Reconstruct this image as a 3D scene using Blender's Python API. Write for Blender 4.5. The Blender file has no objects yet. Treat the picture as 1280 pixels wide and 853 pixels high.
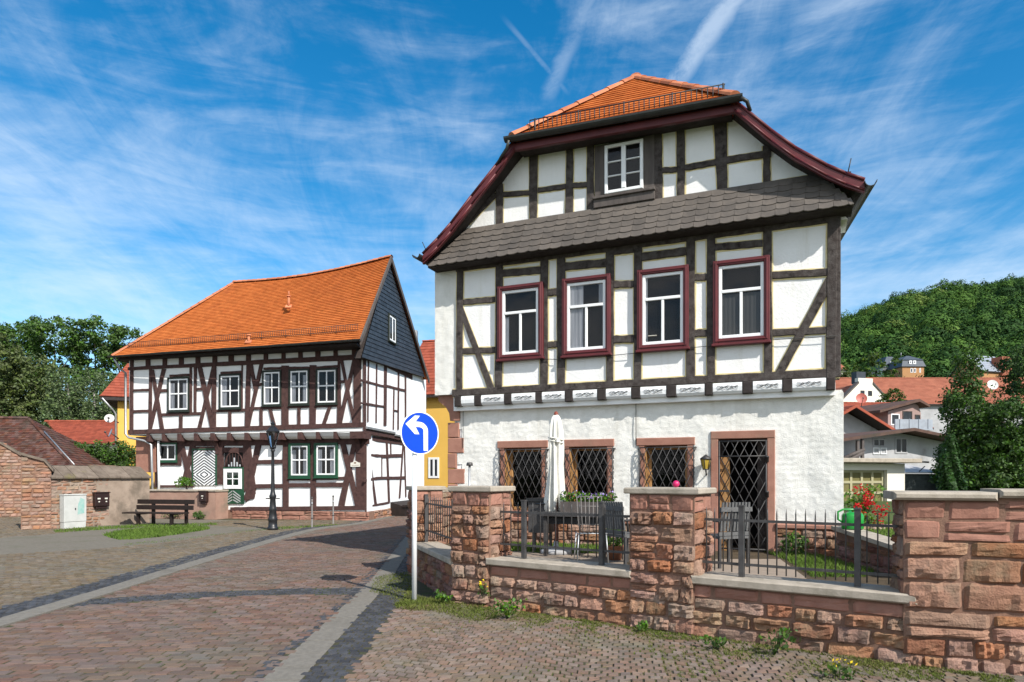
import bpy, math, random
import numpy as np
from mathutils import Vector, noise as mn
R = math.radians
SC = bpy.context.scene
COL = SC.collection
# ------------------------------------------------------------------ camera
F, CX, CY, EYE = 853.333, 640.0, 595.0, 1.75      # focal length / horizon of a 1280 px wide picture, eye height in metres
cam_d = bpy.data.cameras.new("camera"); cam = bpy.data.objects.new("camera", cam_d); COL.objects.link(cam)
cam.location = (0, 0, EYE); cam.rotation_euler = (R(90), 0, 0)
cam_d.sensor_width = 36; cam_d.lens = 24; cam_d.shift_y = (CY - 426.5) / 1280
cam_d.clip_start = .1; cam_d.clip_end = 6000
SC.camera = cam
# ------------------------------------------------------------------ light
SUN_L = Vector((-.470, .600, -.650)).normalized()           # travel direction of the sunlight
sun_d = bpy.data.lights.new("sun", 'SUN'); sun_d.energy = 4.6; sun_d.angle = R(.53); sun_d.color = (1, .95, .87)
sun = bpy.data.objects.new("sun", sun_d); COL.objects.link(sun)
sun.rotation_euler = SUN_L.to_track_quat('-Z', 'Y').to_euler(); sun.location = (30, -30, 60)
world = bpy.data.worlds.new("World"); SC.world = world; world.use_nodes = True
SC.view_settings.view_transform = 'Standard'; SC.view_settings.look = 'None'
SC.view_settings.gamma = 1; SC.view_settings.use_curve_mapping = False
SC.view_settings.exposure = .50

class NT:
    """tiny node-tree writer"""
    def __init__(s, tree): s.t = tree; tree.nodes.clear()
    def n(s, kind, _props=None, **ins):
        nd = s.t.nodes.new(kind)
        for k, v in (_props or {}).items(): setattr(nd, k, v)
        for k, v in ins.items():
            key = int(k[1:]) if k[0] == 'i' and k[1:].isdigit() else k.replace('_', ' ')
            s.set(nd.inputs[key], v)
        return nd
    def set(s, sock, v):
        if hasattr(v, 'is_output'): s.t.links.new(v, sock)
        elif hasattr(v, 'outputs'): s.t.links.new(v.outputs[0], sock)
        else: sock.default_value = v
    def math(s, op, a, b=0.0, c=None, clamp=False):
        nd = s.t.nodes.new('ShaderNodeMath'); nd.operation = op; nd.use_clamp = clamp
        s.set(nd.inputs[0], a); s.set(nd.inputs[1], b)
        if c is not None: s.set(nd.inputs[2], c)
        return nd.outputs[0]
    def mix(s, fac, a, b, blend='MIX'):
        nd = s.t.nodes.new('ShaderNodeMix'); nd.data_type = 'RGBA'; nd.blend_type = blend
        s.set(nd.inputs[0], fac); s.set(nd.inputs[6], a); s.set(nd.inputs[7], b)
        return nd.outputs[2]
    def ramp(s, fac, stops, interp='LINEAR'):
        nd = s.t.nodes.new('ShaderNodeValToRGB'); cr = nd.color_ramp; cr.interpolation = interp
        while len(cr.elements) < len(stops): cr.elements.new(.5)
        for e, (p, c) in zip(cr.elements, stops):
            e.position = p; e.color = c if len(c) == 4 else (*c, 1)
        s.set(nd.inputs[0], fac); return nd.outputs[0]
    def smooth(s, v, a, b):
        nd = s.t.nodes.new('ShaderNodeMapRange'); nd.interpolation_type = 'SMOOTHSTEP'
        s.set(nd.inputs[0], v); nd.inputs[1].default_value = a; nd.inputs[2].default_value = b
        return nd.outputs[0]

def g4(v): return (v, v, v, 1)

KD = .22                                                    # flattens the cloud deck towards the horizon
def make_sky():
    t = NT(world.node_tree)
    tc = t.n('ShaderNodeTexCoord')
    sky = t.n('ShaderNodeTexSky', dict(sky_type='NISHITA', sun_disc=False))
    sky.sun_elevation = math.asin(-SUN_L.z); sky.sun_rotation = math.atan2(-SUN_L.x, -SUN_L.y)
    sky.air_density = 1.0; sky.dust_density = .25; sky.ozone_density = 2.6
    sp = t.n('ShaderNodeSeparateXYZ', None, Vector=tc.outputs['Generated'])
    x, y, z = sp.outputs
    zz = t.math('ADD', t.math('MAXIMUM', z, 0), KD)
    u = t.math('DIVIDE', x, zz); v = t.math('DIVIDE', y, zz)      # where the view ray meets the cloud deck
    P = t.n('ShaderNodeCombineXYZ', None, X=u, Y=v).outputs[0]
    def cirrus(rot, sx, sy, scale, detail, rough, dist, off):
        m = t.n('ShaderNodeMapping', None, Vector=P, Rotation=(0, 0, R(rot)), Scale=(sx, sy, 1), Location=(off, off * .7, 0))
        return t.n('ShaderNodeTexNoise', None, Vector=m.outputs[0], Scale=scale, Detail=detail, Roughness=rough, Distortion=dist).outputs[0]
    a = cirrus(24, 1.0, .34, 1.9, 9, .60, 1.0, 3.1)      # long wisps
    b = cirrus(-38, .7, .5, 1.05, 6, .52, .8, 8.6)        # large patches
    c = cirrus(62, 1.6, .5, 3.6, 10, .66, 1.6, 1.7)        # fine combing
    s = t.math('ADD', t.math('MULTIPLY', a, .30), t.math('ADD', t.math('MULTIPLY', b, .54), t.math('MULTIPLY', c, .24)))
    def veil(rot, sc, scale, detail, rough, dist, off):          # broad veils, laid out on the sky directions
        m = t.n('ShaderNodeMapping', dict(vector_type='POINT'), Vector=tc.outputs['Generated'], Rotation=(0, R(rot), 0), Scale=sc, Location=(off, off * .3, off * .6))
        return t.n('ShaderNodeTexNoise', None, Vector=m.outputs[0], Scale=scale, Detail=detail, Roughness=rough, Distortion=dist).outputs[0]
    v1 = veil(18, (1, 1, 2.2), 2.3, 10, .58, .9, 2.3); v2 = veil(-30, (.8, 1, 4.2), 4.2, 10, .62, 1.2, 6.1); v3 = veil(52, (.8, 1, 4.4), 6.0, 9, .66, 1.4, 9.4)
    sv = t.math('ADD', t.math('MULTIPLY', v1, .52), t.math('ADD', t.math('MULTIPLY', v2, .32), t.math('MULTIPLY', v3, .20)))
    s = t.math('ADD', t.math('MULTIPLY', s, .50), t.math('MULTIPLY', sv, .54))
    low = t.math('MULTIPLY', t.smooth(z, .75, .05), .06)
    s = t.math('ADD', s, low)
    m = t.math('MULTIPLY', t.smooth(s, .505, .72), .60)
    # two old contrails, lines across the cloud deck
    def deck(px, py):
        dx, dz = (px - CX) / F, (CY - py) / F; L = math.sqrt(dx * dx + dz * dz + 1); k = dz / L + KD
        return dx / L / k, 1 / L / k
    fray = cirrus(10, 2, 2, 3.0, 8, .7, .4, 5.5)
    for (p0, p1, w, st) in (((746, -20), (676, 140), .022, .24), ((934, -20), (826, 128), .032, .50), ((660, 58), (712, 120), .007, .16)):
        a0, a1 = deck(*p0), deck(*p1)
        dx, dy = a1[0] - a0[0], a1[1] - a0[1]; L = math.hypot(dx, dy); dx /= L; dy /= L
        d = t.math('ADD', t.math('MULTIPLY', u, dy), t.math('MULTIPLY', v, -dx))
        d = t.math('ABSOLUTE', t.math('ADD', t.math('SUBTRACT', d, a0[0] * dy - a0[1] * dx), t.math('MULTIPLY', t.math('SUBTRACT', fray, .5), w * 1.3)))
        al = t.math('SUBTRACT', t.math('ADD', t.math('MULTIPLY', u, dx), t.math('MULTIPLY', v, dy)), a0[0] * dx + a0[1] * dy)
        k = t.math('MULTIPLY', t.smooth(d, w, w * .15), t.math('MULTIPLY', t.smooth(al, L * 1.05, L * .75), t.smooth(al, -L * .6, -L * .1)))
        k = t.math('MULTIPLY', k, t.math('MULTIPLY', t.smooth(fray, .25, .62), st))
        m = t.math('MAXIMUM', m, k)
    fill_bank = t.math('MULTIPLY', t.smooth(y, -.05, -.55), t.smooth(v1, .30, .52))     # unseen bright cloud added behind the viewer to fill the shade
    m = t.math('MAXIMUM', m, t.math('MULTIPLY', fill_bank, .85))
    hs = t.n('ShaderNodeHueSaturation', None, Hue=.492, Saturation=1.42, Value=.84, Color=sky)
    col = t.mix(m, hs.outputs[0], t.mix(fill_bank, CLOUD, (6.1, 6.3, 6.5, 1)))
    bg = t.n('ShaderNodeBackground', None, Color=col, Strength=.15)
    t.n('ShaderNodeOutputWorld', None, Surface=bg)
CLOUD = (4.3, 4.9, 5.6, 1)
make_sky()
# ------------------------------------------------------------------ scene helpers
rng = random.Random(7)
ORG = {}
def world_org(o): return ORG.get(o.name, Vector((0, 0, 0)))
def thing(name, label, cat, loc=(0, 0, 0), group=None):
    o = bpy.data.objects.new(name, None); COL.objects.link(o); o.location = loc; o.empty_display_size = .2
    ORG[o.name] = Vector(loc); o['label'] = label; o['category'] = cat
    if group: o['group'] = group
    return o
def tag(o, label=None, cat=None, group=None, kind=None):
    if label: o['label'] = label
    if cat: o['category'] = cat
    if group: o['group'] = group
    if kind: o['kind'] = kind
    return o
def copy_tree(o, parent=None):
    c = o.copy(); COL.objects.link(c)
    if parent: c.parent = parent
    for ch in list(o.children): copy_tree(ch, c)
    return c

class Pl:
    """a vertical plane: s runs along u (to the right seen from the street), z up, o out of the wall"""
    def __init__(s, o, u, n=None):
        l = math.hypot(*u); s.o = o; s.u = (u[0] / l, u[1] / l)
        s.n = n or (s.u[1], -s.u[0])
    def at(s, t, z, o=0): return (s.o[0] + s.u[0] * t + s.n[0] * o, s.o[1] + s.u[1] * t + s.n[1] * o, z)
    def pix(s, px, py, o=0):
        a = (px - CX) / F; bx = s.o[0] + s.n[0] * o; by = s.o[1] + s.n[1] * o
        t = (a * by - bx) / (s.u[0] - a * s.u[1]); d = by + s.u[1] * t
        return (t, EYE - (py - CY) / F * d)
def plyaw(o, deg): a = R(deg); return Pl(o, (math.cos(a), -math.sin(a)))
def gr(px, py, z=0):
    d = (EYE - z) * F / (py - CY); return ((px - CX) / F * d, d)
def pt(px, py, d): return Vector(((px - CX) / F * d, d, EYE - (py - CY) / F * d))

class MB:
    """collects shapes for ONE mesh object"""
    def __init__(s): s.v = []; s.nv = 0; s.f = []; s.q = []; s.sm = []
    def add(s, verts, faces, smooth=False):
        s.v.append(np.asarray(verts, float).reshape(-1, 3)); b = s.nv; s.nv += len(verts)
        for f in faces: s.f.append([i + b for i in f]); s.sm.append(smooth)
        return s
    def quads(s, verts, quads):
        s.v.append(np.asarray(verts, float).reshape(-1, 3)); s.q.append(np.asarray(quads, np.int64) + s.nv); s.nv += len(verts); return s
    def hexa(s, b, t):
        """b, t: four bottom and four top corners, both counter-clockwise seen from above"""
        return s.add(list(b) + list(t), [(3, 2, 1, 0), (4, 5, 6, 7), (0, 1, 5, 4), (1, 2, 6, 5), (2, 3, 7, 6), (3, 0, 4, 7)])
    def box(s, c, d, rz=0, rx=0):
        cx, cy, cz = c; hx, hy, hz = d[0] / 2, d[1] / 2, d[2] / 2; co, si = math.cos(rz), math.sin(rz); cr, sr = math.cos(rx), math.sin(rx)
        def P(x, y, z):
            y, z = y * cr - z * sr, y * sr + z * cr
            return (cx + x * co - y * si, cy + x * si + y * co, cz + z)
        k = [(-hx, -hy), (hx, -hy), (hx, hy), (-hx, hy)]
        return s.hexa([P(x, y, -hz) for x, y in k], [P(x, y, hz) for x, y in k])
    def pbox(s, pl, s0, s1, z0, z1, o0, o1):
        if s0 > s1: s0, s1 = s1, s0
        c = [(s0, o1), (s1, o1), (s1, o0), (s0, o0)]
        return s.hexa([pl.at(a, z0, o) for a, o in c], [pl.at(a, z1, o) for a, o in c])
    def bbox(s, pl, s0, s1, z0, z1, o0, o1, c=.008):
        """box on a wall with a chamfered front"""
        fr = [(s0 + c, z0 + c), (s1 - c, z0 + c), (s1 - c, z1 - c), (s0 + c, z1 - c)]; bk = [(s0, z0), (s1, z0), (s1, z1), (s0, z1)]
        v = [pl.at(a, z, o0) for a, z in bk] + [pl.at(a, z, o1 - c) for a, z in bk] + [pl.at(a, z, o1) for a, z in fr]
        fs = [(3, 2, 1, 0), (8, 9, 10, 11)]
        for i in range(4):
            j = (i + 1) % 4; fs += [(i, j, 4 + j, 4 + i), (4 + i, 4 + j, 8 + j, 8 + i)]
        return s.add(v, fs)
    def poly(s, pl, pts, o0, o1):
        n = len(pts); v = [pl.at(a, z, o1) for a, z in pts] + [pl.at(a, z, o0) for a, z in pts]
        ar = sum(pts[i][0] * pts[(i + 1) % n][1] - pts[(i + 1) % n][0] * pts[i][1] for i in range(n))
        f = [tuple(range(n)), tuple(reversed(range(n, 2 * n)))] + [(i, n + i, n + (i + 1) % n, (i + 1) % n) for i in range(n)]
        if ar < 0: f = [tuple(reversed(k)) for k in f]
        return s.add(v, f)
    def prism(s, pts, z0, z1):
        n = len(pts)
        ar = sum(pts[i][0] * pts[(i + 1) % n][1] - pts[(i + 1) % n][0] * pts[i][1] for i in range(n))
        if ar < 0: pts = pts[::-1]
        f = [tuple(reversed(range(n))), tuple(range(n, 2 * n))] + [(i, (i + 1) % n, n + (i + 1) % n, n + i) for i in range(n)]
        return s.add([(x, y, z0) for x, y in pts] + [(x, y, z1) for x, y in pts], f)
    def beam(s, pl, a, b, c, d, o0, o1, n=6, jit=.006, ch=.008):
        """hand-hewn timber: start edge a-b, end edge c-d (a-d and b-c are its long sides)"""
        V = []; r = rng
        for i in range(n + 1):
            t = i / n; p = [a[k] + (d[k] - a[k]) * t for k in (0, 1)]; q = [b[k] + (c[k] - b[k]) * t for k in (0, 1)]
            w = math.hypot(q[0] - p[0], q[1] - p[1]) or 1e-6; e = ((q[0] - p[0]) / w, (q[1] - p[1]) / w)
            j1, j2 = r.uniform(-jit, jit), r.uniform(-jit, jit); oo = o1 + r.uniform(-.3, .3) * jit
            A = (p[0] + e[0] * j1, p[1] + e[1] * j1); B = (q[0] + e[0] * j2, q[1] + e[1] * j2)
            V += [pl.at(*A, o0), pl.at(*A, oo - ch), pl.at(A[0] + e[0] * ch, A[1] + e[1] * ch, oo), pl.at(B[0] - e[0] * ch, B[1] - e[1] * ch, oo), pl.at(*B, oo - ch), pl.at(*B, o0)]
        fs = []
        for i in range(n):
            for k in range(5):
                x = i * 6 + k; fs.append((x, x + 1, x + 7, x + 6))
        fs += [(5, 4, 3, 2, 1, 0), tuple(n * 6 + k for k in range(6))]
        return s.add(V, fs)
    def tube(s, pts, r, n=8, cap=True, smooth=True):
        pts = [Vector(p) for p in pts]; rs = r if isinstance(r, (list, tuple)) else [r] * len(pts)
        V = []; up = Vector((0, 0, 1)); prev = None
        for i, p in enumerate(pts):
            t = (pts[min(i + 1, len(pts) - 1)] - pts[max(i - 1, 0)]).normalized()
            x = (prev - t * prev.dot(t)) if prev is not None else t.cross(up if abs(t.z) < .95 else Vector((0, 1, 0)))
            x.normalize(); prev = x.copy(); y = t.cross(x)
            for k in range(n):
                a = 2 * math.pi * k / n; V.append(p + (x * math.cos(a) + y * math.sin(a)) * rs[i])
        fs = []
        for i in range(len(pts) - 1):
            for k in range(n):
                k2 = (k + 1) % n; fs.append((i * n + k, i * n + k2, (i + 1) * n + k2, (i + 1) * n + k))
        s.add(V, fs, smooth)
        if cap:
            b = s.nv - len(V); s.f += [[b + k for k in reversed(range(n))], [b + (len(pts) - 1) * n + k for k in range(n)]]; s.sm += [False, False]
        return s
    def lathe(s, c, prof, n=16, sx=1, sy=1, smooth=True):
        V = [(c[0] + r * sx * math.cos(2 * math.pi * k / n), c[1] + r * sy * math.sin(2 * math.pi * k / n), c[2] + z) for r, z in prof for k in range(n)]
        fs = [(i * n + k, i * n + (k + 1) % n, (i + 1) * n + (k + 1) % n, (i + 1) * n + k) for i in range(len(prof) - 1) for k in range(n)]
        s.add(V, fs, smooth); b = s.nv - len(V)
        s.f += [[b + k for k in reversed(range(n))], [b + (len(prof) - 1) * n + k for k in range(n)]]; s.sm += [False, False]
        return s
    def build(s, name, mat, parent=None, label=None, kind=None):
        me = bpy.data.meshes.new(name)
        V = np.concatenate(s.v) if s.v else np.zeros((0, 3))
        root = parent; off = world_org(parent) if parent else Vector((0, 0, 0))
        V = V - np.array(off)
        lens = [len(f) for f in s.f]; loops = [i for f in s.f for i in f]
        loops = np.array(loops, np.int32); lens = np.array(lens, np.int32); sm = np.array(s.sm, bool)
        if s.q:
            Q = np.concatenate(s.q); loops = np.concatenate([loops, Q.reshape(-1).astype(np.int32)])
            lens = np.concatenate([lens, np.full(len(Q), 4, np.int32)]); sm = np.concatenate([sm, np.zeros(len(Q), bool)])
        me.vertices.add(len(V)); me.vertices.foreach_set('co', V.astype(np.float32).reshape(-1))
        me.loops.add(len(loops)); me.loops.foreach_set('vertex_index', loops)
        st = np.zeros(len(lens), np.int32); st[1:] = np.cumsum(lens)[:-1]
        me.polygons.add(len(lens)); me.polygons.foreach_set('loop_start', st); me.polygons.foreach_set('loop_total', lens)
        me.polygons.foreach_set('use_smooth', sm)
        me.update(calc_edges=True); me.validate()
        me.materials.append(mat)
        o = bpy.data.objects.new(name, me); COL.objects.link(o)
        if parent: o.parent = parent; ORG[o.name] = off
        if label: o['label'] = label
        if kind: o['kind'] = kind
        return o
def struct(mb, name, mat): return mb.build(name, mat, kind='structure')
def solo(mb, name, mat, label, cat, group=None):
    """a thing that is one mesh: its origin goes to its base"""
    V = np.concatenate(mb.v); c = [(V[:, 0].min() + V[:, 0].max()) / 2, (V[:, 1].min() + V[:, 1].max()) / 2, V[:, 2].min()]
    mb.v = [V - np.array(c)]; o = mb.build(name, mat); o.location = c; ORG[o.name] = Vector(c)
    return tag(o, label, cat, group)
# ------------------------------------------------------------------ materials (all procedural)
def pm(name, c1, c2=None, scale=4, rough=.8, bump=0, bscale=30, bdist=.01, island=0, ihue=0, spec=.3, c3=None, s3=1.2, k3=(.5, .7), detail=6, metal=0, stretch=(1, 1, 1), transl=0, streak=None):
    """principled surface: two tones of noise, a third for wear, brightness per piece, fine bump"""
    m = bpy.data.materials.new(name); m.use_nodes = True; t = NT(m.node_tree)
    tc = t.n('ShaderNodeTexCoord').outputs['Object']
    mp = t.n('ShaderNodeMapping', None, Vector=tc, Scale=stretch).outputs[0]
    col = (*c1, 1)
    if c2:
        nz = t.n('ShaderNodeTexNoise', None, Vector=mp, Scale=scale, Detail=detail, Roughness=.6)
        col = t.mix(t.smooth(nz.outputs[0], .3, .7), (*c1, 1), (*c2, 1))
    if streak:
        ms = t.n('ShaderNodeMapping', None, Vector=tc, Scale=(1, 1, .10)).outputs[0]
        ns = t.n('ShaderNodeTexNoise', None, Vector=ms, Scale=3.4, Detail=8, Roughness=.7)
        col = t.mix(t.math('MULTIPLY', t.smooth(ns.outputs[0], .52, .78), .75), col, (*streak, 1))
    if c3:
        n3 = t.n('ShaderNodeTexNoise', None, Vector=mp, Scale=s3, Detail=8, Roughness=.65)
        col = t.mix(t.smooth(n3.outputs[0], *k3), col, (*c3, 1))
    if island:
        rnd = t.n('ShaderNodeNewGeometry').outputs['Random Per Island']
        hv = t.n('ShaderNodeHueSaturation', None, Color=col)
        t.set(hv.inputs['Value'], t.math('MULTIPLY_ADD', rnd, 2 * island, 1 - island))
        r2 = t.math('FRACT', t.math('MULTIPLY', rnd, 37.7))
        t.set(hv.inputs['Hue'], t.math('MULTIPLY_ADD', r2, 2 * ihue, .5 - ihue))
        t.set(hv.inputs['Saturation'], t.math('MULTIPLY_ADD', t.math('FRACT', t.math('MULTIPLY', rnd, 91.3)), .5 * (1 if ihue else 0), 1 - .25 * (1 if ihue else 0)))
        col = hv.outputs[0]
    b = t.n('ShaderNodeBsdfPrincipled', None, Base_Color=col, Roughness=rough, Metallic=metal)
    b.inputs['Specular IOR Level'].default_value = spec
    if bump:
        bn = t.n('ShaderNodeTexNoise', None, Vector=mp, Scale=bscale, Detail=5, Roughness=.65)
        bp = t.n('ShaderNodeBump', None, Strength=bump, Distance=bdist, Height=bn.outputs[0]); t.set(b.inputs['Normal'], bp)
    out = b
    if transl:
        tr = t.n('ShaderNodeBsdfTranslucent', None, Color=col)
        out = t.n('ShaderNodeMixShader', None, Fac=transl, i1=b, i2=tr)
    t.n('ShaderNodeOutputMaterial', None, Surface=out)
    return m
def glass_mat(name, tint=.9, refl=1.0, rough=.02):
    m = bpy.data.materials.new(name); m.use_nodes = True; t = NT(m.node_tree)
    tc = t.n('ShaderNodeTexCoord').outputs['Object']
    nz = t.n('ShaderNodeTexNoise', None, Vector=tc, Scale=2.2, Detail=1)
    bp = t.n('ShaderNodeBump', None, Strength=.06, Distance=.05, Height=nz.outputs[0])
    gl = t.n('ShaderNodeBsdfGlossy', None, Color=(1, 1, 1, 1), Roughness=rough, Normal=bp)
    tr = t.n('ShaderNodeBsdfTransparent', None, Color=(tint, tint, tint * 1.02, 1))
    fr = t.n('ShaderNodeFresnel', None, IOR=1.55)
    k = t.math('MULTIPLY', fr.outputs[0], refl, clamp=True)
    t.n('ShaderNodeOutputMaterial', None, Surface=t.n('ShaderNodeMixShader', None, Fac=k, i1=tr, i2=gl))
    return m
M = {}
M['plaster'] = pm('smooth_plaster', (.83, .825, .82), (.78, .775, .765), 2.2, .9, .35, 26, .02, c3=(.66, .63, .57), s3=1.6, k3=(.60, .85), spec=.1, streak=(.68, .66, .61))
M['rough'] = pm('roughcast', (.78, .77, .73), (.70, .69, .65), 5, .95, .5, 60, .02, c3=(.58, .55, .48), s3=1.3, k3=(.56, .85), spec=.1, streak=(.60, .575, .51))
M['plaster_l'] = pm('white_limewash', (.84, .84, .84), (.80, .80, .79), 1.2, .9, .2, 18, .02, spec=.1)
M['timber'] = pm('weathered_timber', (.050, .040, .037), (.092, .080, .075), 11, .85, .9, 55, .014, c3=(.022, .018, .017), s3=7, k3=(.52, .72), spec=.15)
M['timber_l'] = pm('brown_timber', (.092, .050, .045), (.060, .033, .031), 8, .85, .6, 40, .012, c3=(.035, .021, .020), s3=4, k3=(.55, .75), spec=.15)
M['joist'] = pm('dark_joist', (.032, .026, .025), (.05, .042, .04), 9, .85, .5, 40, .01, spec=.15)
M['ochre'] = pm('ochre_line', (.66, .54, .25), (.73, .64, .40), 8, .9, spec=.1)
M['oxblood'] = pm('oxblood_paint', (.115, .018, .022), (.085, .014, .018), 5, .5, .1, 30, .004, spec=.4)
M['white'] = pm('white_paint', (.80, .81, .82), (.76, .77, .78), 3, .45, .06, 20, .004, spec=.4)
M['casing'] = pm('dark_casing', (.014, .022, .016), (.022, .028, .022), 6, .6, .2, 30, .004, spec=.3)
M['glass_low'] = glass_mat('lower_glass', .6, .22)
M['green'] = pm('dark_green_paint', (.012, .075, .035), (.010, .05, .026), 5, .5, .1, 30, .004, spec=.4)
M['greywood'] = pm('grey_board', (.115, .098, .090), (.075, .064, .060), 10, .8, .5, 40, .008, stretch=(1, 1, .2), spec=.2)
M['dark'] = pm('dark_room', (.012, .012, .014), (.02, .019, .018), 3, .9, spec=.05)  # near-black colour in place of unlit rooms behind the glass
M['curtain'] = pm('net_curtain', (.55, .57, .60), (.30, .32, .35), 14, .9, stretch=(1, 1, .05), spec=.05)
M['blind'] = pm('grey_blind', (.13, .13, .125), (.11, .11, .105), 20, .8, stretch=(1, 1, .05), spec=.1)
M['glass'] = glass_mat('window_glass', .80, .50)
M['slate'] = pm('skirt_slate', (.116, .098, .084), (.088, .076, .067), 6, .6, .3, 40, .006, island=.16, spec=.4)
M['slate_l'] = pm('gable_slate', (.030, .038, .050), (.022, .028, .038), 4, .55, .3, 30, .006, island=.25, spec=.4)
M['tile'] = pm('orange_clay_tile', (.47, .142, .040), (.39, .108, .030), 3, .9, .3, 60, .006, island=.10, c3=(.36, .10, .035), s3=.9, k3=(.5, .85), spec=.04)
M['ridge'] = pm('ridge_tile', (.52, .20, .10), (.42, .14, .07), 5, .75, .3, 40, .006, island=.2, spec=.2)
M['tile_red'] = pm('red_clay_tile', (.30, .075, .042), (.24, .058, .034), 3, .75, .3, 60, .006, island=.18, spec=.2)
M['tile_old'] = pm('old_brown_tile', (.115, .056, .043), (.08, .040, .032), 2, .85, .3, 60, .006, island=.35, ihue=.01, c3=(.06, .045, .035), s3=.8, spec=.15)
M['tile_far'] = pm('far_orange_tile', (.31, .115, .07), (.26, .09, .055), 1, .8, .3, 20, .02, island=.12, spec=.15)
M['gutter'] = pm('dark_gutter', (.030, .032, .030), (.045, .046, .044), 6, .5, metal=.3, spec=.5)
M['zinc'] = pm('zinc_pipe', (.42, .43, .44), (.30, .31, .32), 5, .45, metal=.6, spec=.5)
M['iron'] = pm('wrought_iron', (.020, .020, .022), (.035, .032, .031), 12, .55, .3, 60, .003, spec=.5)
M['iron_grey'] = pm('grey_iron', (.075, .072, .072), (.05, .046, .046), 10, .5, .2, 60, .003, metal=.2, spec=.5)
M['rust'] = pm('rusty_guard', (.075, .05, .04), (.11, .07, .05), 12, .7, metal=.2)
M['sand'] = pm('dressed_sandstone', (.335, .172, .128), (.275, .135, .100), 5, .85, .5, 50, .01, c3=(.27, .17, .125), s3=2, k3=(.5, .8), island=.10, spec=.12)
M['stone'] = pm('rubble_sandstone', (.345, .192, .130), (.265, .142, .098), 7, .95, 1.0, 48, .02, island=.20, ihue=.008, c3=(.25, .185, .13), s3=1.6, k3=(.46, .70), spec=.1)
M['stone_shade'] = pm('shade_rubble', (.25, .135, .10), (.18, .09, .068), 6, .9, .8, 34, .018, island=.28, ihue=.02, c3=(.12, .11, .06), s3=1.4, k3=(.5, .75), spec=.1)  # darker copy of the rubble, shade coloured in for faces turned from the sun
M['stone_lt'] = pm('pale_rubble', (.44, .34, .26), (.36, .22, .16), 4, .9, .8, 30, .018, island=.22, ihue=.015, c3=(.20, .17, .13), s3=1.2, k3=(.5, .75), spec=.1)
M['brick'] = pm('pink_brick', (.34, .20, .145), (.27, .165, .12), 5, .95, .9, 40, .016, island=.2, ihue=.008, c3=(.22, .17, .12), s3=1.3, k3=(.42, .68), spec=.1)
M['mortar'] = pm('sand_mortar', (.245, .145, .105), (.175, .105, .078), 8, .95, .8, 60, .01, spec=.05)
M['coping'] = pm('coping_stone', (.40, .35, .29), (.31, .27, .22), 7, .9, .5, 50, .008, c3=(.20, .18, .14), s3=3, k3=(.5, .78), island=.08, spec=.12)
M['concrete'] = pm('concrete_strip', (.205, .188, .162), (.160, .147, .127), 18, .92, .8, 90, .006, c3=(.14, .128, .108), s3=1.4, k3=(.5, .75), spec=.12)
M['cob_red'] = pm('red_setts', (.172, .112, .090), (.135, .092, .076), 7, .85, .6, 50, .008, island=.20, ihue=.008, c3=(.125, .108, .088), s3=.55, k3=(.42, .70), spec=.15)
M['cob_olive'] = pm('brown_setts', (.165, .128, .090), (.13, .103, .072), 7, .88, .6, 50, .008, island=.20, ihue=.008, c3=(.115, .10, .07), s3=.5, k3=(.48, .72), spec=.2)
M['cob_front'] = pm('pink_setts', (.205, .145, .116), (.165, .120, .096), 9, .85, .6, 60, .006, island=.18, ihue=.010, c3=(.145, .130, .095), s3=.8, k3=(.44, .72), spec=.15)
M['cob_dark'] = pm('basalt_setts', (.042, .044, .050), (.062, .062, .066), 8, .7, .6, 50, .008, island=.35, spec=.3)
M['joint'] = pm('sandy_joint', (.085, .074, .054), (.060, .060, .038), 5, .95, .5, 60, .01, c3=(.05, .075, .025), s3=1.3, k3=(.5, .72), spec=.05)
M['soil'] = pm('garden_soil', (.10, .075, .05), (.07, .055, .038), 5, .95, .6, 40, .02, spec=.05)
M['field'] = pm('meadow', (.06, .09, .03), (.085, .10, .04), .3, .95, .4, 3, .05, spec=.05)
M['gravel'] = pm('grey_path', (.185, .165, .135), (.145, .13, .105), 12, .95, .7, 90, .008, c3=(.13, .125, .09), s3=.8, spec=.08)
M['slab'] = pm('terrace_slab', (.30, .24, .19), (.25, .20, .16), 6, .9, .4, 60, .006, spec=.1)
M['grass'] = pm('grass_blades', (.085, .155, .022), (.12, .18, .035), 1.5, .75, island=.3, spec=.15, transl=.25)
M['moss'] = pm('moss_blades', (.10, .13, .028), (.13, .14, .04), 2, .85, island=.3, spec=.08, transl=.2)
def leaf(n, a, b, isl=.4, tr=.28): M[n] = pm(n, a, b, .35, .6, island=isl, ihue=.012, spec=.2, transl=tr)
leaf('leaf_olive', (.115, .145, .050), (.085, .118, .040))
leaf('leaf_green', (.085, .155, .034), (.062, .12, .028))
leaf('leaf_birch', (.125, .170, .075), (.095, .138, .056))
leaf('leaf_dark', (.032, .068, .018), (.046, .090, .022))
leaf('leaf_mid', (.068, .128, .028), (.050, .098, .024))
leaf('leaf_conifer', (.026, .066, .018), (.045, .098, .024))
leaf('leaf_bright', (.075, .17, .02), (.10, .19, .03))
M['bark'] = pm('bark', (.075, .058, .045), (.045, .035, .028), 8, .9, .8, 20, .03, spec=.1)
M['birch_bark'] = pm('birch_bark', (.42, .40, .36), (.12, .11, .10), 6, .8, .5, 20, .02, spec=.1)
M['blue'] = pm('sign_blue', (.002, .056, .50), (.002, .050, .46), 3, .4, spec=.25)
M['signwhite'] = pm('sign_white', (.82, .83, .84), (.78, .79, .8), 3, .3, spec=.5)
M['signgrey'] = pm('sign_back', (.35, .36, .37), (.3, .3, .31), 3, .4, metal=.5)
M['cloth'] = pm('cream_cloth', (.76, .74, .68), (.68, .66, .60), 3, .9, .3, 30, .01, spec=.08, transl=.08)
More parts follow.
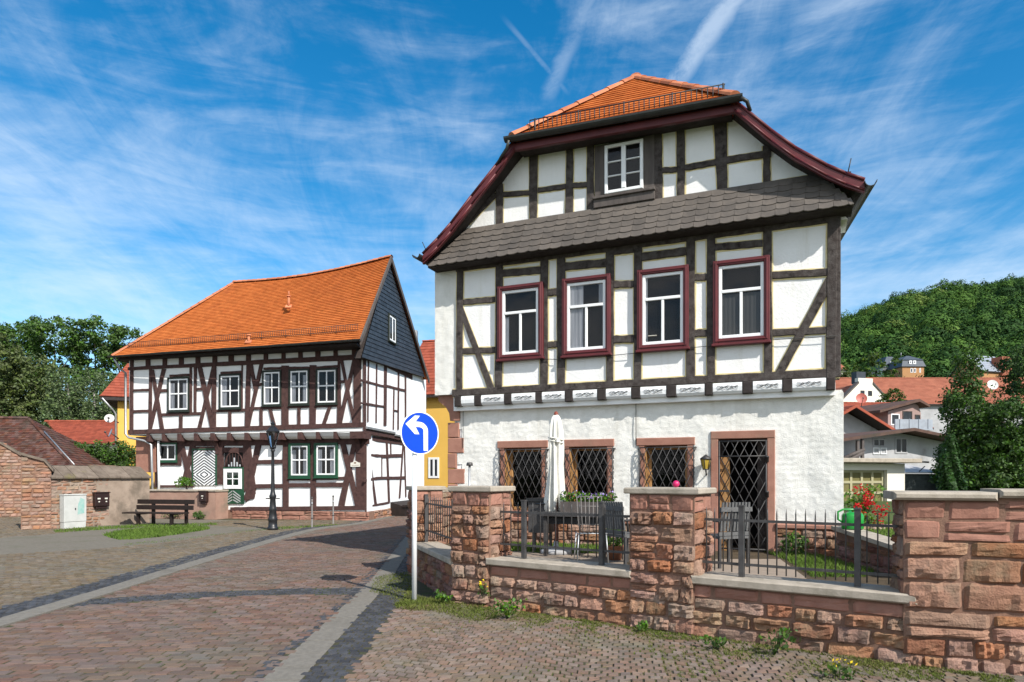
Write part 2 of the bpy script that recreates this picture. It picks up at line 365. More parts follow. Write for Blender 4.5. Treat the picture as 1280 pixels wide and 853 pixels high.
M['black'] = pm('black_paint', (.010, .011, .013), (.018, .018, .02), 8, .4, .2, 40, .003, spec=.5)
M['benchwood'] = pm('bench_wood', (.013, .009, .008), (.022, .014, .012), 8, .6, .3, 40, .005, spec=.3)
M['mailbrown'] = pm('brown_box', (.030, .013, .012), (.022, .011, .010), 6, .4, spec=.5)
M['paper'] = pm('paper_label', (.7, .68, .62), (.6, .58, .5), 10, .7)
M['cabinet'] = pm('cabinet_grey', (.50, .51, .49), (.44, .45, .43), 4, .6, c3=(.36, .37, .35), s3=3, k3=(.5, .8))
M['teal'] = pm('teal_smear', (.22, .42, .38), (.35, .46, .43), 6, .7)
M['yellow'] = pm('yellow_render', (.70, .43, .10), (.66, .40, .09), 1, .9, .2, 30, .01, spec=.1)
M['wicker'] = pm('grey_wicker', (.085, .085, .085), (.13, .13, .13), 40, .7, .6, 90, .006, spec=.3)
M['plastic'] = pm('green_plastic', (.010, .26, .035), (.012, .22, .03), 3, .3, spec=.5)
M['pink'] = pm('pink_rubber', (.55, .015, .12), (.5, .012, .1), 3, .4, spec=.5)
M['red'] = pm('red_petal', (.55, .012, .018), (.42, .008, .02), 3, .6, island=.3, spec=.2, transl=.2)
M['violet'] = pm('violet_petal', (.16, .05, .50), (.5, .42, .62), 25, .6, island=.3, spec=.2, transl=.2)
M['yellowpetal'] = pm('yellow_petal', (.75, .55, .02), (.7, .5, .02), 3, .6, spec=.2)
M['terracotta'] = pm('terracotta', (.34, .15, .08), (.28, .12, .07), 6, .8, .3, 40, .005)
M['woodlight'] = pm('lit_oak', (.42, .24, .10), (.34, .18, .07), 6, .6, .4, 30, .006, stretch=(1, 1, .15))
M['redwood'] = pm('red_pole', (.22, .05, .03), (.18, .04, .025), 6, .5)
M['amber'] = pm('amber_glass', (.45, .32, .05), (.38, .26, .04), 8, .2, spec=.5)
M['lampglass'] = glass_mat('lamp_glass', .82, 1.3, .08)
M['greyrender'] = pm('grey_render', (.42, .42, .43), (.34, .34, .35), 1.5, .9, .3, 20, .01, c3=(.22, .21, .20), s3=.9, k3=(.55, .8), spec=.1)
M['cream'] = pm('cream_render', (.70, .68, .60), (.66, .63, .56), 1, .9, .2, 20, .01, spec=.1)
M['garagedoor'] = pm('olive_door', (.15, .135, .050), (.125, .112, .042), 3, .6, .1, 20, .003)
M['garagebar'] = pm('pale_bar', (.36, .34, .21), (.32, .30, .19), 4, .6)
M['mauve'] = pm('mauve_board', (.32, .22, .20), (.27, .185, .17), 4, .8, .3, 30, .01, stretch=(4, 4, .3))
M['claywall'] = pm('clay_wall', (.42, .22, .10), (.38, .2, .09), 2, .9)
M['bluegrey'] = pm('blue_slate', (.07, .085, .105), (.05, .062, .08), 2, .6, island=.2)
M['redcloth'] = pm('red_awning', (.5, .05, .04), None, rough=.8)
M['blockwall'] = pm('dark_blockwork', (.055, .065, .065), (.04, .047, .047), 5, .9, .5, 30, .01, island=.2)
M['sheet'] = pm('metal_sheet', (.34, .37, .42), (.28, .30, .34), 3, .5, metal=.3)
M['dish'] = pm('dish_paint', (.62, .62, .60), (.55, .55, .53), 3, .5)
M['dishred'] = pm('dish_red', (.42, .12, .09), (.36, .1, .08), 3, .5)
M['pinkrender'] = pm('pink_render', (.36, .23, .18), (.30, .185, .145), 3, .95, .6, 30, .015, c3=(.21, .17, .13), s3=1.3, k3=(.48, .75), spec=.08)
M['plasterwall'] = pm('stained_plaster', (.34, .27, .215), (.24, .185, .145), 2.2, .95, .6, 30, .015, c3=(.15, .125, .10), s3=1.1, k3=(.46, .74), spec=.06)
M['capstone'] = pm('mossy_cap', (.19, .155, .125), (.125, .10, .08), 4, .95, .6, 30, .015, c3=(.14, .13, .035), s3=1.1, k3=(.56, .74), island=.15, spec=.06)
M['darkglass'] = pm('dark_glass', (.016, .018, .022), (.03, .034, .04), 2, .2, spec=.25)
M['leaf_hillside'] = pm('hillside', (.020, .040, .010), (.03, .055, .014), .1, .95, spec=.05)
leaf('leaf_sun', (.075, .120, .022), (.055, .095, .018))
def forest_mat():
    m = bpy.data.materials.new('leaf_forest'); m.use_nodes = True; t = NT(m.node_tree)
    at_ = t.n('ShaderNodeAttribute', dict(attribute_name='tint')).outputs['Fac']; rnd = t.n('ShaderNodeNewGeometry').outputs['Random Per Island']
    col = t.ramp(at_, [(0, (.016, .042, .010)), (.4, (.034, .078, .014)), (.75, (.060, .118, .020)), (1, (.105, .150, .034))])
    hv = t.n('ShaderNodeHueSaturation', None, Color=col); t.set(hv.inputs['Value'], t.math('MULTIPLY_ADD', rnd, .7, .75))
    b = t.n('ShaderNodeBsdfPrincipled', None, Base_Color=hv.outputs[0], Roughness=.7); b.inputs['Specular IOR Level'].default_value = .1
    t.n('ShaderNodeOutputMaterial', None, Surface=b); return m
M['leaf_forest'] = forest_mat()
M['bollard'] = pm('bollard_grey', (.19, .175, .165), (.14, .13, .125), 8, .6, .2, 40, .004, spec=.3)
# ------------------------------------------------------------------ ground, paving, grass
nr = np.random.default_rng(11)
def inpoly(x, y, poly):
    c = np.zeros(x.shape, bool); n = len(poly); j = n - 1
    for i in range(n):
        xi, yi = poly[i]; xj, yj = poly[j]
        k = ((yi > y) != (yj > y)) & (x < (xj - xi) * (y - yi) / ((yj - yi) or 1e-9) + xi); c ^= k; j = i
    return c
def setts(mb, O, yaw, ur, vr, su, sv, clip, holes=(), wave=None, z=0, h=.016, gap=.010, jit=.07, keep=1.0, tilt=.005):
    nv = int((vr[1] - vr[0]) / sv); nu = int((ur[1] - ur[0]) / su)
    U, V = np.meshgrid(np.arange(nu), np.arange(nv)); U = U.astype(float); V = V.astype(float)
    U += (V % 2) * .5 + nr.uniform(-.12, .12, V.shape[0])[:, None]
    u = ur[0] + U.ravel() * su; v = vr[0] + V.ravel() * sv
    n = len(u); ca, sa = math.cos(yaw), math.sin(yaw)
    def mp(uu, vv):
        if wave: vv = vv + wave(uu)
        return O[0] + uu * ca - vv * sa, O[1] + uu * sa + vv * ca
    X, Y = mp(u, v); m = inpoly(X, Y, clip)
    for hp in holes: m &= ~inpoly(X, Y, hp)
    if keep < 1: m &= nr.random(n) < keep
    u, v = u[m], v[m]; n = len(u)
    wu = su * nr.uniform(.95, 1.03, n); wv = sv * nr.uniform(.95, 1.03, n)
    co = []
    for a, b in ((-.5, -.5), (.5, -.5), (.5, .5), (-.5, .5)):
        uu = u + a * (wu - gap) + nr.uniform(-jit, jit, n) * su * .5; vv = v + b * (wv - gap) + nr.uniform(-jit, jit, n) * sv
        co.append(mp(uu, vv))
    cx = sum(c[0] for c in co) / 4; cy = sum(c[1] for c in co) / 4
    zt = z + h * nr.uniform(.6, 1.15, n)
    P = np.zeros((n, 8, 3))
    for i, (x, y) in enumerate(co):
        P[:, i, 0] = x; P[:, i, 1] = y; P[:, i, 2] = z - .012
        P[:, 4 + i, 0] = cx + (x - cx) * .91; P[:, 4 + i, 1] = cy + (y - cy) * .91; P[:, 4 + i, 2] = zt + nr.uniform(-tilt, tilt, n)
    base = (np.arange(n) * 8)[:, None]
    Q = np.concatenate([base + np.array(q)[None] for q in ((4, 5, 6, 7), (0, 1, 5, 4), (1, 2, 6, 5), (2, 3, 7, 6), (3, 0, 4, 7))])
    mb.quads(P.reshape(-1, 3), Q)
def blades(mb, xy, z, h, w, lean=.5):
    n = len(xy); a = nr.uniform(0, 2 * math.pi, n); hh = h * nr.uniform(.4, 1.2, n); ww = w * nr.uniform(.6, 1.3, n)
    lx, ly = nr.normal(0, lean, n) * hh, nr.normal(0, lean, n) * hh
    P = np.zeros((n, 4, 3)); dx, dy = np.cos(a) * ww, np.sin(a) * ww
    P[:, 0] = np.stack([xy[:, 0] - dx, xy[:, 1] - dy, np.full(n, z) if np.isscalar(z) else z], 1); P[:, 1] = P[:, 0]; P[:, 1, 0] += 2 * dx; P[:, 1, 1] += 2 * dy
    P[:, 2] = P[:, 1]; P[:, 2, 0] += lx - dx * .7; P[:, 2, 1] += ly - dy * .7; P[:, 2, 2] += hh
    P[:, 3] = P[:, 0]; P[:, 3, 0] += lx + dx * .7; P[:, 3, 1] += ly + dy * .7; P[:, 3, 2] += hh
    mb.quads(P.reshape(-1, 3), np.arange(n * 4).reshape(n, 4))
def scatter(poly, n):
    p = np.array(poly); lo, hi = p.min(0), p.max(0); out = []
    while sum(len(o) for o in out) < n:
        q = nr.uniform(lo, hi, (n * 2, 2)); out.append(q[inpoly(q[:, 0], q[:, 1], poly)])
    return np.concatenate(out)[:n]
def offs(line, d):
    """a polyline shifted sideways (to its right) by d"""
    o = []
    for i, p in enumerate(line):
        a = line[max(i - 1, 0)]; b = line[min(i + 1, len(line) - 1)]; l = math.hypot(b[0] - a[0], b[1] - a[1])
        o.append((p[0] + (b[1] - a[1]) / l * d, p[1] - (b[0] - a[0]) / l * d))
    return o
def smoothline(line, step=.5):
    o = []
    for i in range(len(line) - 1):
        p0 = line[max(i - 1, 0)]; p1, p2 = line[i], line[i + 1]; p3 = line[min(i + 2, len(line) - 1)]
        n = max(2, int(math.dist(p1, p2) / step))
        for k in range(n):
            t = k / n
            o.append(tuple(.5 * (2 * p1[j] + (p2[j] - p0[j]) * t + (2 * p0[j] - 5 * p1[j] + 4 * p2[j] - p3[j]) * t * t + (3 * p1[j] - p0[j] - 3 * p2[j] + p3[j]) * t ** 3) for j in (0, 1)))
    return o + [line[-1]]

RL = smoothline([(-2.02, 3.4), (-2.13, 5.8), (-2.34, 11), (-2.62, 14.5), (-3.05, 20), (-3.0, 26), (-2.0, 36), (0, 46)])      # left edge of the right gutter
LL = smoothline([(-5.62, 3.4), (-5.86, 8), (-5.92, 10), (-6.18, 15.7), (-6.2, 22), (-5.4, 24.8), (-4.95, 30), (-4.2, 36), (-2.4, 46)])  # road edge on the left
road_poly = LL + RL[::-1]
mb = MB(); mb.add([(-3000, -500, -.06), (3000, -500, -.06), (3000, 4000, -.06), (-3000, 4000, -.06)], [(0, 1, 2, 3)]); struct(mb, 'ground', M['field'])
mb = MB(); mb.add([(-30, 2.5, .006), (7, 2.5, .006), (7, 48, .006), (-30, 48, .006)], [(0, 1, 2, 3)]); struct(mb, 'paving_bed', M['joint'])
cross = smoothline([(-5.95, 9.02), (-4.9, 9.55), (-3.6, 9.95), (-2.3, 10.02)]); crossU = smoothline([(-5.95, 9.6), (-4.9, 10.12), (-3.6, 10.5), (-2.3, 10.56)])
cross_poly = cross + crossU[::-1]
mb = MB()
setts(mb, (-4, 3), R(1.5), (-3.2, 4.8), (0, 30), .185, .118, road_poly, [cross_poly], wave=lambda u: .05 * np.sin(u * 1.3))
struct(mb, 'road', M['cob_red'])
mb = MB()
setts(mb, (-6, 9.3), R(14), (-.5, 5), (-1.5, 2.5), .115, .10, cross_poly)
def strip_poly(line, a, b): return offs(line, a) + offs(line, b)[::-1]
LD = offs(LL, -.33)
for line, a, b, yaw in ((LL, -.86, -.34, 1), (RL, .335, .70, 1), (RL, -.13, -.005, 1)):
    P = strip_poly(line, a, b); xs = [p[0] for p in P]; ys = [p[1] for p in P]
    setts(mb, (0, 0), R(yaw), (min(xs) - 1, max(xs) + 1.5), (min(ys), min(max(ys), 34)), .105 if b - a > .2 else .08, .10, P, jit=.10)
struct(mb, 'basalt_edging', M['cob_dark'])
def slabs(mb, line, a, b, step, top=.014, th=.05):
    A, B = offs(line, a), offs(line, b); acc = 0
    for i in range(len(line) - 1):
        if line[i][1] > 42: break
        sh = [(A[i], B[i], 0.0), (A[i + 1], B[i + 1], 0.0)]
        g = .006 / max(math.dist(A[i], A[i + 1]), .05)
        def L(p, q, t): return (p[0] + (q[0] - p[0]) * t, p[1] + (q[1] - p[1]) * t)
        a0, a1, b0, b1 = L(A[i], A[i + 1], g), L(A[i], A[i + 1], 1 - g), L(B[i], B[i + 1], g), L(B[i], B[i + 1], 1 - g)
        z = top + rng.uniform(-.002, .002)
        mb.hexa([(*b0, -th), (*b1, -th), (*a1, -th), (*a0, -th)], [(*b0, z), (*b1, z), (*a1, z), (*a0, z)])
mb = MB(); slabs(mb, RL, .0, .33, .5); slabs(mb, LL, -.335, -.0, .5, .03); struct(mb, 'gutter_strip', M['concrete'])

# square on the left
def G(*pp): return [gr(*p) for p in pp]
grass_poly = smoothline(G((128, 669.5), (160, 663.5), (205, 659.6), (250, 659.5), (262, 662), (225, 668.5), (190, 673), (150, 675.5), (128, 669.5)), .3)
mb = MB(); mb.add([(-30, 12, .010), (-5.9, 12, .010), (-5.9, 23.2, .010), (-9.5, 26.5, .010), (-30, 31, .010)], [(0, 1, 2, 3, 4)]); struct(mb, 'path', M['gravel'])
sq = offs(LL, -.86)[:int(len(LL) * .52)]
sq_poly = [p for p in sq if p[1] < 23.4] + G((345, 662), (300, 665), (262, 671), (190, 681), (120, 687), (0, 694)) + [(-30, 13), (-30, 3.4)]
mb = MB(); setts(mb, (-6, 3.4), R(2), (-14, 1), (0, 21), .150, .112, sq_poly, wave=lambda u: .07 * np.abs(np.sin(u * 1.7)))
# band of setts at the foot of the left house
setts(mb, (-10, 22), R(8), (-8, 6), (0, 7), .16, .12, G((262, 657.5), (330, 661), (420, 657.5), (452, 653.5), (440, 651), (300, 651), (262, 653)), h=.018)
setts(mb, (-20, 18), R(8), (-9, 12), (-2, 12), .16, .12, G((-220, 640), (95, 646), (118, 661), (66, 668), (0, 673), (-220, 678)), h=.016)
struct(mb, 'square', M['cob_olive'])
# forecourt on the right, laid in segment arcs
fc_poly = [p for p in offs(RL, .71) if p[1] < 9.2] + [(-1.0, 9.3), (-.3, 9.0), (3.72, 6.25), (7, 5.2), (7, 3.0), (-1.3, 3.0)]
mb = MB(); setts(mb, (0, 6.2), R(-9), (-3, 7.5), (-3.6, 4.2), .104, .098, fc_poly, wave=lambda u: .16 * np.abs(np.cos(u * 2.4)), jit=.028, h=.017, gap=.011)
struct(mb, 'forecourt', M['cob_front'])

# grass and moss
mb = MB()
blades(mb, scatter(grass_poly, 7000), 0, .085, .012)
edge = G((66, 664), (100, 661), (180, 657), (270, 655), (272, 657.2), (180, 660), (120, 663.5), (70, 667))
q = scatter(edge, 2600); blades(mb, q, 0, .07, .011)
blades(mb, scatter(G((335, 660.5), (420, 656.3), (425, 657.5), (345, 663)), 900), 0, .05, .010)
blades(mb, scatter(G((150, 681), (262, 669.5), (330, 661.5), (335, 663), (262, 671.5), (160, 683.5)), 700), 0, .03, .008)
tag(mb.build('grass', M['grass']), kind='stuff')
mb = MB()
W0, W1 = (-.29, 9.05), (4.3, 5.86)
n = 26000; t = nr.random(n); dd = np.abs(nr.normal(0, .42, n)) * (.55 + .5 * np.sin(t * 23) ** 2); ux, uy = .821, -.571
p = np.stack([W0[0] + (W1[0] - W0[0]) * t - .571 * dd, W0[1] + (W1[1] - W0[1]) * t - .821 * dd], 1)
nz = np.array([mn.noise((a * 2.2, b * 2.2, 0)) for a, b in p]); p = p[(nz > -.12) | (dd < .12)]
blades(mb, p, 0, .030, .006, .7)
q = scatter(G((492, 757), (520, 748), (575, 752), (640, 771), (600, 778), (540, 766), (500, 764)), 5000); blades(mb, q, 0, .045, .006, .7)
q = scatter(G((470, 722), (520, 715), (516, 752), (500, 757), (486, 748), (462, 741)), 3500); blades(mb, q, 0, .035, .006, .7)
q = scatter([(-1.2, 4.5), (6, 4.5), (3.7, 6.2), (-.3, 8.9), (-1.3, 9)], 9000); nz = np.array([mn.noise((a * 1.1, b * 1.1, 3)) for a, b in q]); q = q[nz > .16]; blades(mb, q, 0, .022, .005, .7)
q = scatter(G((800, 800), (980, 806), (1150, 838), (1190, 853), (840, 853)), 16000); nz = np.array([mn.noise((a * 1.4, b * 1.4, 9)) for a, b in q]); q = q[nz > -.1]; fr_ = np.abs(((q[:, 0] * .988 - q[:, 1] * .156) / .104) % 1 - .5) > .30; blades(mb, q[fr_], .004, .020, .005, .7)
tag(mb.build('moss', M['moss']), kind='stuff')
# ------------------------------------------------------------------ builders used by several houses
def tiles(mb, A, B, C, D, rows, tw, th=.018, lap=1.3, scal=0, wob=.004, sag=0, rsag=0):
    """courses of tiles on the patch eave A-B, top D-C (A, D left); each tile a tilted slab of its own"""
    A, B, C, D = map(Vector, (A, B, C, D)); N = (B - A).cross(D - A)
    if N.length < 1e-6: N = (B - A).cross(C - A)
    N.normalize()
    if N.z < 0: N = -N
    VV = []; FF = []
    for i in range(rows):
        v0, v1 = i / rows, min(1.0, (i + lap) / rows)
        l0, r0 = A.lerp(D, v0), B.lerp(C, v0); l1, r1 = A.lerp(D, v1), B.lerp(C, v1)
        w0 = (r0 - l0).length
        if w0 < tw * .3: continue
        dx = (r0 - l0).normalized(); w1 = (r1 - l1).length; sh = (l1 - l0).dot(dx)
        up = (l1 - l0) - dx * sh
        x = -tw * (.5 if i % 2 else 0)
        s0 = -math.sin(v0 * math.pi) * sag; s1 = -math.sin(v1 * math.pi) * sag
        while x < w0 - .01:
            a, b = max(x, 0), min(x + tw, w0); x += tw
            if b - a < .02: continue
            a2, b2 = min(max(a, sh), sh + w1), max(min(b, sh + w1), sh)
            if b2 < a2: a2 = b2 = (a2 + b2) / 2
            j = rng.uniform(-wob, wob); lift = N * (th + abs(j)); e = up.normalized() * j if up.length > 1e-6 else Vector()
            p0 = l0 + dx * (a + .003) + e + N * s0; p1 = l0 + dx * (b - .003) + e + N * s0
            q0 = l0 + dx * a2 + up + N * (.002 + s1); q1 = l0 + dx * b2 + up + N * (.002 + s1)
            if rsag:
                for pv, xx, vv in ((p0, a, v0), (p1, b, v0), (q0, a2, v1), (q1, b2, v1)): pv.z -= rsag * vv * math.sin(math.pi * min(1, xx / max(w0, .1))) + .018 * mn.noise((pv.x * .9, pv.z * .9, 5))
            n = len(VV)
            if scal:
                m1 = p0 + (p1 - p0) * .3 - up.normalized() * scal; m2 = p0 + (p1 - p0) * .7 - up.normalized() * scal
                low = [p0, m1, m2, p1]
            else: low = [p0, p1]
            k = len(low); VV += low + [p + lift for p in low] + [q1, q0]
            FF.append([n + k + t for t in range(k)] + [n + 2 * k, n + 2 * k + 1])
            for t in range(k - 1): FF.append([n + t, n + t + 1, n + k + t + 1, n + k + t])
            FF += [[n + k - 1, n + 2 * k, n + 2 * k - 1], [n, n + k, n + 2 * k + 1]]
    mb.add([tuple(v) for v in VV], FF)
def ridge_caps(mb, p0, p1, r=.11, n=12, lift=.03):
    p0, p1 = Vector(p0), Vector(p1); d = (p1 - p0); dn = d.normalized(); x = dn.cross(Vector((0, 0, 1))).normalized(); z = x.cross(dn)
    for i in range(n):
        a, b = p0 + d * (i / n), p0 + d * ((i + 1.12) / n); V = []
        for q, rr in ((a, r * 1.12), (b, r * .92)):
            for k in range(7):
                t = math.pi * k / 6; V.append(tuple(q + x * math.cos(t) * rr + z * (math.sin(t) * rr * .8 + lift - .05)))
        mb.add(V, [(k, k + 1, k + 8, k + 7) for k in range(6)] + [tuple(range(7))], False)
def gutter(mb, p0, p1, r=.075):
    p0, p1 = Vector(p0), Vector(p1); d = (p1 - p0).normalized(); x = d.cross(Vector((0, 0, 1))).normalized(); V = []
    for q in (p0, p1):
        for k in range(9):
            t = math.pi + math.pi * k / 8; V.append(tuple(q + x * math.cos(t) * r + Vector((0, 0, math.sin(t) * r))))
        for k in range(9):
            t = 2 * math.pi - math.pi * k / 8; V.append(tuple(q + x * math.cos(t) * (r - .008) + Vector((0, 0, math.sin(t) * (r - .008)))))
    n = 18
    mb.add(V, [(k, (k + 1) % n, n + (k + 1) % n, n + k) for k in range(n)] + [tuple(range(n - 1, -1, -1)), tuple(range(n, 2 * n))])
def snow_guard(mb, p0, p1, h=.18, step=.085, post=1.3):
    p0, p1 = Vector(p0), Vector(p1); L = (p1 - p0).length; d = (p1 - p0) / L; z = Vector((0, 0, 1))
    for k in (.02, h): mb.tube([p0 + z * k, p1 + z * k], .010, 5)
    for i in range(int(L / step) + 1): q = p0 + d * i * step; mb.tube([q + z * .02, q + z * h], .0085, 4)
    for i in range(int(L / post) + 1): q = p0 + d * (i * post + .1); mb.tube([q - z * .06, q + z * (h + .02)], .013, 5)
def stones(mb, pl, s0, s1, z0, z1, o=0, hrow=(.13, .24), wst=(.18, .48), depth=.030, rough=.018, gap=.010, cut=None, seed=1, nx=8, nz=6, slope=None):
    """squared rubble: each stone a bulging, chipped block of its own; cut(s, z) -> True leaves a stone out"""
    r = random.Random(seed); z = z0
    while z < z1 - .03:
        h = min(r.uniform(*hrow), z1 - z)
        if z1 - z - h < .06: h = z1 - z
        s = s0
        while s < s1 - .01:
            w = r.uniform(*wst)
            if s + w > s1 - .1: w = s1 - s
            parts = [(z, h)]
            if h > .17 and r.random() < .22: q = r.uniform(.4, .6) * h; parts = [(z, q), (z + q, h - q)]
            for zz, hh in parts:
                a, b, c, d = s + gap / 2, s + w - gap / 2, zz + gap / 2, zz + hh - gap / 2
                if cut and (cut((a + b) / 2, (c + d) / 2)): continue
                D = depth * r.uniform(.5, 1.25); rr = rough * r.uniform(.5, 1.4); sx, sz = r.uniform(-.012, .012), r.uniform(-.012, .012); off = r.uniform(0, 99)
                j = [(r.uniform(-.011, .011), r.uniform(-.011, .011)) for _ in range(4)]
                V = []
                for iz in range(nz + 1):
                    for ix in range(nx + 1):
                        u, v = ix / nx, iz / nz
                        ds = (j[0][0] * (1 - u) + j[1][0] * u) * (1 - v) + (j[2][0] * (1 - u) + j[3][0] * u) * v
                        dz = (j[0][1] * (1 - u) + j[1][1] * u) * (1 - v) + (j[2][1] * (1 - u) + j[3][1] * u) * v
                        S, Z = a + (b - a) * u + ds, c + (d - c) * v + dz
                        edge = min(ix, nx - ix, iz, nz - iz)
                        if edge == 0: O = -.008
                        else:
                            O = D * (.78 if edge == 1 else 1.0) + rr * 1.5 * mn.noise((S * 8 + off, Z * 8, off)) - rr * 1.5 * abs(mn.noise((S * 17, Z * 17 + off, 3))) + rr * .9 * mn.noise((S * 41, Z * 41, off)) + rr * .5 + sx * (u - .5) + sz * (v - .5) * 2
                            if edge == 1:                      # pull the first ring outwards: steep chipped arrises
                                S += (.35 * (b - a) / nx) * (-1 if ix == 1 else (1 if ix == nx - 1 else 0)); Z += (.35 * (d - c) / nz) * (-1 if iz == 1 else (1 if iz == nz - 1 else 0))
                            O = max(O, .002)
                        V.append(pl.at(S, Z + (slope(S) if slope else 0), o + O))
                mb.add(V, [(q * (nx + 1) + p, q * (nx + 1) + p + 1, (q + 1) * (nx + 1) + p + 1, (q + 1) * (nx + 1) + p) for q in range(nz) for p in range(nx)])
            s += w
        z += h
def rect_frame(mb, pl, s0, s1, z0, z1, w, o0, o1, c=.008):
    mb.bbox(pl, s0, s0 + w, z0, z1, o0, o1, c); mb.bbox(pl, s1 - w, s1, z0, z1, o0, o1, c)
    mb.bbox(pl, s0 + w, s1 - w, z1 - w, z1, o0, o1 - .002, c); mb.bbox(pl, s0 + w, s1 - w, z0, z0 + w, o0, o1 - .002, c)
def window(par, pl, s0, s1, z0, z1, o, cas, cw=.07, cd=.07, fw=.05, bars=(), curtain=(), cmat=None, sill=.03, fr=None, name='window', label=None):
    """casing (the part) > sash, pane, curtain, recess; bars: (dir, pos, from, to, width) in fractions"""
    mb = MB(); rect_frame(mb, pl, s0, s1, z0, z1, cw, o - .01, o + cd)
    if sill: mb.bbox(pl, s0 - .02, s1 + .02, z0 - .035, z0 + .004, o - .01, o + cd + sill)
    w = mb.build(name, cas, par, label)
    a, b, c, d = s0 + cw, s1 - cw, z0 + cw, z1 - cw; g = .002
    mb = MB(); rect_frame(mb, pl, a + g, b - g, c + g, d - g, fw, o, o + cd * .62, .006)
    ia, ib, ic, id_ = a + fw, b - fw, c + fw, d - fw
    for dr, p, f0, f1, bw in bars:
        if dr == 'v': x = ia + (ib - ia) * p; mb.bbox(pl, x - bw / 2, x + bw / 2, ic + (id_ - ic) * f0, ic + (id_ - ic) * f1, o + .018, o + cd * .55 + .004, .005)
        else: z = ic + (id_ - ic) * p; mb.bbox(pl, ia + (ib - ia) * f0, ia + (ib - ia) * f1, z - bw / 2, z + bw / 2, o + .016, o + cd * .60 + .005, .005)
    mb.build('sash', fr or M['white'], w)
    mb = MB(); mb.add([pl.at(ia - .01, ic - .01, o + .024), pl.at(ib + .01, ic - .01, o + .024), pl.at(ib + .01, id_ + .01, o + .024), pl.at(ia - .01, id_ + .01, o + .024)], [(0, 1, 2, 3)]); mb.build('pane', M['glass'], w)
    mb = MB(); mb.pbox(pl, ia - .02, ib + .02, ic - .02, id_ + .02, o + .001, o + .004); mb.build('dark_backing', M['dark'], w)  # near-black plate stands in for the shade of the room
    if curtain:
        mb = MB()
        for x0, x1, y0, y1 in curtain:
            n = max(3, int((x1 - x0) * 18)); V = []
            for k in range(n + 1):
                x = ia + (ib - ia) * (x0 + (x1 - x0) * k / n); oo = o + .008 + (.006 if k % 2 else 0)
                V += [pl.at(x, ic + (id_ - ic) * y0, oo), pl.at(x, ic + (id_ - ic) * y1, oo)]
            mb.add(V, [(2 * k, 2 * k + 2, 2 * k + 3, 2 * k + 1) for k in range(n)])
        mb.build('curtain', cmat or M['curtain'], w)
    return w
def lattice(mb, pl, s0, s1, z0, z1, o, dx, slope, r, n=5):
    H = z1 - z0; run = H / slope
    k = s0 - run - (run % dx)
    x = s0 - run * 1.0
    i = 0
    while x < s1 + run:
        for sg in (1, -1):
            xa = x if sg > 0 else x + 0; xb = xa + sg * run; za, zb = z0, z1
            t0, t1 = 0., 1.
            if xb != xa:
                ta, tb = (s0 - xa) / (xb - xa), (s1 - xa) / (xb - xa)
                if ta > tb: ta, tb = tb, ta
                t0, t1 = max(t0, ta), min(t1, tb)
            if t1 - t0 > .02:
                P = lambda t, off: pl.at(xa + (xb - xa) * t, z0 + H * t, o + off)
                mb.tube([P(t0, .004 * sg), P(t1, .004 * sg)], r, n)
        x += dx
def wall_grid(mb, pl, S, Z, fn, holes=(), skip=None):
    """a wall face as a fine sheet with openings left out; fn(s, z) is how far the face bulges"""
    def lines(a, b, step, extra):
        base = list(np.linspace(a, b, int((b - a) / step) + 1)); base = [x for x in base if all(abs(x - e) > step * .4 for e in extra)] + list(extra)
        return sorted(base)
    hs = sorted({x for h in holes for x in h[:2] if S[0] < x < S[1]}); hz = sorted({x for h in holes for x in h[2:] if Z[0] < x < Z[1]})
    LS, LZ = lines(S[0], S[1], S[2], hs), lines(Z[0], Z[1], Z[2], hz)
    V = [pl.at(s, z, fn(s, z)) for z in LZ for s in LS]; n = len(LS); Q = []
    for j in range(len(LZ) - 1):
        for i in range(n - 1):
            a, b = (LS[i] + LS[i + 1]) / 2, (LZ[j] + LZ[j + 1]) / 2
            if any(h[0] < a < h[1] and h[2] < b < h[3] for h in holes) or (skip and skip(a, b)): continue
            Q.append((j * n + i, j * n + i + 1, (j + 1) * n + i + 1, (j + 1) * n + i))
    mb.add(V, Q, True)
class Crop:
    """reads measured points of an enlarged detail back into picture pixels, then onto a wall plane"""
    def __init__(s, pl, x, y, k, o): s.pl, s.x, s.y, s.k, s.o = pl, x, y, k, o
    def __call__(s, a, b): return s.pl.pix(s.x + a / s.k, s.y + b / s.k, s.o)
class Frame:
    """timber framing on one wall: beams plus, if asked, the painted line that borders every panel"""
    def __init__(s, o, th=.022, line=0): s.mb = MB(); s.ln = MB(); s.k = 0; s.o = o; s.th = th; s.line = line
    def quad(s, pl, a, b, c, d, n=7, jit=.007):
        s.k += 1; s.mb.beam(pl, a, b, c, d, s.o - .03, s.o + s.th + (s.k % 11) * .0013, n, jit)
        if s.line:
            def ex(p, q):
                L = math.dist(p, q) or 1; e = ((q[0] - p[0]) / L * s.line, (q[1] - p[1]) / L * s.line)
                return (p[0] - e[0], p[1] - e[1]), (q[0] + e[0], q[1] + e[1])
            a2, b2 = ex(a, b); d2, c2 = ex(d, c)
            s.ln.beam(pl, a2, b2, c2, d2, s.o - .01, s.o + .0025 + (s.k % 31) * .00015, n, jit * .6, .001)
    def post(s, c, xl, xr, yt, yb, xl2=None, xr2=None):
        xl2 = xl if xl2 is None else xl2; xr2 = xr if xr2 is None else xr2
        s.quad(c.pl, c(xl, yt), c(xr, yt), c(xr2, yb), c(xl2, yb))
    def rail(s, c, x0, y0, x1, y1, th, th2=None):
        th2 = th2 or th; s.quad(c.pl, c(x0, y0), c(x0, y0 + th), c(x1, y1 + th2), c(x1, y1))
    def diag(s, c, p0, p1, p2, p3): s.quad(c.pl, c(*p0), c(*p1), c(*p2), c(*p3))
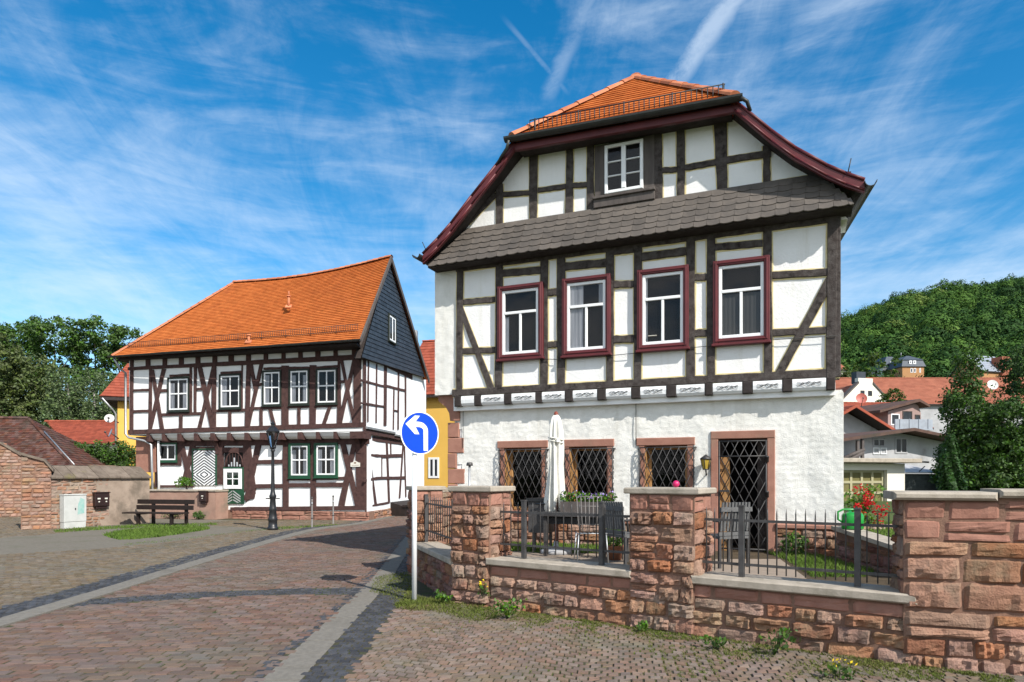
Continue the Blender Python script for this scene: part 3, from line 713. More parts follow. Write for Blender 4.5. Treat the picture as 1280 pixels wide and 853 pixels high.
# ------------------------------------------------------------------ the large house on the right
H = plyaw((-1.09, 13.3), 23)
UP = .17                                            # the upper storey juts out
house = thing('half_timbered_house', 'tall white half-timbered house with oxblood window frames and a grey slate skirt above the garden', 'house', H.at(3.35, .4, -4))
rr = random.Random(3)
# --- masses
SH = .139                                           # the right-hand side is not square to the front
def back(s, o): return H.at(s + (SH * (o - .5) if s > 4 else 0), 0, o)[:2]
mb = MB(); mb.prism([H.at(.02, 0, UP - .03)[:2], H.at(6.68, 0, UP - .03)[:2], back(6.68, -9), H.at(.02, 0, -9)[:2]], 3.0, 5.85)
mb.poly(H, [(.05, 5.7), (6.85, 5.7), (6.55, 6.1), (5.5, 7.0), (5.0, 7.5), (3.3, 7.62), (1.7, 7.5), (.6, 6.5), (.05, 6.0)], -.5, UP - .03)
mb.poly(H, [(.05, 5.7), (5.3, 5.7), (4.6, 7.5), (3.3, 7.62), (1.7, 7.5), (.6, 6.5), (.05, 6.0)], -9, -.5)
mb.poly(H, [(1.7, 7.45), (5.0, 7.45), (3.3, 9.15)], -9, -1.6)
mb.pbox(H, -.03, .12, .4, 3.02, -9, -.005); mb.prism([H.at(6.62, 0, -.005)[:2], H.at(6.76, 0, -.005)[:2], back(6.80, -9), back(6.62, -9)], .4, 3.02); mb.pbox(H, -.03, 6.76, .4, 3.02, -9.1, -9)
mb.build('wall', M['plaster'], house, 'smooth white plaster body of the house')
# --- ground floor face
def op(x0, x1, z0, z1):
    a = H.pix(x0, 600, 0)[0]; b = H.pix(x1, 600, 0)[0]; return (a, b, z0, z1)
OPS = [op(631, 677, 1.10, 2.27), op(712, 759, 1.10, 2.27), op(806, 859, 1.10, 2.27)]
DOOR = op(898, 959, .45, 2.36)
def bulge(s, z):
    p = Vector((s, z, 0))
    b = .012 * mn.noise(p * 3.1) + .010 * abs(mn.noise(p * 11)) + .009 * abs(mn.noise((s * 19, z * 27, 4))) + .005 * mn.noise(p * 46)
    return b + .010 + (.03 * max(0, (s - 6.3) / .5) if s > 6.3 else 0)
mb = MB()
def skip_corner(s, z): return s < .02 + .12 * (int(z / .33) % 2) and .98 < z < 2.7
wall_grid(mb, H, (-.02, 6.79, .026), (.985, 3.07, .026), bulge, [(a - .05, b + .05, c - .05, d + .05) for a, b, c, d in OPS + [DOOR]], skip_corner)
mb.build('roughcast_wall', M['rough'], house)
mb = MB(); mb.pbox(H, -.02, 6.78, 3.04, 3.09, -.2, .03); mb.prism([H.at(6.70, 0, .01)[:2], H.at(6.80, 0, .01)[:2], back(6.84, -8.9), back(6.70, -8.9)], .985, 3.05); mb.build('wall', M['rough'], house)
# plinth
mb = MB()
pl_cut = lambda s, z: DOOR[0] - .1 < s < DOOR[1] + .1
for k, (a, b) in enumerate(((0, DOOR[0] - .12), (DOOR[1] + .12, 6.75))):
    mb = MB(); stones(mb, H, a, b, .42, .90, .03, (.12, .2), (.2, .42), .04, .02, seed=5 + k); mb.build('plinth', M['stone'], house)
mb = MB(); mb.pbox(H, 0, DOOR[0] - .02, .4, .9, -.1, .03); mb.pbox(H, DOOR[1] + .02, 6.75, .4, .9, -.1, .03); mb.build('plinth_bed', M['mortar'], house)
mb = MB(); mb.bbox(H, -.02, DOOR[0] - .13, .90, .985, -.1, .085, .02); mb.bbox(H, DOOR[1] + .13, 6.78, .90, .985, -.1, .085, .02); mb.build('plinth_ledge', M['sand'], house)
# corner quoins and corbel on the left
mb = MB()
for k in range(6):
    w = .22 + .14 * ((k + 1) % 2) + rr.uniform(-.03, .03); z = .99 + k * .30
    mb.bbox(H, -.17, -.17 + w, z + .004, z + .296, -.5, .035 + rr.uniform(-.006, .006), .014)
mb.build('corner_quoin', M['sand'], house, 'pink sandstone corner blocks')
mb = MB(); mb.poly(H, [(-.10, 2.82), (.10, 2.82), (.10, 3.32), (-.36, 3.32), (-.36, 3.22), (-.30, 3.17), (-.2, 3.10), (-.12, 2.97)], -.7, .06)
mb.build('corbel', M['sand'], house, 'curved sandstone corbel under the overhanging corner')
mb = MB(); wall_grid(mb, H, (-.385, .10, .03), (3.32, 5.8, .03), lambda s, z: .15 + .006 * mn.noise((s * 8, z * 8, 1)) + .004 * mn.noise((s * 25, z * 25, 1)))
mb.pbox(H, -.384, .10, 3.321, 5.79, -9, .13); mb.build('side_wall', M['rough'], house)
# sandstone surrounds, reveals, windows and grilles of the ground floor
for i, (a, b, c, d) in enumerate(OPS):
    mb = MB(); mb.bbox(H, a - .14, b + .13, d, d + .135, -.26, .045, .01); mb.bbox(H, a - .10, a, c, d, -.26, .036, .01); mb.bbox(H, b, b + .10, c, d, -.26, .036, .01); mb.bbox(H, a - .14, b + .14, c - .10, c, -.26, .075, .012)
    w = mb.build('window', M['sand'], house, 'barred ground floor window in a sandstone surround')
    mb = MB(); mb.pbox(H, a + .001, a + .02, c + .002, d - .002, -.24, .0); rect_frame(mb, H, a + .02, b - .002, c + .002, d - .002, .06, -.25, -.19); mb.build('frame', M['woodlight'], w)
    mb = MB(); mb.add([H.at(a + .05, c + .03, -.222), H.at(b - .05, c + .03, -.222), H.at(b - .05, d - .03, -.222), H.at(a + .05, d - .03, -.222)], [(0, 1, 2, 3)]); mb.build('pane', M['glass_low'], w)
    mb = MB(); mb.pbox(H, a - .4, b + .4, c - .3, d + .3, -.9, -.88); mb.pbox(H, a - .4, b + .4, c - .35, c - .3, -.9, -.26); mb.pbox(H, a - .4, b + .4, d + .3, d + .35, -.9, -.26); mb.pbox(H, a - .45, a - .4, c, d, -.9, -.26); mb.pbox(H, b + .4, b + .45, c, d, -.9, -.26); mb.build('dark_backing', M['dark'], w)
    mb = MB(); e = .10
    g0, g1, h0, h1 = a - .07, b + .12, c - .02, d - .035
    lattice(mb, H, g0, g1, h0, h1, e, .135, 2.1, .0075)
    rect = [(g0, h0), (g1, h0), (g1, h1), (g0, h1)]
    for k in range(4):
        p, q = rect[k], rect[(k + 1) % 4]; mb.tube([H.at(*p, e), H.at(*q, e)], .011, 6); mb.tube([H.at(*p, 0), H.at(*p, e)], .011, 6)
        mb.tube([H.at(p[0], p[1], .0), H.at(p[0] + (.14 if k in (1, 2) else -.14) * .3, p[1], e * .5), H.at(p[0], p[1] + (-.1 if p[1] > 2 else .1), e)], .008, 5)
    for sd in (g0, g1):
        for k in range(6):
            z = h0 + (h1 - h0) * k / 6; mb.tube([H.at(sd, z, 0), H.at(sd, z + (h1 - h0) / 6, e)], .006, 5); mb.tube([H.at(sd, z, e), H.at(sd, z + (h1 - h0) / 6, 0)], .006, 5)
    mb.build('grille', M['iron'], w)
a, b, c, d = DOOR
mb = MB(); mb.bbox(H, a - .12, b + .12, d, d + .13, -.3, .05, .01); mb.bbox(H, a - .12, a, c, d, -.3, .045, .01); mb.bbox(H, b, b + .12, c, d, -.3, .045, .01)
dr = mb.build('door', M['sand'], house, 'garden door behind a diamond iron grille')
mb = MB(); mb.pbox(H, a + .001, a + .16, c + .01, d - .28, -.28, -.10); mb.build('door_leaf', M['woodlight'], dr)
mb = MB(); mb.pbox(H, b - .16, b - .001, c + .01, d - .01, -.28, -.16); rect_frame(mb, H, a + .002, b - .002, c + .01, d - .002, .05, -.3, -.22); mb.build('frame', M['timber'], dr)
mb = MB(); mb.pbox(H, a - .4, b + .4, c - .1, d + .2, -1.2, -1.18); mb.pbox(H, a - .45, a - .4, c - .1, d + .2, -1.2, -.3); mb.pbox(H, b + .4, b + .45, c - .1, d + .2, -1.2, -.3); mb.pbox(H, a - .4, b + .4, d + .2, d + .25, -1.2, -.3); mb.build('dark_backing', M['dark'], dr)
mb = MB(); lattice(mb, H, a + .02, b - .01, c + .1, d - .04, .03, .15, 2.0, .008)
for s in (a + .015, b - .015): mb.tube([H.at(s, c + .08, .03), H.at(s, d - .03, .03)], .016, 6)
for z in (c + .1, d - .04, d - .29): mb.tube([H.at(a, z, .03), H.at(b, z, .03)], .014, 6)
for z in (d - .34, c + 1.0): mb.lathe(H.at(b + .0, z, .045), [(0, -.05), (.03, -.045), (.03, .03), (.04, .035), (.012, .06), (0, .06)], 8)
mb.box(H.at(a + .1, c + 1.05, .04), (.16, .09, .03), R(-23)); mb.build('grille', M['iron'], dr)
# wall lantern
c0 = H.pix(882.5, 580, .14); mb = MB(); C3 = H.at(c0[0], c0[1], .16)
mb.tube([H.at(c0[0], c0[1] - .17, .02), H.at(c0[0], c0[1] - .19, .1), C3 - Vector((0, 0, .10)) if False else H.at(c0[0], c0[1] - .10, .16)], .012, 6)
mb.lathe((C3[0], C3[1], C3[2]), [(0, -.10), (.05, -.10), (.055, -.085), (.02, -.085)], 6); mb.lathe(C3, [(.095, .07), (.10, .085), (.04, .13), (.015, .15), (0, .16)], 6)
for k in range(6): t = math.pi / 3 * k; mb.tube([(C3[0] + .05 * math.cos(t), C3[1] + .05 * math.sin(t), C3[2] - .09), (C3[0] + .088 * math.cos(t), C3[1] + .088 * math.sin(t), C3[2] + .075)], .006, 4)
wl = mb.build('wall_lantern', M['iron'], house); mb = MB(); mb.lathe(C3, [(0, -.085), (.044, -.085), (.082, .07), (0, .07)], 6, smooth=False); mb.build('lantern_glass', M['amber'], wl)
# --- first floor framing
fr = Frame(UP, .026, .021)
c3 = Crop(H, 520, 280, 3.553, UP); c4 = Crop(H, 800, 280, 3.553, UP)
for xl, xr, yt, yb, xl2, xr2 in ((182, 212, 165, 745, 180, 206), (355, 386, 145, 735, 352, 384), (553, 588, 118, 725, 552, 586), (627, 663, 105, 722, 630, 663), (845, 880, 75, 718, 848, 878), (968, 1004, 60, 713, 970, 1002)): fr.post(c3, xl, xr, yt, yb, xl2, xr2)
for xl, xr, yt, yb, xl2, xr2 in ((205, 245, 20, 710, 206, 244), (296, 335, 10, 705, 300, 334), (545, 585, -10, 688, 551, 588), (832, 880, -45, 690, 826, 868)): fr.post(c4, xl, xr, yt, yb, xl2, xr2)
fr.rail(c3, 212, 336, 352, 324, 25); fr.rail(c3, 208, 553, 352, 548, 26)
fr.diag(c3, (208, 366), (208, 430), (322, 738), (352, 738))
fr.rail(c3, 386, 205, 553, 190, 32); fr.rail(c3, 588, 292, 628, 288, 30); fr.rail(c3, 588, 525, 628, 522, 27)
fr.rail(c3, 663, 174, 845, 156, 35); fr.rail(c3, 880, 105, 968, 97, 34); fr.rail(c3, 880, 256, 968, 253, 30); fr.rail(c3, 880, 498, 968, 495, 33)
fr.rail(c4, 10, 131, 205, 106, 34); fr.rail(c4, 245, 223, 297, 221, 31); fr.rail(c4, 245, 470, 298, 469, 33)
fr.rail(c4, 335, 90, 545, 72, 31); fr.rail(c4, 588, 215, 832, 200, 32); fr.rail(c4, 590, 470, 832, 458, 30)
fr.diag(c4, (828, 238), (828, 322), (630, 678), (592, 678))
for z0, z1, s0, s1 in ((3.275, 3.405, .02, 6.74), (5.66, 5.80, .1, 6.72)): fr.quad(H, (s0, z0), (s0, z1), (s1, z1), (s1, z0), 40, .006)
mb = MB(); mb.bbox(H, 6.60, 6.752, 3.28, 5.8, -.25, UP + .03, .012); mb.build('corner_post', M['timber'], house)
fr.mb.build('timber_frame', M['timber'], house, 'dark framing of the upper storey'); fr.ln.build('panel_line', M['ochre'], house)
mb = MB(); wall_grid(mb, H, (.08, 6.69, .05), (3.3, 5.8, .05), lambda s, z: UP + .0035 * mn.noise((s * 4, z * 4, 0)) - .003); mb.build('infill_wall', M['plaster'], house)
# jetty: joist ends and painted panels between them
jx = [(568, 576), (592.6, 601), (630, 639), (669, 677), (706, 715.6), (746.6, 757), (789, 800), (833, 845), (881, 890.6), (928, 940.7), (978, 990), (1033, 1044)]
js = [(H.pix(a, 495, UP + .05)[0], H.pix(b, 495, UP + .05)[0]) for a, b in jx]
for i, (a, b) in enumerate(js):
    mb = MB(); mb.bbox(H, a, b, 3.075, 3.272, -.2, UP + .055 + rr.uniform(-.01, .01), .012); mb.build('joist_end', M['joist'], house)
    if i < len(js) - 1:
        s0, s1 = b + .006, js[i + 1][0] - .006; n = 10; V = []; prof = [(3.27, UP + .02), (3.262, UP + .045), (3.20, UP + .055), (3.13, UP + .047), (3.088, UP + .02), (3.083, UP - .02), (3.083, -.01)]
        for k in range(n + 1): V += [H.at(s0 + (s1 - s0) * k / n, z, o + .004 * mn.noise((k * .6 + i, z * 9, 0))) for z, o in prof]
        m = len(prof); mb = MB(); mb.add(V, [(k * m + q, k * m + q + 1, (k + 1) * m + q + 1, (k + 1) * m + q) for k in range(n) for q in range(m - 1)] + [tuple(range(m)), tuple(range((n + 1) * m - 1, n * m - 1, -1))], False)
        pan = mb.build('infill_panel', M['white'], house)
        if i > 0:
            mb = MB(); L = s1 - s0
            for ph, am, zz in ((0, .022, 3.185), (2.4, .016, 3.16), (4.4, .014, 3.205)):
                pts = [H.at(s0 + L * (.14 + .72 * k / 22), zz + am * math.sin(k * .62 + ph + i * .3) * (1 - .5 * abs(k - 11) / 11), UP + .0605) for k in range(23)]
                mb.tube(pts, .0028, 4, smooth=False)
            for k in range(4): x = s0 + L * (.25 + .17 * k); mb.tube([H.at(x, 3.18, UP + .0605), H.at(x + .03, 3.215, UP + .0605), H.at(x + .055, 3.20, UP + .0605)], .0028, 4, smooth=False)
            mb.build('scroll_ornament', M['joist'], pan)
# windows of the first floor
def pxrect(pl, tl, tr, bl, br, o):
    P = [pl.pix(*p, o) for p in (tl, tr, bl, br)]; return ((P[0][0] + P[2][0]) / 2, (P[1][0] + P[3][0]) / 2, (P[2][1] + P[3][1]) / 2, (P[0][1] + P[1][1]) / 2)
WB = [('h', .66, 0, 1, .05), ('v', .5, 0, .66, .045)]
wins = [((621.5, 358.8), (679.5, 353.7), (624, 451), (679, 446)), ((702.5, 350), (763.5, 342.5), (704, 446), (763.7, 442)), ((796, 339.7), (861, 331), (797.5, 439), (861, 434.5)), ((890, 327.5), (961.5, 320.5), (893, 431), (963, 426.5))]
cur = [((.0, .12, 0, .6),), ((.0, .40, 0, 1), (.86, 1, .7, 1)), ((.0, .06, 0, 1),), ((.02, .98, .0, .62),)]
for i, w in enumerate(wins):
    s0, s1, z0, z1 = pxrect(H, *w, UP + .05)
    wd = window(house, H, s0, s1, z0, z1, UP + .02, M['oxblood'], .085, .085, .052, WB, cur[i], M['blind'] if i == 3 else None, .02)
    mb = MB(); rect_frame(mb, H, s0 + .03, s1 - .03, z0 + .03, z1 - .03, .03, UP + .09, UP + .118); mb.build('moulding', M['oxblood'], wd)
    if i == 2:
        mb = MB(); mb.box(H.at(s0 + .26, z0 + .24, UP + .035), (.14, .10, .008), R(-23)); mb.build('note', M['paper'], wd)
# thin cable across the front
mb = MB(); pts = []
for px_, py_ in ((676, 449), (700, 449.5), (770, 444), (850, 436), (905, 431), (965, 425), (1046, 420)): s, z = H.pix(px_, py_, UP + .06); pts.append(H.at(s, z, UP + .056))
mb.tube(pts, .006, 5)
for px_, y0, y1 in ((579, 506, 560), (795, 500, 556)): s, z = H.pix(px_, y0, .04); s2, z2 = H.pix(px_, y1, .04); mb.tube([H.at(s, z, .045), H.at(s, z2, .045)], .006, 5)
mb.build('cable', M['gutter'], house)
# --- gable
GO = UP
mb = MB(); mb.poly(H, [(.05, 5.9), (6.9, 5.9), (6.75, 6.2), (6.1, 6.70), (5.75, 7.0), (5.2, 7.55), (1.5, 7.65), (1.10, 7.28), (.6, 6.82), (.18, 6.38)], GO - .1, GO); mb.build('gable_wall', M['plaster'], house)
fr = Frame(GO, .026, .021)
g1 = Crop(H, 520, 80, 4.267, GO); g2 = Crop(H, 800, 80, 4.267, GO)
for xl, xr, yt, yb, xl2, xr2 in ((912, 950, 390, 790, 914, 950), (803, 840, 410, 800, 798, 838), (606, 652, 440, 830, 607, 646), (428, 466, 640, 860, 430, 464)): fr.post(g1, xl, xr, yt, yb, xl2, xr2)
fl = fr; fr = Frame(GO, .026, .021)
for xl, xr, yt, yb, xl2, xr2 in ((68, 117, 340, 725, 76, 121), (193, 240, 300, 710, 200, 240), (388, 464, 250, 672, 414, 466), (655, 690, 440, 645, 658, 698)): fr.post(g2, xl, xr, yt, yb, xl2, xr2)
fl.rail(g1, 410, 690, 606, 676, 26); fl.rail(g1, 652, 664, 800, 642, 26); fl.rail(g1, 838, 638, 914, 634, 26)
fr.rail(g2, 118, 556, 197, 552, 28); fr.rail(g2, 240, 540, 404, 512, 32); fr.rail(g2, 464, 498, 700, 462, 36); fr.rail(g2, 690, 632, 900, 598, 30)
fl.diag(g1, (285, 860), (250, 860), (420, 690), (452, 690))
fr.mb.build('timber_frame', M['timber'], house, 'dark framing of the gable right of its window'); fr.ln.build('panel_line', M['ochre'], house); fl.mb.build('timber_frame', M['timber'], house, 'dark framing of the gable left of its window'); fl.ln.build('panel_line', M['ochre'], house)
s0, s1, z0, z1 = pxrect(H, (742.6, 181), (817.6, 168), (742.6, 256), (817.6, 245), GO + .06)
mb = MB(); mb.bbox(H, s0, s1, z0 + .02, z1, GO - .01, GO + .035)
mb.bbox(H, s0 - .01, s1 + .01, z0 - .06, z0 + .09, GO - .01, GO + .075); mb.bbox(H, s0 - .02, s1 + .02, z0 + .085, z0 + .13, GO, GO + .11)
wa = mb.build('attic_window', M['greywood'], house, 'small white attic window in grey boards')
s0, s1, z0, z1 = pxrect(H, (755.8, 182), (804, 174.5), (756, 244.5), (804, 234.5), GO + .06)
mb = MB(); rect_frame(mb, H, s0, s1, z0, z1, .055, GO + .03, GO + .085); m_ = (s0 + s1) / 2
mb.bbox(H, m_ - .04, m_ + .04, z0 + .055, z1 - .055, GO + .03, GO + .088)
for k in (1, 2):
    z = z0 + .055 + (z1 - z0 - .11) * k / 3; mb.bbox(H, s0 + .055, m_ - .04, z - .012, z + .012, GO + .045, GO + .075); mb.bbox(H, m_ + .04, s1 - .055, z - .012, z + .012, GO + .045, GO + .075)
mb.build('sash', M['white'], wa); mb = MB(); mb.add([H.at(s0 + .04, z0 + .04, GO + .058), H.at(s1 - .04, z0 + .04, GO + .058), H.at(s1 - .04, z1 - .04, GO + .058), H.at(s0 + .04, z1 - .04, GO + .058)], [(0, 1, 2, 3)]); mb.build('pane', M['glass'], wa)
mb = MB(); mb.pbox(H, s0 + .03, s1 - .03, z0 + .03, z1 - .03, GO + .036, GO + .042); mb.build('dark_backing', M['dark'], wa)
# --- slate skirt
mb = MB(); A, B, C, D = H.at(-.33, 5.72, .52), H.at(6.90, 5.78, .52), H.at(6.44, 6.43, .20), H.at(.34, 6.45, .20)
tiles(mb, A, B, C, D, 6, .205, .020, 1.3, .018, .006); mb.build('slate_skirt', M['slate'], house)
mb = MB(); mb.add([H.at(-.34, 5.70, .50), H.at(6.90, 5.76, .50), H.at(6.90, 5.80, .50), H.at(6.44, 6.44, .18), H.at(.34, 6.46, .18), H.at(-.34, 5.74, .50), H.at(-.34, 5.70, .1), H.at(6.90, 5.74, .1), H.at(6.9, 6.44, .1), H.at(-.34, 6.46, .1)],
    [(0, 1, 2, 5), (5, 2, 3, 4), (1, 0, 6, 7), (1, 7, 8, 3, 2), (0, 5, 4, 9, 6)]); mb.build('skirt_boarding', M['joist'], house)
mb = MB()
for k in range(6):
    t = k / 6; s = 6.90 - .46 * t; o = .52 - .32 * t; z = 5.79 + .64 * t
    mb.hexa([H.at(s - .13, z, o - .1), H.at(s - .13, z - .012, o + .012), H.at(s + .012, z - .012, o + .012), H.at(s + .012, z, o - .1)], [H.at(s - .17, z + .1, o - .1), H.at(s - .17, z + .10, o - .03), H.at(s - .03, z + .10, o - .03), H.at(s - .03, z + .1, o - .1)])
mb.build('skirt_end', M['slate'], house)
# --- roof
OB = .53; BK = -9.4
Lp = [(-.42, 5.96), (-.10, 6.20), (.18, 6.445), (.611, 6.885), (1.10, 7.36), (1.47, 7.76)]
Rp = [(7.05, 6.10), (6.80, 6.235), (6.549, 6.40), (6.108, 6.745), (5.767, 7.075), (5.22, 7.66)]
HL, HR, AP = (1.47, 7.76), (5.22, 7.66), (3.22, 9.50); AO = -1.35
mb = MB()
def slope_pt(p, o): return H.at(p[0], p[1], o)
for P, lf in ((Lp, 1), (Rp, 0)):
    for k in range(len(P) - 1):
        p, q = P[k], P[k + 1]
        r_ = max(1, round(math.dist(p, q) / .15))
        if lf: tiles(mb, H.at(*p, BK), H.at(*p, OB), H.at(*q, OB), H.at(*q, BK), r_, .3)
        else: tiles(mb, H.at(*p, OB), H.at(p[0] + SH * (BK - .5), p[1], BK), H.at(q[0] + SH * (BK - .5), q[1], BK), H.at(*q, OB), r_, .3)
tiles(mb, H.at(*HL, BK), H.at(*HL, OB), H.at(*AP, AO), H.at(*AP, BK), 16, .3); tiles(mb, H.at(*HR, OB), H.at(HR[0] + SH * (BK - .5), HR[1], BK), H.at(*AP, BK), H.at(*AP, AO), 18, .3)
tiles(mb, H.at(1.42, 7.765, .63), H.at(5.27, 7.665, .63), H.at(*AP, AO), H.at(*AP, AO), 19, .17, .022, 1.3)
roof = mb.build('roof', M['tile'], house)
mb = MB(); ridge_caps(mb, H.at(1.45, 7.78, .66), H.at(*AP, AO), .10, 8); ridge_caps(mb, H.at(5.25, 7.68, .66), H.at(*AP, AO), .10, 9); ridge_caps(mb, H.at(AP[0], AP[1] + .02, AO), H.at(AP[0], AP[1] + .02, BK), .11, 20); mb.build('ridge_tiles', M['ridge'], roof)
mb = MB()
def under(p, q, t):
    if p[0] > 4:
        e = SH * (BK - .5); a, b = (q, p) if q[0] < p[0] else (p, q)
        lo, hi = -.05 - t, -.02
        return mb.hexa([H.at(a[0], a[1] + lo, OB - .03), H.at(b[0], b[1] + lo, OB - .03), H.at(b[0] + e, b[1] + lo, BK), H.at(a[0] + e, a[1] + lo, BK)], [H.at(a[0], a[1] + hi, OB - .03), H.at(b[0], b[1] + hi, OB - .03), H.at(b[0] + e, b[1] + hi, BK), H.at(a[0] + e, a[1] + hi, BK)])
    if 0: pass   # roof boarding, kept a hand below the tiles
    return mb.hexa([H.at(p[0], p[1] - .05 - t, OB - .03), H.at(q[0], q[1] - .05 - t, OB - .03), H.at(q[0], q[1] - .05 - t, BK + .05), H.at(p[0], p[1] - .05 - t, BK + .05)] if p[0] < q[0] else [H.at(q[0], q[1] - .05 - t, OB - .03), H.at(p[0], p[1] - .05 - t, OB - .03), H.at(p[0], p[1] - .05 - t, BK + .05), H.at(q[0], q[1] - .05 - t, BK + .05)],
                   [H.at(p[0], p[1] - .02, OB - .03), H.at(q[0], q[1] - .02, OB - .03), H.at(q[0], q[1] - .02, BK + .05), H.at(p[0], p[1] - .02, BK + .05)] if p[0] < q[0] else [H.at(q[0], q[1] - .02, OB - .03), H.at(p[0], p[1] - .02, OB - .03), H.at(p[0], p[1] - .02, BK + .05), H.at(q[0], q[1] - .02, BK + .05)])
for P in (Lp, Rp):
    for k in range(len(P) - 1): under(P[k], P[k + 1], .06)
# flat boarding below the hip eave, and purlin ends
mb.hexa([H.at(1.5, 7.60, .12), H.at(5.16, 7.52, .12), H.at(5.16, 7.52, .50), H.at(1.5, 7.60, .50)][::-1], [H.at(1.5, 7.74, .12), H.at(5.16, 7.64, .12), H.at(5.16, 7.64, .50), H.at(1.5, 7.74, .50)][::-1])
mb.build('eaves_boarding', M['joist'], house)
for P, nm in ((Lp, 0), (Rp, 1)):
    mb = MB(); n = len(P); V = []
    for i, (s, z) in enumerate(P):
        lo = .165 if i < n - 1 else .15
        for o in (OB - .03, OB + .035): V += [H.at(s, z - lo - .03, o), H.at(s, z - .03, o)]
    fs = []
    for i in range(n - 1):
        b0, b1 = i * 4, i * 4 + 4
        fs += [(b0 + 2, b1 + 2, b1 + 3, b0 + 3), (b0 + 3, b1 + 3, b1 + 1, b0 + 1), (b0 + 1, b1 + 1, b1, b0), (b0, b1, b1 + 2, b0 + 2)]
    fs += [(0, 2, 3, 1), ((n - 1) * 4, (n - 1) * 4 + 1, (n - 1) * 4 + 3, (n - 1) * 4 + 2)]
    mb.add(V, fs); bb = mb.build('bargeboard', M['oxblood'], house)
    mb = MB()
    for i in range(n - 1):
        (s0, z0), (s1, z1) = P[i], P[i + 1]
        mb.tube([H.at(s0, z0 + .005, OB + .03), H.at(s1, z1 + .005, OB + .03)], .026, 6); mb.tube([H.at(s0, z0 - .15, OB + .035), H.at(s1, z1 - .15, OB + .035)], .018, 6)
    mb.build('verge_moulding', M['oxblood'], bb)
mb = MB(); mb.beam(H, (1.40, 7.57), (1.40, 7.70), (5.30, 7.60), (5.30, 7.47), .49, .56, 12, .002); mb.build('fascia', M['oxblood'], house)
mb = MB(); gutter(mb, H.at(1.33, 7.765, .66), H.at(5.36, 7.655, .66), .08); gutter(mb, H.at(7.13, 6.06, .62), H.at(7.13 + SH * (BK - .5), 6.02, BK), .085); gutter(mb, H.at(-.50, 5.93, .68), H.at(-.5, 5.90, BK), .08)
mb.tube([H.at(1.42, 7.70, .70), H.at(1.36, 7.58, .66), H.at(1.22, 7.47, .60), H.at(1.15, 7.40, .56)], .03, 6); mb.tube([H.at(5.33, 7.6, .72), H.at(5.42, 7.55, .66), H.at(5.46, 7.44, .56)], .03, 6)
mb.build('gutter', M['gutter'], house)
mb = MB(); snow_guard(mb, H.at(1.75, 7.84, .52), H.at(5.08, 7.74, .52), .23, .085, .8); mb.build('snow_guard', M['iron'], roof)
for p, q in (((-.33, 6.02, .6), (-.39, 6.16, .62)), ((6.83, 6.24, .6), (6.87, 6.43, .6))):
    mb = MB(); mb.tube([H.at(*p), H.at(*q)], .008, 5); mb.build('lightning_rod', M['iron'], roof)
# ------------------------------------------------------------------ the lower half-timbered house across the street
L = plyaw((-5.64, 26.0), 14); LO = -.45               # upper storey front; the ground floor stands back by LO
S = Pl((-5.64, 26.0), (.1506, .9886), (.9886, -.1506))   # side towards the lane
lh = thing('timbered_corner_house', 'long half-timbered house with steep orange roof, dark slated gable and striped white door', 'house', L.at(-5, 0, -3))
WL = -10.75
mb = MB()
mb.prism([L.at(WL + .02, 0, -.02)[:2], L.at(-.05, 0, -.02)[:2], S.at(7.4, 0, -.3)[:2], L.at(WL + .02, 0, -7.6)[:2]], 3.45, 6.75); mb.prism([L.at(-9.75, 0, LO - .02)[:2], L.at(-.08, 0, LO - .02)[:2], S.at(7.4, 0, -.4)[:2], L.at(-9.75, 0, -7.6)[:2]], .3, 3.5)
mb.build('wall', M['plaster_l'], lh)
mb = MB(); mb.pbox(L, -10.7, -9.72, 1.9, 3.4, -3, -.35); mb.build('side_wall', M['sand'], lh, 'pinkish stone stub at the left end of the ground floor')
# --- framing, upper storey front
cA = Crop(L, 155, 435, 7.753, 0); cB = Crop(L, 295, 425, 7.109, 0)
fr = Frame(0, .03)
P_ = lambda c, *a: fr.post(c, *a); D_ = lambda c, *a: fr.diag(c, *a)
P_(cA, 62, 90, 195, 815, 55, 90); P_(cA, 247, 272, 200, 800, 238, 266)
D_(cA, (262, 212), (290, 212), (388, 792), (352, 792)); D_(cA, (368, 205), (406, 205), (268, 792), (238, 792))
P_(cA, 638, 658, 190, 640); P_(cA, 680, 706, 180, 625, 680, 700); D_(cA, (716, 190), (756, 185), (882, 778), (838, 778)); D_(cA, (856, 175), (890, 175), (746, 780), (714, 782))
P_(cA, 856, 895, 150, 780, 852, 890)
fr.rail(cA, 90, 402, 248, 396, 22); fr.rail(cA, 90, 604, 248, 598, 26); fr.rail(cA, 345, 402, 440, 398, 28); fr.rail(cA, 345, 636, 750, 622, 28); P_(cA, 536, 566, 645, 795)
fr.rail(cA, 705, 390, 780, 386, 24); fr.rail(cA, 880, 600, 1163, 592, 26); P_(cA, 1013, 1040, 610, 775); P_(cA, 1140, 1150, 150, 600)
P_(cB, 96, 132, 200, 775, 80, 118)
D_(cB, (118, 212), (146, 212), (192, 440), (158, 440)); D_(cB, (214, 210), (246, 210), (122, 768), (96, 768))
P_(cB, 405, 470, 230, 765, 405, 466); P_(cB, 656, 714, 225, 755, 652, 708); P_(cB, 906, 926, 190, 745, 898, 936)
P_(cB, 210, 236, 595, 768); D_(cB, (284, 600), (312, 600), (356, 768), (326, 768)); P_(cB, 547, 572, 595, 765); D_(cB, (822, 585), (852, 585), (796, 750), (764, 750))
fr.rail(cB, 100, 598, 410, 590, 24); fr.rail(cB, 466, 585, 656, 580, 22); fr.rail(cB, 710, 580, 905, 572, 22); fr.rail(cB, 0, 614, 84, 612, 24)
D_(cB, (926, 182), (950, 182), (1066, 740), (1034, 740)); D_(cB, (1036, 175), (1070, 175), (940, 740), (906, 740)); fr.rail(cB, 920, 360, 965, 358, 24)
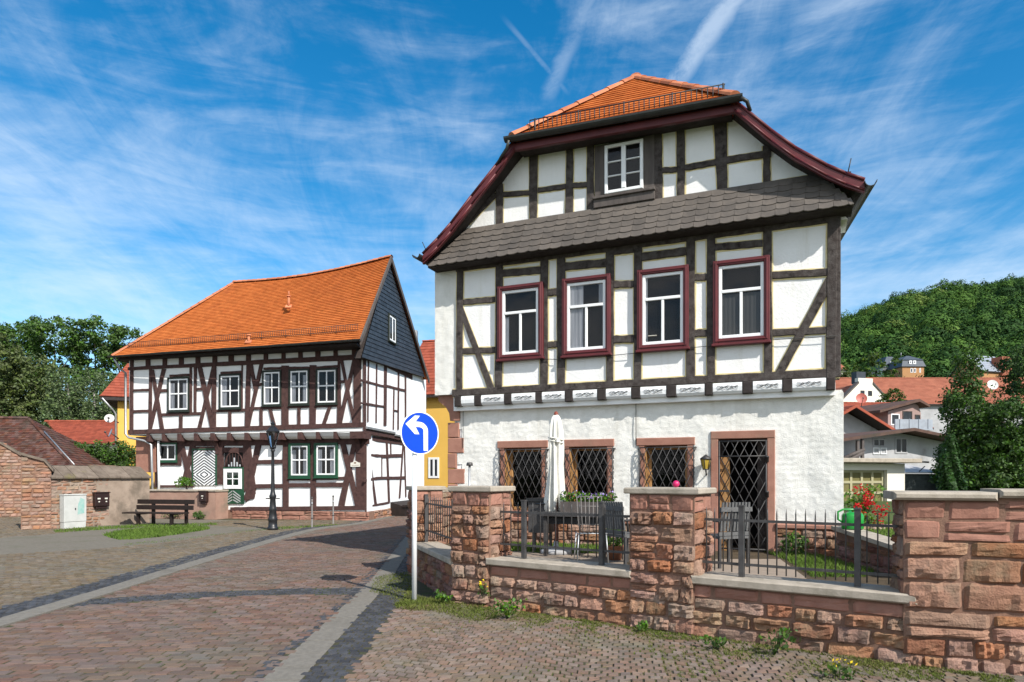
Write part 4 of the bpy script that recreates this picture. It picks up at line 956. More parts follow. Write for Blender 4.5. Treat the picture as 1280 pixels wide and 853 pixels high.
P_(cB, 1046, 1112, 110, 745, 1046, 1108)
fr.rail(cB, 190, 385, 250, 380, 26)
fr.rail(cB, 248, 246, 430, 240, 22); fr.rail(cB, 470, 240, 660, 238, 22); fr.rail(cB, 715, 238, 910, 222, 22); fr.rail(cA, 445, 262, 640, 250, 24); fr.rail(cA, 940, 232, 1140, 222, 26)
# plates and sill across the whole front
zt0 = cA(90, 215)[1]; zt1 = cB(1040, 180)[1]; za0 = cA(90, 186)[1]; za1 = cB(1040, 132)[1]
fr.quad(L, (WL, zt0), (WL, za0), (0, za1), (0, zt1), 30)
fr.quad(L, (WL, cA(80, 840)[1]), (WL, cA(80, 795)[1]), (.02, cB(1060, 735)[1]), (.02, cB(1060, 778)[1]), 30)
fr.quad(L, (WL, za0 + .30), (WL, za0 + .44), (0, za1 + .42), (0, za1 + .30), 20)
for x0, x1 in ((62, 92), (213, 254), (376, 416), (535, 578), (695, 738), (860, 903), (1016, 1062)): s0, s1 = cA(x0, 160)[0], cA(x1, 160)[0]; fr.quad(L, (s0, za0 - .05), (s1, za0 - .05), (s1, za0 + .4), (s0, za0 + .4), 2)
for x0, x1 in ((92, 130), (250, 284), (405, 440), (555, 592), (706, 748), (868, 904), (1030, 1110)): s0, s1 = cB(x0, 140)[0], cB(x1, 140)[0]; fr.quad(L, (s0, za1 - .12), (s1, za1 - .12), (s1, za1 + .4), (s0, za1 + .4), 2)
fr.mb.build('timber_frame', M['timber_l'], lh, 'brown framing of the upper storey front')
# --- jetty
mb = MB(); mb2 = MB()
cC = Crop(L, 155, 535, 6.559, -.08); cD = Crop(L, 310, 535, 6.5625, -.08)
pan = [(cC, 225, 320), (cC, 348, 446), (cC, 480, 582), (cC, 614, 716), (cC, 754, 852), (cC, 886, 995), (cC, 1030, 1122), (cD, 155, 226), (cD, 300, 414), (cD, 455, 564), (cD, 590, 708), (cD, 735, 842)]
ed = [(c(a, 60)[0], c(b, 60)[0]) for c, a, b in pan]
zj0, zj1 = 3.17, 3.46
def zj(s): return 3.49 + (s + 10) * -.004
last = WL + .9
mb3 = MB()
for a, b in ed:
    mj = MB(); mj.bbox(L, last, a - .01, zj0, zj(a), -.6, .015); mj.build('joist', M['timber_l'], lh); last = b + .01
    n = 6; V = []; prof = [(.0, -.0), (-.06, -.06), (-.16, -.13), (-.24, -.26), (-.27, LO)]
    for k in range(n + 1): V += [L.at(a + (b - a) * k / n, zj(a) + z, o - .02) for z, o in prof]
    m = len(prof); mb3.add(V, [(k * m + q, k * m + q + 1, (k + 1) * m + q + 1, (k + 1) * m + q) for k in range(n) for q in range(m - 1)])
mj = MB(); mj.bbox(L, last, .01, zj0, zj(0), -.6, .015); mj.build('joist', M['timber_l'], lh); mb3.build('infill_panel', M['plaster_l'], lh, 'curved white panels between the joists')
# --- ground floor front
cC = Crop(L, 155, 535, 6.559, LO); cD = Crop(L, 310, 535, 6.5625, LO)
fr = Frame(LO, .03)
P_(cC, 252, 284, 88, 485); fr.quad(L, (-9.8, 2.98), (-9.8, 3.26), (0, 3.26), (0, 2.98), 24)
P_(cC, 284, 300, 130, 300); P_(cC, 432, 470, 120, 310)
D_(cC, (452, 125), (488, 125), (574, 470), (528, 470)); D_(cC, (548, 125), (590, 125), (505, 472), (468, 472))
fr.rail(cC, 280, 282, 470, 280, 28); P_(cC, 556, 572, 120, 470); P_(cC, 766, 818, 85, 465); fr.rail(cC, 570, 155, 770, 155, 32)
P_(cC, 975, 1026, 90, 520, 985, 1030); fr.rail(cC, 810, 160, 985, 160, 44)
D_(cC, (1008, 100), (1036, 100), (1078, 540), (1040, 560)); D_(cC, (1088, 100), (1122, 100), (1030, 590), (985, 590))
fr.diag(cC, (985, 560), (1040, 500), (1060, 560), (1000, 610))
D_(cD, (78, 100), (118, 100), (36, 470), (-10, 470)); D_(cD, (-18, 110), (12, 110), (66, 500), (30, 520))
fr.diag(cD, (20, 470), (70, 480), (52, 580), (-10, 590))
fr.rail(cD, 70, 264, 292, 260, 34); fr.rail(cD, 62, 462, 292, 460, 34); P_(cD, 288, 332, 60, 650)
P_(cD, 512, 552, 90, 650, 514, 560)
fr.rail(cD, 330, 408, 515, 408, 24); fr.rail(cD, 550, 405, 800, 400, 24); fr.rail(cD, 330, 455, 515, 453, 34); fr.rail(cD, 555, 450, 800, 448, 36)
D_(cD, (752, 110), (792, 85), (918, 640), (880, 640)); D_(cD, (864, 85), (900, 85), (792, 640), (742, 640)); P_(cD, 884, 962, 30, 650, 890, 962)
fr.rail(cD, -140, 652, 0, 648, 34); fr.rail(cD, 0, 648, 965, 640, 34)
fr.rail(cC, 255, 470, 570, 468, 20)
fr.mb.build('timber_frame', M['timber_l'], lh, 'brown framing of the ground floor front')
def knee(mb, s, z, n=8, w=.16):
    V = []
    for k in range(n + 1):
        t = k / n; a = t * math.pi / 2; o = LO + .06 + .42 * (1 - math.cos(a)); zz = z - .62 + .62 * math.sin(a)
        for d in (-w / 2, w / 2): V += [L.at(s + d, zz, o), L.at(s + d, zz + .10 * t + .02, o - .12)]
    fs = []
    for k in range(n): b0, b1 = k * 4, k * 4 + 4; fs += [(b0, b0 + 2, b1 + 2, b1), (b0 + 2, b0 + 3, b1 + 3, b1 + 2), (b0 + 3, b0 + 1, b1 + 1, b1 + 3), (b0 + 1, b0, b1, b1 + 1)]
    mb.add(V, fs)
for c, x in ((cC, 762), (cD, 905), (cC, 245)):
    mb = MB(); knee(mb, c(x, 120)[0] + .05, 3.25); mb.build('knee_brace', M['timber_l'], lh)
mb = MB(); mb.pbox(L, -9.75, -6.3, -.05, .52, -2, LO - .01); mb.pbox(L, -6.3, -.05, -.05, .36, -1, LO + .01); mb.build('plinth_bed', M['mortar'], lh)
mb = MB(); stones(mb, L, -6.1, .0, -.03, .35, LO + .012, (.18, .22), (.6, 1.3), .04, .014, seed=9); mb.build('plinth', M['sand'], lh, 'low pink sandstone plinth')
# windows
FW = [('v', .5, 0, 1, .05), ('h', .52, 0, 1, .055)]
def win_px(c, x0, y0, x1, y1, o, cas, cur=(), bars=FW, cw=.07, sill=.03, nm=None):
    a = c(x0, y1); b = c(x1, y0); return window(lh, L, a[0], b[0], a[1], b[1], o, cas, cw, .06, .06, bars, cur, None, sill, label=nm)
lc = ((0, .3, 0, .95),); lc2 = ((0, .25, 0, .9), (.75, 1, 0, .9))
win_px(cA, 428, 280, 640, 622, .01, M['casing'], lc2); win_px(cA, 928, 250, 1140, 596, .01, M['casing'], lc)
win_px(cB, 238, 268, 408, 592, .01, M['casing'], lc); win_px(cB, 474, 256, 656, 584, .01, M['casing'], lc2); win_px(cB, 715, 250, 905, 578, .01, M['casing'], ())
win_px(cC, 285, 122, 442, 280, LO + .01, M['green'], (), [('v', .5, 0, 1, .05)])
win_px(cD, 340, 125, 516, 412, LO + .03, M['green'], lc2, cw=.10); win_px(cD, 548, 122, 742, 408, LO + .03, M['green'], lc2, cw=.10)
# striped door: black chevrons and a diamond on white boards
a = cC(572, 472); b = cC(752, 185); s0, s1, z0, z1 = a[0], b[0], a[1], b[1]
mb = MB(); mb.bbox(L, s0, s1, z0, z1, LO - .02, LO + .03); dr = mb.build('door', M['white'], lh, 'white door with black chevron stripes')
mb = MB(); W_ = s1 - s0; m_ = (s0 + s1) / 2; zc = z0 + (z1 - z0) * .31; t_ = .052
def stripe(p, q):      # one slanting strip, cut at the door edge
    (xa, za), (xb, zb) = p, q
    def cl(xa, za, xb, zb):
        pts = []
        if za > z1 and zb > z1 or za < z0 and zb < z0: return None
        if za > z1: t = (z1 - za) / (zb - za); xa, za = xa + (xb - xa) * t, z1
        if zb > z1: t = (z1 - zb) / (za - zb); xb, zb = xb + (xa - xb) * t, z1
        if za < z0: t = (z0 - za) / (zb - za); xa, za = xa + (xb - xa) * t, z0
        if zb < z0: t = (z0 - zb) / (za - zb); xb, zb = xb + (xa - xb) * t, z0
        return (xa, za), (xb, zb)
    k = cl(xa, za, xb, zb)
    if k and abs(k[0][0] - k[1][0]) > .02:
        (xa, za), (xb, zb) = k; mb.poly(L, [(xa, za - t_ / 2), (xb, zb - t_ / 2), (xb, zb + t_ / 2), (xa, za + t_ / 2)], LO + .025, LO + .035)
g = .19; sl = .62
for k in range(1, 14):
    h = k * g * .62
    for sd in (-1, 1):
        xe = min(W_ / 2 - .01, h / sl); stripe((m_ + sd * .006, zc + h), (m_ + sd * xe, zc + h - xe * sl))
        stripe((m_ + sd * .006, zc - h), (m_ + sd * xe, zc - h + xe * sl))
mb.build('stripe', M['black'], dr)
mb = MB(); mb.bbox(L, s1 + .004, s1 + .09, z0, z1 + .02, LO, LO + .05); mb.bbox(L, s0 - .06, s0 - .004, z0, z1 + .02, LO, LO + .05); mb.bbox(L, s0 - .06, s1 + .09, z1 + .022, z1 + .08, LO, LO + .05); mb.build('frame', M['green'], dr)
# green door with arched head
a = cC(818, 622); b = cC(985, 322); s0, s1, z0, z1 = a[0], b[0], a[1], b[1]
mb = MB(); mb.bbox(L, s0, s1, z0, z1, LO - .02, LO + .03); rect_frame(mb, L, s0, s1, z0, z1, .05, LO + .0, LO + .05)
gd = mb.build('door', M['green'], lh, 'dark green door with a small white window')
zw = cC(820, 500)[1]; mb = MB(); rect_frame(mb, L, s0 + .03, s1 - .08, zw, z1 - .07, .15, LO + .03, LO + .07)
q0, q1, q2, q3 = s0 + .18, s1 - .23, zw + .15, z1 - .22
mb.bbox(L, (q0 + q1) / 2 - .02, (q0 + q1) / 2 + .02, q2, q3, LO + .04, LO + .065); mb.bbox(L, q0, q1, (q2 + q3) / 2 - .02, (q2 + q3) / 2 + .02, LO + .04, LO + .066); sh = mb.build('sash', M['white'], gd)
mb = MB(); mb.pbox(L, q0, q1, q2, q3, LO + .04, LO + .045); mb.build('pane', M['glass'], gd)
mb = MB(); zb = z0 + .02; hh = zw - z0 - .05; m_ = (s0 + s1) / 2 - .03
for k in range(4):
    for sd in (-1, 1): mb.poly(L, [(m_ + sd * .02, zb + .12 + k * .12), (m_ + sd * .36, zb - .05 + k * .10), (m_ + sd * .36, zb + k * .10), (m_ + sd * .02, zb + .17 + k * .12)], LO + .032, LO + .036)
mb.build('chevron', M['leaf_birch'] if False else M['greyrender'], gd)
a = cC(828, 322); b = cC(985, 200); s0, s1, z0, z1 = a[0], b[0], a[1], b[1]; m_ = (s0 + s1) / 2
mb = MB(); V = []
arch = [(m_ + (s1 - s0) / 2 * .92 * (1 if k < 7 else -1) * math.cos(math.pi / 2 * ((k if k < 7 else 12 - k) / 6)) ** .75, z0 + (z1 - z0) * math.sin(math.pi / 2 * ((k if k < 7 else 12 - k) / 6))) for k in range(13)]
mb.poly(L, [(s0 - .02, z0), (s0 - .02, z1 + .06), (s1 + .02, z1 + .06), (s1 + .02, z0)], LO - .02, LO + .012)
ft = mb.build('fanlight', M['dark'], gd)
mb = MB(); pts = [L.at(x, z, LO + .03) for x, z in arch]; mb.tube(pts, .03, 6)
for k in range(6): x = s0 + (s1 - s0) * (k + .9) / 6.8; zt = z0 + (z1 - z0) * math.sqrt(max(.05, 1 - ((x - m_) / ((s1 - s0) * .46)) ** 2)); mb.tube([L.at(x, z0, LO + .03), L.at(x, zt, LO + .03)], .011, 5)
mb.build('glazing_bar', M['timber_l'], ft)
mb = MB()
for k in range(5): x = s0 + (s1 - s0) * (k + 1.5) / 7; mb.bbox(L, x - .035, x + .035, z0 + .02, z0 + .10 + .28 * (k == 2) + .1 * (k in (1, 3)), LO + .012, LO + .02)
mb.build('pane', M['curtain'], ft)
# nail plaque
a = cD(848, 320); b = cD(925, 275); mb = MB(); mb.poly(L, [(a[0], a[1]), (b[0], a[1]), (b[0], b[1] - .05), (b[0] - .06, b[1] - .05), ((a[0] + b[0]) / 2, b[1] + .02), (a[0] + .06, b[1] - .05), (a[0], b[1] - .05)], LO + .05, LO + .075)
pq = mb.build('plaque', M['paper'], lh, 'small pale notice plaque on the corner post'); mb = MB(); m_ = (a[0] + b[0]) / 2; mb.bbox(L, m_ - .05, m_ + .04, b[1] - .09, b[1] - .03, LO + .075, LO + .079); mb.bbox(L, a[0] + .05, b[0] - .05, a[1] + .05, a[1] + .065, LO + .075, LO + .079); mb.build('emblem', M['mortar'], pq)
# --- side towards the lane
cE = Crop(S, 435, 420, 7.107, .02); cF = Crop(S, 440, 530, 6.564, -.08)
SD = 8.6
mb = MB(); q0, q1 = S.at(.02, 0, 0), S.at(SD, 0, 0); mb.prism([q0[:2], q1[:2], S.at(SD, 0, -3)[:2], L.at(-3, 0, -.1)[:2]], 3.4, 6.7)
q0, q1 = S.at(-LO + .02, 0, -.1), S.at(SD, 0, -.1); mb.prism([q0[:2], q1[:2], S.at(SD, 0, -3)[:2], L.at(-3, 0, LO - .1)[:2]], .2, 3.45); mb.build('wall', M['plaster_l'], lh, 'white side wall towards the lane')
fr = Frame(.0, .03); fq = lambda *a: fr.post(cE, *a)
fq(322, 346, 240, 800, 318, 342); fq(178, 188, 225, 765, 172, 182); fq(251, 261, 250, 775, 246, 255); fq(404, 413, 465, 835, 399, 407); fq(445, 456, 285, 835, 440, 450); fq(505, 517, 300, 850, 506, 516)
fr.rail(cE, 110, 384, 345, 446, 18); fr.rail(cE, 345, 434, 510, 478, 20); fr.rail(cE, 105, 586, 320, 620, 17); fr.rail(cE, 404, 655, 448, 662, 14)
fr.quad(S, (0, 6.3), (0, 6.62), (6.2, 6.60), (6.2, 6.28), 16); fr.quad(S, (-.02, 3.5), (-.02, 6.7), (.17, 6.7), (.17, 3.5), 12)
fr.quad(S, (0, 3.36), (0, 3.55), (5.2, 3.52), (5.2, 3.34), 16)
fr.mb.build('timber_frame', M['timber_l'], lh, 'thin brown framing of the upper side wall')
mb = MB(); mb.bbox(S, .1, 3.5, 3.55, 3.64, .0, .10); mb.bbox(S, 3.5, 7.0, 3.47, 3.55, .0, .10); mb.build('side_ledge', M['zinc'], lh)
fr = Frame(-.10, .03); fq = lambda *a: fr.post(cF, *a)
fr.diag(cF, (106, 70), (124, 70), (204, 655), (182, 660)); fq(276, 290, 85, 640, 297, 312); fq(311, 321, 95, 250, 316, 323); fr.diag(cF, (419, 110), (428, 110), (396, 610), (385, 612)); fr.diag(cF, (424, 110), (432, 110), (446, 600), (438, 600)); fq(243, 247, 280, 435)
fr.rail(cF, 130, 246, 242, 252, 22); fr.rail(cF, 242, 252, 415, 246, 28); fr.rail(cF, 105, 456, 200, 436, 24); fr.rail(cF, 200, 434, 437, 430, 24); fr.rail(cF, 120, 672, 310, 636, 18)
fr.quad(S, (-LO, .3), (-LO, 3.3), (-LO + .2, 3.3), (-LO + .2, .3), 10); fr.quad(S, (-LO, 3.14), (-LO, 3.34), (5.4, 3.34), (5.4, 3.14), 10)
fr.mb.build('timber_frame', M['timber_l'], lh, 'thin brown framing of the lower side wall')
mb = MB(); mb.pbox(S, -LO + .05, SD, -.05, .34, -.3, -.09); mb.build('plinth_bed', M['mortar'], lh); mb = MB(); stones(mb, S, -LO, 7.5, -.03, .36, -.09, (.12, .2), (.2, .5), .04, .02, seed=21); mb.build('plinth', M['stone'], lh)
# cellar hatch at the far end of the side
mb = MB(); s0, s1 = cF(318, 700)[0], cF(318, 700)[0] + 3.0
mb.add([S.at(s0, 0, -.1), S.at(s1, 0, -.1), S.at(s1, 0, .55), S.at(s0, 0, .55), S.at(s0, .62, -.1), S.at(s1, .62, -.1), S.at(s1, .42, .55), S.at(s0, .42, .55)], [(4, 7, 6, 5), (0, 3, 7, 4), (1, 5, 6, 2), (3, 2, 6, 7)])
mb.bbox(S, s0 - .05, s1 + .05, .4, .5, .45, .62); mb.build('cellar_hatch', M['benchwood'], lh)
# --- gable
AP_ = S.pix(487, 323, .22); g0 = S.pix(452, 446, .22); g1_ = S.pix(532, 472, .22)
zA, zB, zC = g0[1], g1_[1], AP_[1]
mb = MB(); mb.poly(S, [(g0[0] + .30, zA), (g1_[0] - .25, zB), (AP_[0], zC - .55)], -.2, .16); mb.build('gable_wall', M['joist'], lh)
mb = MB(); rows = 26
for k in range(rows):
    t0, t1 = k / rows, (k + 1.35) / rows; t1 = min(t1, 1)
    a0, b0 = g0[0] + (AP_[0] - g0[0]) * t0 + .10, g1_[0] + (AP_[0] - g1_[0]) * t0 - .03; a1, b1 = g0[0] + (AP_[0] - g0[0]) * t1 + .10, g1_[0] + (AP_[0] - g1_[0]) * t1 - .03
    za, zb_ = zA + (zC - .05 - zA) * t0, zB + (zC - .05 - zB) * t0; zc_, zd = zA + (zC - .05 - zA) * t1, zB + (zC - .05 - zB) * t1
    n = max(1, int((b0 - a0) / .32))
    for j in range(n):
        u0, u1 = j / n, (j + 1) / n; f = lambda p, q, u: p + (q - p) * u
        tt = .012 + rng.uniform(0, .008)
        v = [S.at(f(a0, b0, u0) + .004, f(za, zb_, u0), .185 + tt), S.at(f(a0, b0, u1) - .004, f(za, zb_, u1), .185 + tt), S.at(f(a1, b1, u1), f(zc_, zd, u1), .17), S.at(f(a1, b1, u0), f(zc_, zd, u0), .17), S.at(f(a0, b0, u0), f(za, zb_, u0), .165), S.at(f(a0, b0, u1), f(za, zb_, u1), .165)]
        mb.add(v, [(0, 1, 2, 3), (4, 5, 1, 0)])
mb.build('slate_cladding', M['slate_l'], lh, 'dark slates hung on the gable')
c5 = Crop(S, 340, 310, 5.018, .24)
a = c5(738, 575); b = c5(775, 440); s0, s1 = a[0], b[0]; z0, z1 = a[1], b[1]
window(lh, S, s0 - .05, s1 + .10, z0 - .05, z1 + .02, .205, M['casing'], .05, .05, .07, [('v', .5, 0, 1, .10)], (), name='attic_window')
# --- roof
E0, E1 = L.at(WL - .35, 6.70, .50), L.at(.32, 6.66, .50)          # eave
R1 = S.at(AP_[0] - .02, zC + .06, .30); R0 = L.at(-8.1, 10.60, -3.35)
BK0, BK1 = L.at(WL - .2, 6.3, -8.6), S.at(g1_[0] + .35, zB - .05, .30)
E1 = S.at(g0[0] - .30, 6.73, .30)
mb = MB(); tiles(mb, E0, E1, R1, R0, 44, .18, .02, 1.3, 0, .005, .05, .22)
tiles(mb, BK0, E0, R0, R0, 40, .18, .02, 1.3); tiles(mb, BK1, BK0, R0, R1, 30, .24, .02, 1.3, 0, .004, 0, .26)
roof = mb.build('roof', M['tile'], lh)
mb = MB(); n = 1
mid = [Vector(R0).lerp(Vector(R1), k / 6) - Vector((0, 0, .22 * math.sin(math.pi * k / 6))) for k in range(7)]
for k in range(6): ridge_caps(mb, mid[k], mid[k + 1], .12, 5)
ridge_caps(mb, E0, R0, .10, 16); mb.build('ridge_tiles', M['ridge'], roof)
mb = MB(); d = Vector((0, 0, .62))
mb.hexa([Vector(E0) + Vector((.05, .3, -.12)), Vector(E1) + Vector((-.2, .25, -.16)), Vector(E1) + Vector((-.2, 1.4, -.16)), Vector(E0) + Vector((.05, 1.4, -.12))], [Vector(E0) + Vector((.05, .3, -.04)), Vector(E1) + Vector((-.2, .25, -.08)), Vector(E1) + Vector((-.2, 1.4, -.08)), Vector(E0) + Vector((.05, 1.4, -.04))])
mb.build('eaves_boarding', M['joist'], lh)
mb = MB()
for p, q in ((E1, R1), (BK1, R1)):
    p, q = Vector(p), Vector(q); w = Vector((S.n[0], S.n[1], 0)) * .03; h = Vector((0, 0, .20))
    mb.hexa([p - h - w, p - h + w, q - h + w, q - h - w], [p + Vector((0, 0, .03)) - w, p + Vector((0, 0, .03)) + w, q + Vector((0, 0, .03)) + w, q + Vector((0, 0, .03)) - w])
mb.build('verge_board', M['greywood'], roof)
mb = MB(); gutter(mb, Vector(E0) + Vector((-.1, -.06, -.02)), Vector(E1) + Vector((.0, -.08, -.03)), .07); 
p = Vector(E0)
mb.build('gutter', M['gutter'], lh)
mb = MB(); mb.tube([p + Vector((.1, -.02, -.08)), L.at(WL - .15, 6.2, .3), L.at(WL - .05, 6.05, .1), L.at(WL - .05, 3.5, .1), L.at(WL + .1, 3.35, .1), L.at(-9.95, 3.2, -.02), L.at(-9.72, 3.05, -.12), L.at(-9.70, .05, -.2)], .05, 8)
mb.build('downpipe', M['zinc'], lh)
mb = MB(); mb.tube([L.at(-9.52, 3.2, -.3), L.at(-9.5, 1.0, -.3)], .05, 8); mb.build('downpipe', M['white'], lh, 'white downpipe beside the grey one')
e0, e1 = Vector(E0).lerp(Vector(R0), .09), Vector(E1).lerp(Vector(R1), .09); mb = MB(); snow_guard(mb, e0 + Vector((.1, 0, .0)), e1 + Vector((-.2, 0, .0)), .24, .10, 1.1); mb.build('snow_guard', M['rust'], roof)
for px_, py_, h in ((361, 383, .38), (311, 427, .22)):
    t = .52 if h > .3 else .14; q = Vector(E0).lerp(Vector(E1), .5)
    # find the roof point seen at this pixel: intersect with the eave-ridge plane
    A_, B_, C_ = Vector(E0), Vector(E1), Vector(R1); N = (B_ - A_).cross(C_ - A_); ray = Vector(((px_ - CX) / F, 1, (CY - py_) / F)); k = N.dot(A_ - Vector((0, 0, EYE))) / N.dot(ray); q = Vector((0, 0, EYE)) + ray * k
    mb = MB(); mb.tube([q - Vector((0, 0, .1)), q + Vector((0, 0, h))], .05, 8); mb.tube([q + Vector((0, 0, h)), q + Vector((0, 0, h + .04))], .09, 8)
    if h > .3: mb.tube([q + Vector((0, 0, h)), q + Vector((0, 0, h + .22))], .035, 8)
    mb.box(q + Vector((0, -.03, -.02)), (.24, .2, .05), 0, R(45)); mb.build('vent_pipe', M['ridge'], roof)
# terrace wall in front, with steps up to the striped door
TW = Pl(L.at(-9.62, 0, .35)[:2], (L.u[0], L.u[1]))
tw = thing('terrace_wall', 'low pink plastered terrace wall below the striped door', 'wall', TW.at(1.7, 0, 0))
hT = 1.02; wT = 3.35
mb = MB(); wall_grid(mb, TW, (0, wT, .08), (-.02, hT + .12, .08), lambda s, z: .012 * mn.noise((s * 3, z * 3, 2)) + .006 * mn.noise((s * 9, z * 9, 2)))
mb.pbox(TW, 0.0, wT, -.05, hT + .11, -.8, -.01); mb.build('wall_body', M['pinkrender'], tw)
mb = MB(); mb.bbox(TW, -.05, wT + .04, hT + .10, hT + .17, -.82, .05, .015); mb.build('coping', M['coping'], tw)
# ------------------------------------------------------------------ garden walls in front of the large house
W = Pl((-.29, 9.05), (.821, -.571))                          # street face of the front wall, s runs to the right
s_pl = W.pix(565.5, 700, .02)[0]; PL_ = W.at(s_pl, 0, .0)[:2]; EE = (-1.64, 11.7)                       # corner pier's left edge, far end of the return wall
C_ = (-.29, 9.05)
PF = Pl(W.at(0, 0, .02)[:2], W.u)               # left face of the corner pier
RT = Pl(EE, (PL_[0] - EE[0], PL_[1] - EE[1]))                # street face of the return wall, s runs towards the pier
LPF = math.dist(PL_, C_); LRT = math.dist(EE, PL_)
gw = thing('garden_wall', 'low red sandstone garden wall with two tall piers and pale sills below the railings', 'wall', W.at(2, 0, -.2))
s_p1 = .0; s_m0, s_m1 = W.pix(787, 700, .03)[0], W.pix(868, 700, .03)[0]; s_end = W.pix(1133, 700, .0)[0]
SILL = .635
# cores
def foot(pl, a, b, o0, o1): return [pl.at(a, 0, o1)[:2], pl.at(b, 0, o1)[:2], pl.at(b, 0, o0)[:2], pl.at(a, 0, o0)[:2]]
mb = MB(); mb.prism(foot(W, s_p1, s_end + .1, -.36, .0), -.3, SILL - .06); mb.build('wall_core', M['mortar'], gw)
mb = MB(); mb.prism(foot(RT, 0, LRT, -.34, .0), -.3, SILL - .10); mb.build('wall_core', M['mortar'], gw)
# rubble facing
mb = MB(); stones(mb, W, s_p1, s_end + .06, -.16, .43, 0, (.12, .19), (.18, .46), .038, .024, seed=31); mb.build('rubble_facing', M['stone'], gw)
mb = MB(); stones(mb, W, s_p1, s_end + .06, .43, SILL - .07, 0, (.2, .22), (.30, .55), .014, .007, seed=33); mb.build('dressed_course', M['sand'], gw)
mb = MB(); stones(mb, RT, 0, LRT, -.1, SILL - .11, 0, (.12, .19), (.18, .42), .035, .02, seed=35); mb.build('rubble_facing', M['stone_shade'], gw)
# piers
def pier(plan, top, faces, nm_label, seed):
    mb = MB(); mb.prism(plan, -.3, top); p = mb.build('pier', M['mortar'], gw, nm_label)
    for k, (pl, a, b, mat, z0) in enumerate(faces):
        mb = MB(); stones(mb, pl, a, b, z0, top - .19, .0, (.12, .2), (.17, .36), .045, .026, seed=seed + k); mb.build('pier_stone', mat, p)
        mb = MB(); stones(mb, pl, a, b, top - .19, top - .005, .0, (.19, .2), (.2, .32), .02, .008, seed=seed + 9 + k); mb.build('pier_stone', M['sand'], p)
    return p
plan1 = foot(W, s_pl, 0, -.48, .02)
W_r = Pl(W.at(s_p1, 0, 0)[:2], (W.at(s_p1, 0, -.46)[0] - W.at(s_p1, 0, 0)[0], W.at(s_p1, 0, -.46)[1] - W.at(s_p1, 0, 0)[1]))
TOP1 = 1.535
W_l = Pl(W.at(s_pl, 0, -.48)[:2], W.n)
pier(plan1, TOP1, [(PF, s_pl, 0, M['stone'], -.1), (W_r, 0, .46, M['stone'], SILL), (W_l, 0, .50, M['stone_shade'], -.1)], 'tall corner pier by the road sign', 51)
def ring(plan, d):
    cx = sum(p[0] for p in plan) / len(plan); cy = sum(p[1] for p in plan) / len(plan)
    return [(cx + (x - cx) * (1 + d / math.hypot(x - cx, y - cy)), cy + (y - cy) * (1 + d / math.hypot(x - cx, y - cy))) for x, y in plan]
def coping(mb, plan, z, th, over):
    A = ring(plan, over); B = ring(plan, over - .015); n = len(A)
    ar = sum(A[i][0] * A[(i + 1) % n][1] - A[(i + 1) % n][0] * A[i][1] for i in range(n))
    if ar < 0: A, B = A[::-1], B[::-1]
    V = [(*p, z) for p in B] + [(*p, z + .012) for p in A] + [(*p, z + th - .014) for p in A] + [(*p, z + th) for p in B]
    f = [tuple(reversed(range(n))), tuple(range(3 * n, 4 * n))] + [(r * n + i, r * n + (i + 1) % n, (r + 1) * n + (i + 1) % n, (r + 1) * n + i) for r in range(3) for i in range(n)]
    mb.add(V, f)
mb = MB(); coping(mb, plan1, TOP1, .075, .065); mb.build('coping', M['coping'], gw)
plan2 = foot(W, s_m0, s_m1, -.50, .03); TOP2 = 1.545
W2 = Pl(W.at(0, 0, .03)[:2], W.u); W_r2 = Pl(W.at(s_m1, 0, .03)[:2], (-W.n[0], -W.n[1]))
pier(plan2, TOP2, [(W2, s_m0, s_m1, M['stone'], -.15), (W_r2, 0, .53, M['stone'], SILL)], 'tall middle pier with a pink ball on top', 61)
mb = MB(); coping(mb, plan2, TOP2, .07, .07); mb.build('coping', M['coping'], gw)
# far pier of the return wall
EP = Pl(RT.at(-.50, 0, .03)[:2], RT.u); plan3 = foot(RT, -.50, .0, -.46, .03)
EPr = Pl(RT.at(0, 0, .03)[:2], (-RT.n[0], -RT.n[1]))
pier(plan3, 1.50, [(EP, 0, .5, M['stone_shade'], -.1), (EPr, 0, .49, M['stone'], .5)], 'far pier at the end of the side railing', 71)
mb = MB(); coping(mb, plan3, 1.50, .07, .07); mb.build('coping', M['coping'], gw)
# link wall from far pier to the house corner
LK = Pl(RT.at(-.25, 0, -.40)[:2], (-1.0 - RT.at(-.25, 0, -.40)[0], 13.4 - RT.at(-.25, 0, -.40)[1])); lk = math.dist(LK.o, (-1.0, 13.4))
mb = MB(); mb.prism(foot(LK, 0, lk, -.3, 0), -.2, 1.45); lw = mb.build('link_wall', M['mortar'], gw); mb = MB(); stones(mb, LK, 0, lk, .4, 1.45, 0, (.13, .22), (.2, .4), .035, .02, seed=77); mb.build('rubble_facing', M['stone'], lw)
LK2 = Pl(LK.at(lk, 0, -.3)[:2], (-LK.u[0], -LK.u[1])); mb = MB(); stones(mb, LK2, 0, lk, -.1, 1.45, 0, (.13, .22), (.2, .4), .03, .015, seed=78); mb.build('rubble_facing', M['stone_shade'], lw)
mb = MB(); coping(mb, foot(LK, 0, lk, -.3, 0), 1.45, .07, .04); mb.build('coping', M['coping'], lw)
# pale sills
def sill(pl, a, b, z, over=.07, back=.40, th=.09):
    mb = MB(); n = max(1, round((b - a) / .9))
    mb.bbox(pl, a, b, z - th, z, -back, over, .014); mb.build('sill', M['coping'], gw)
sill(W, s_p1 - .03, s_m0 + .03, SILL + .03); sill(W, s_m1 - .03, s_end + .09, SILL + .03); sill(RT, -.06, LRT + .02, SILL - .02, .06, .36)
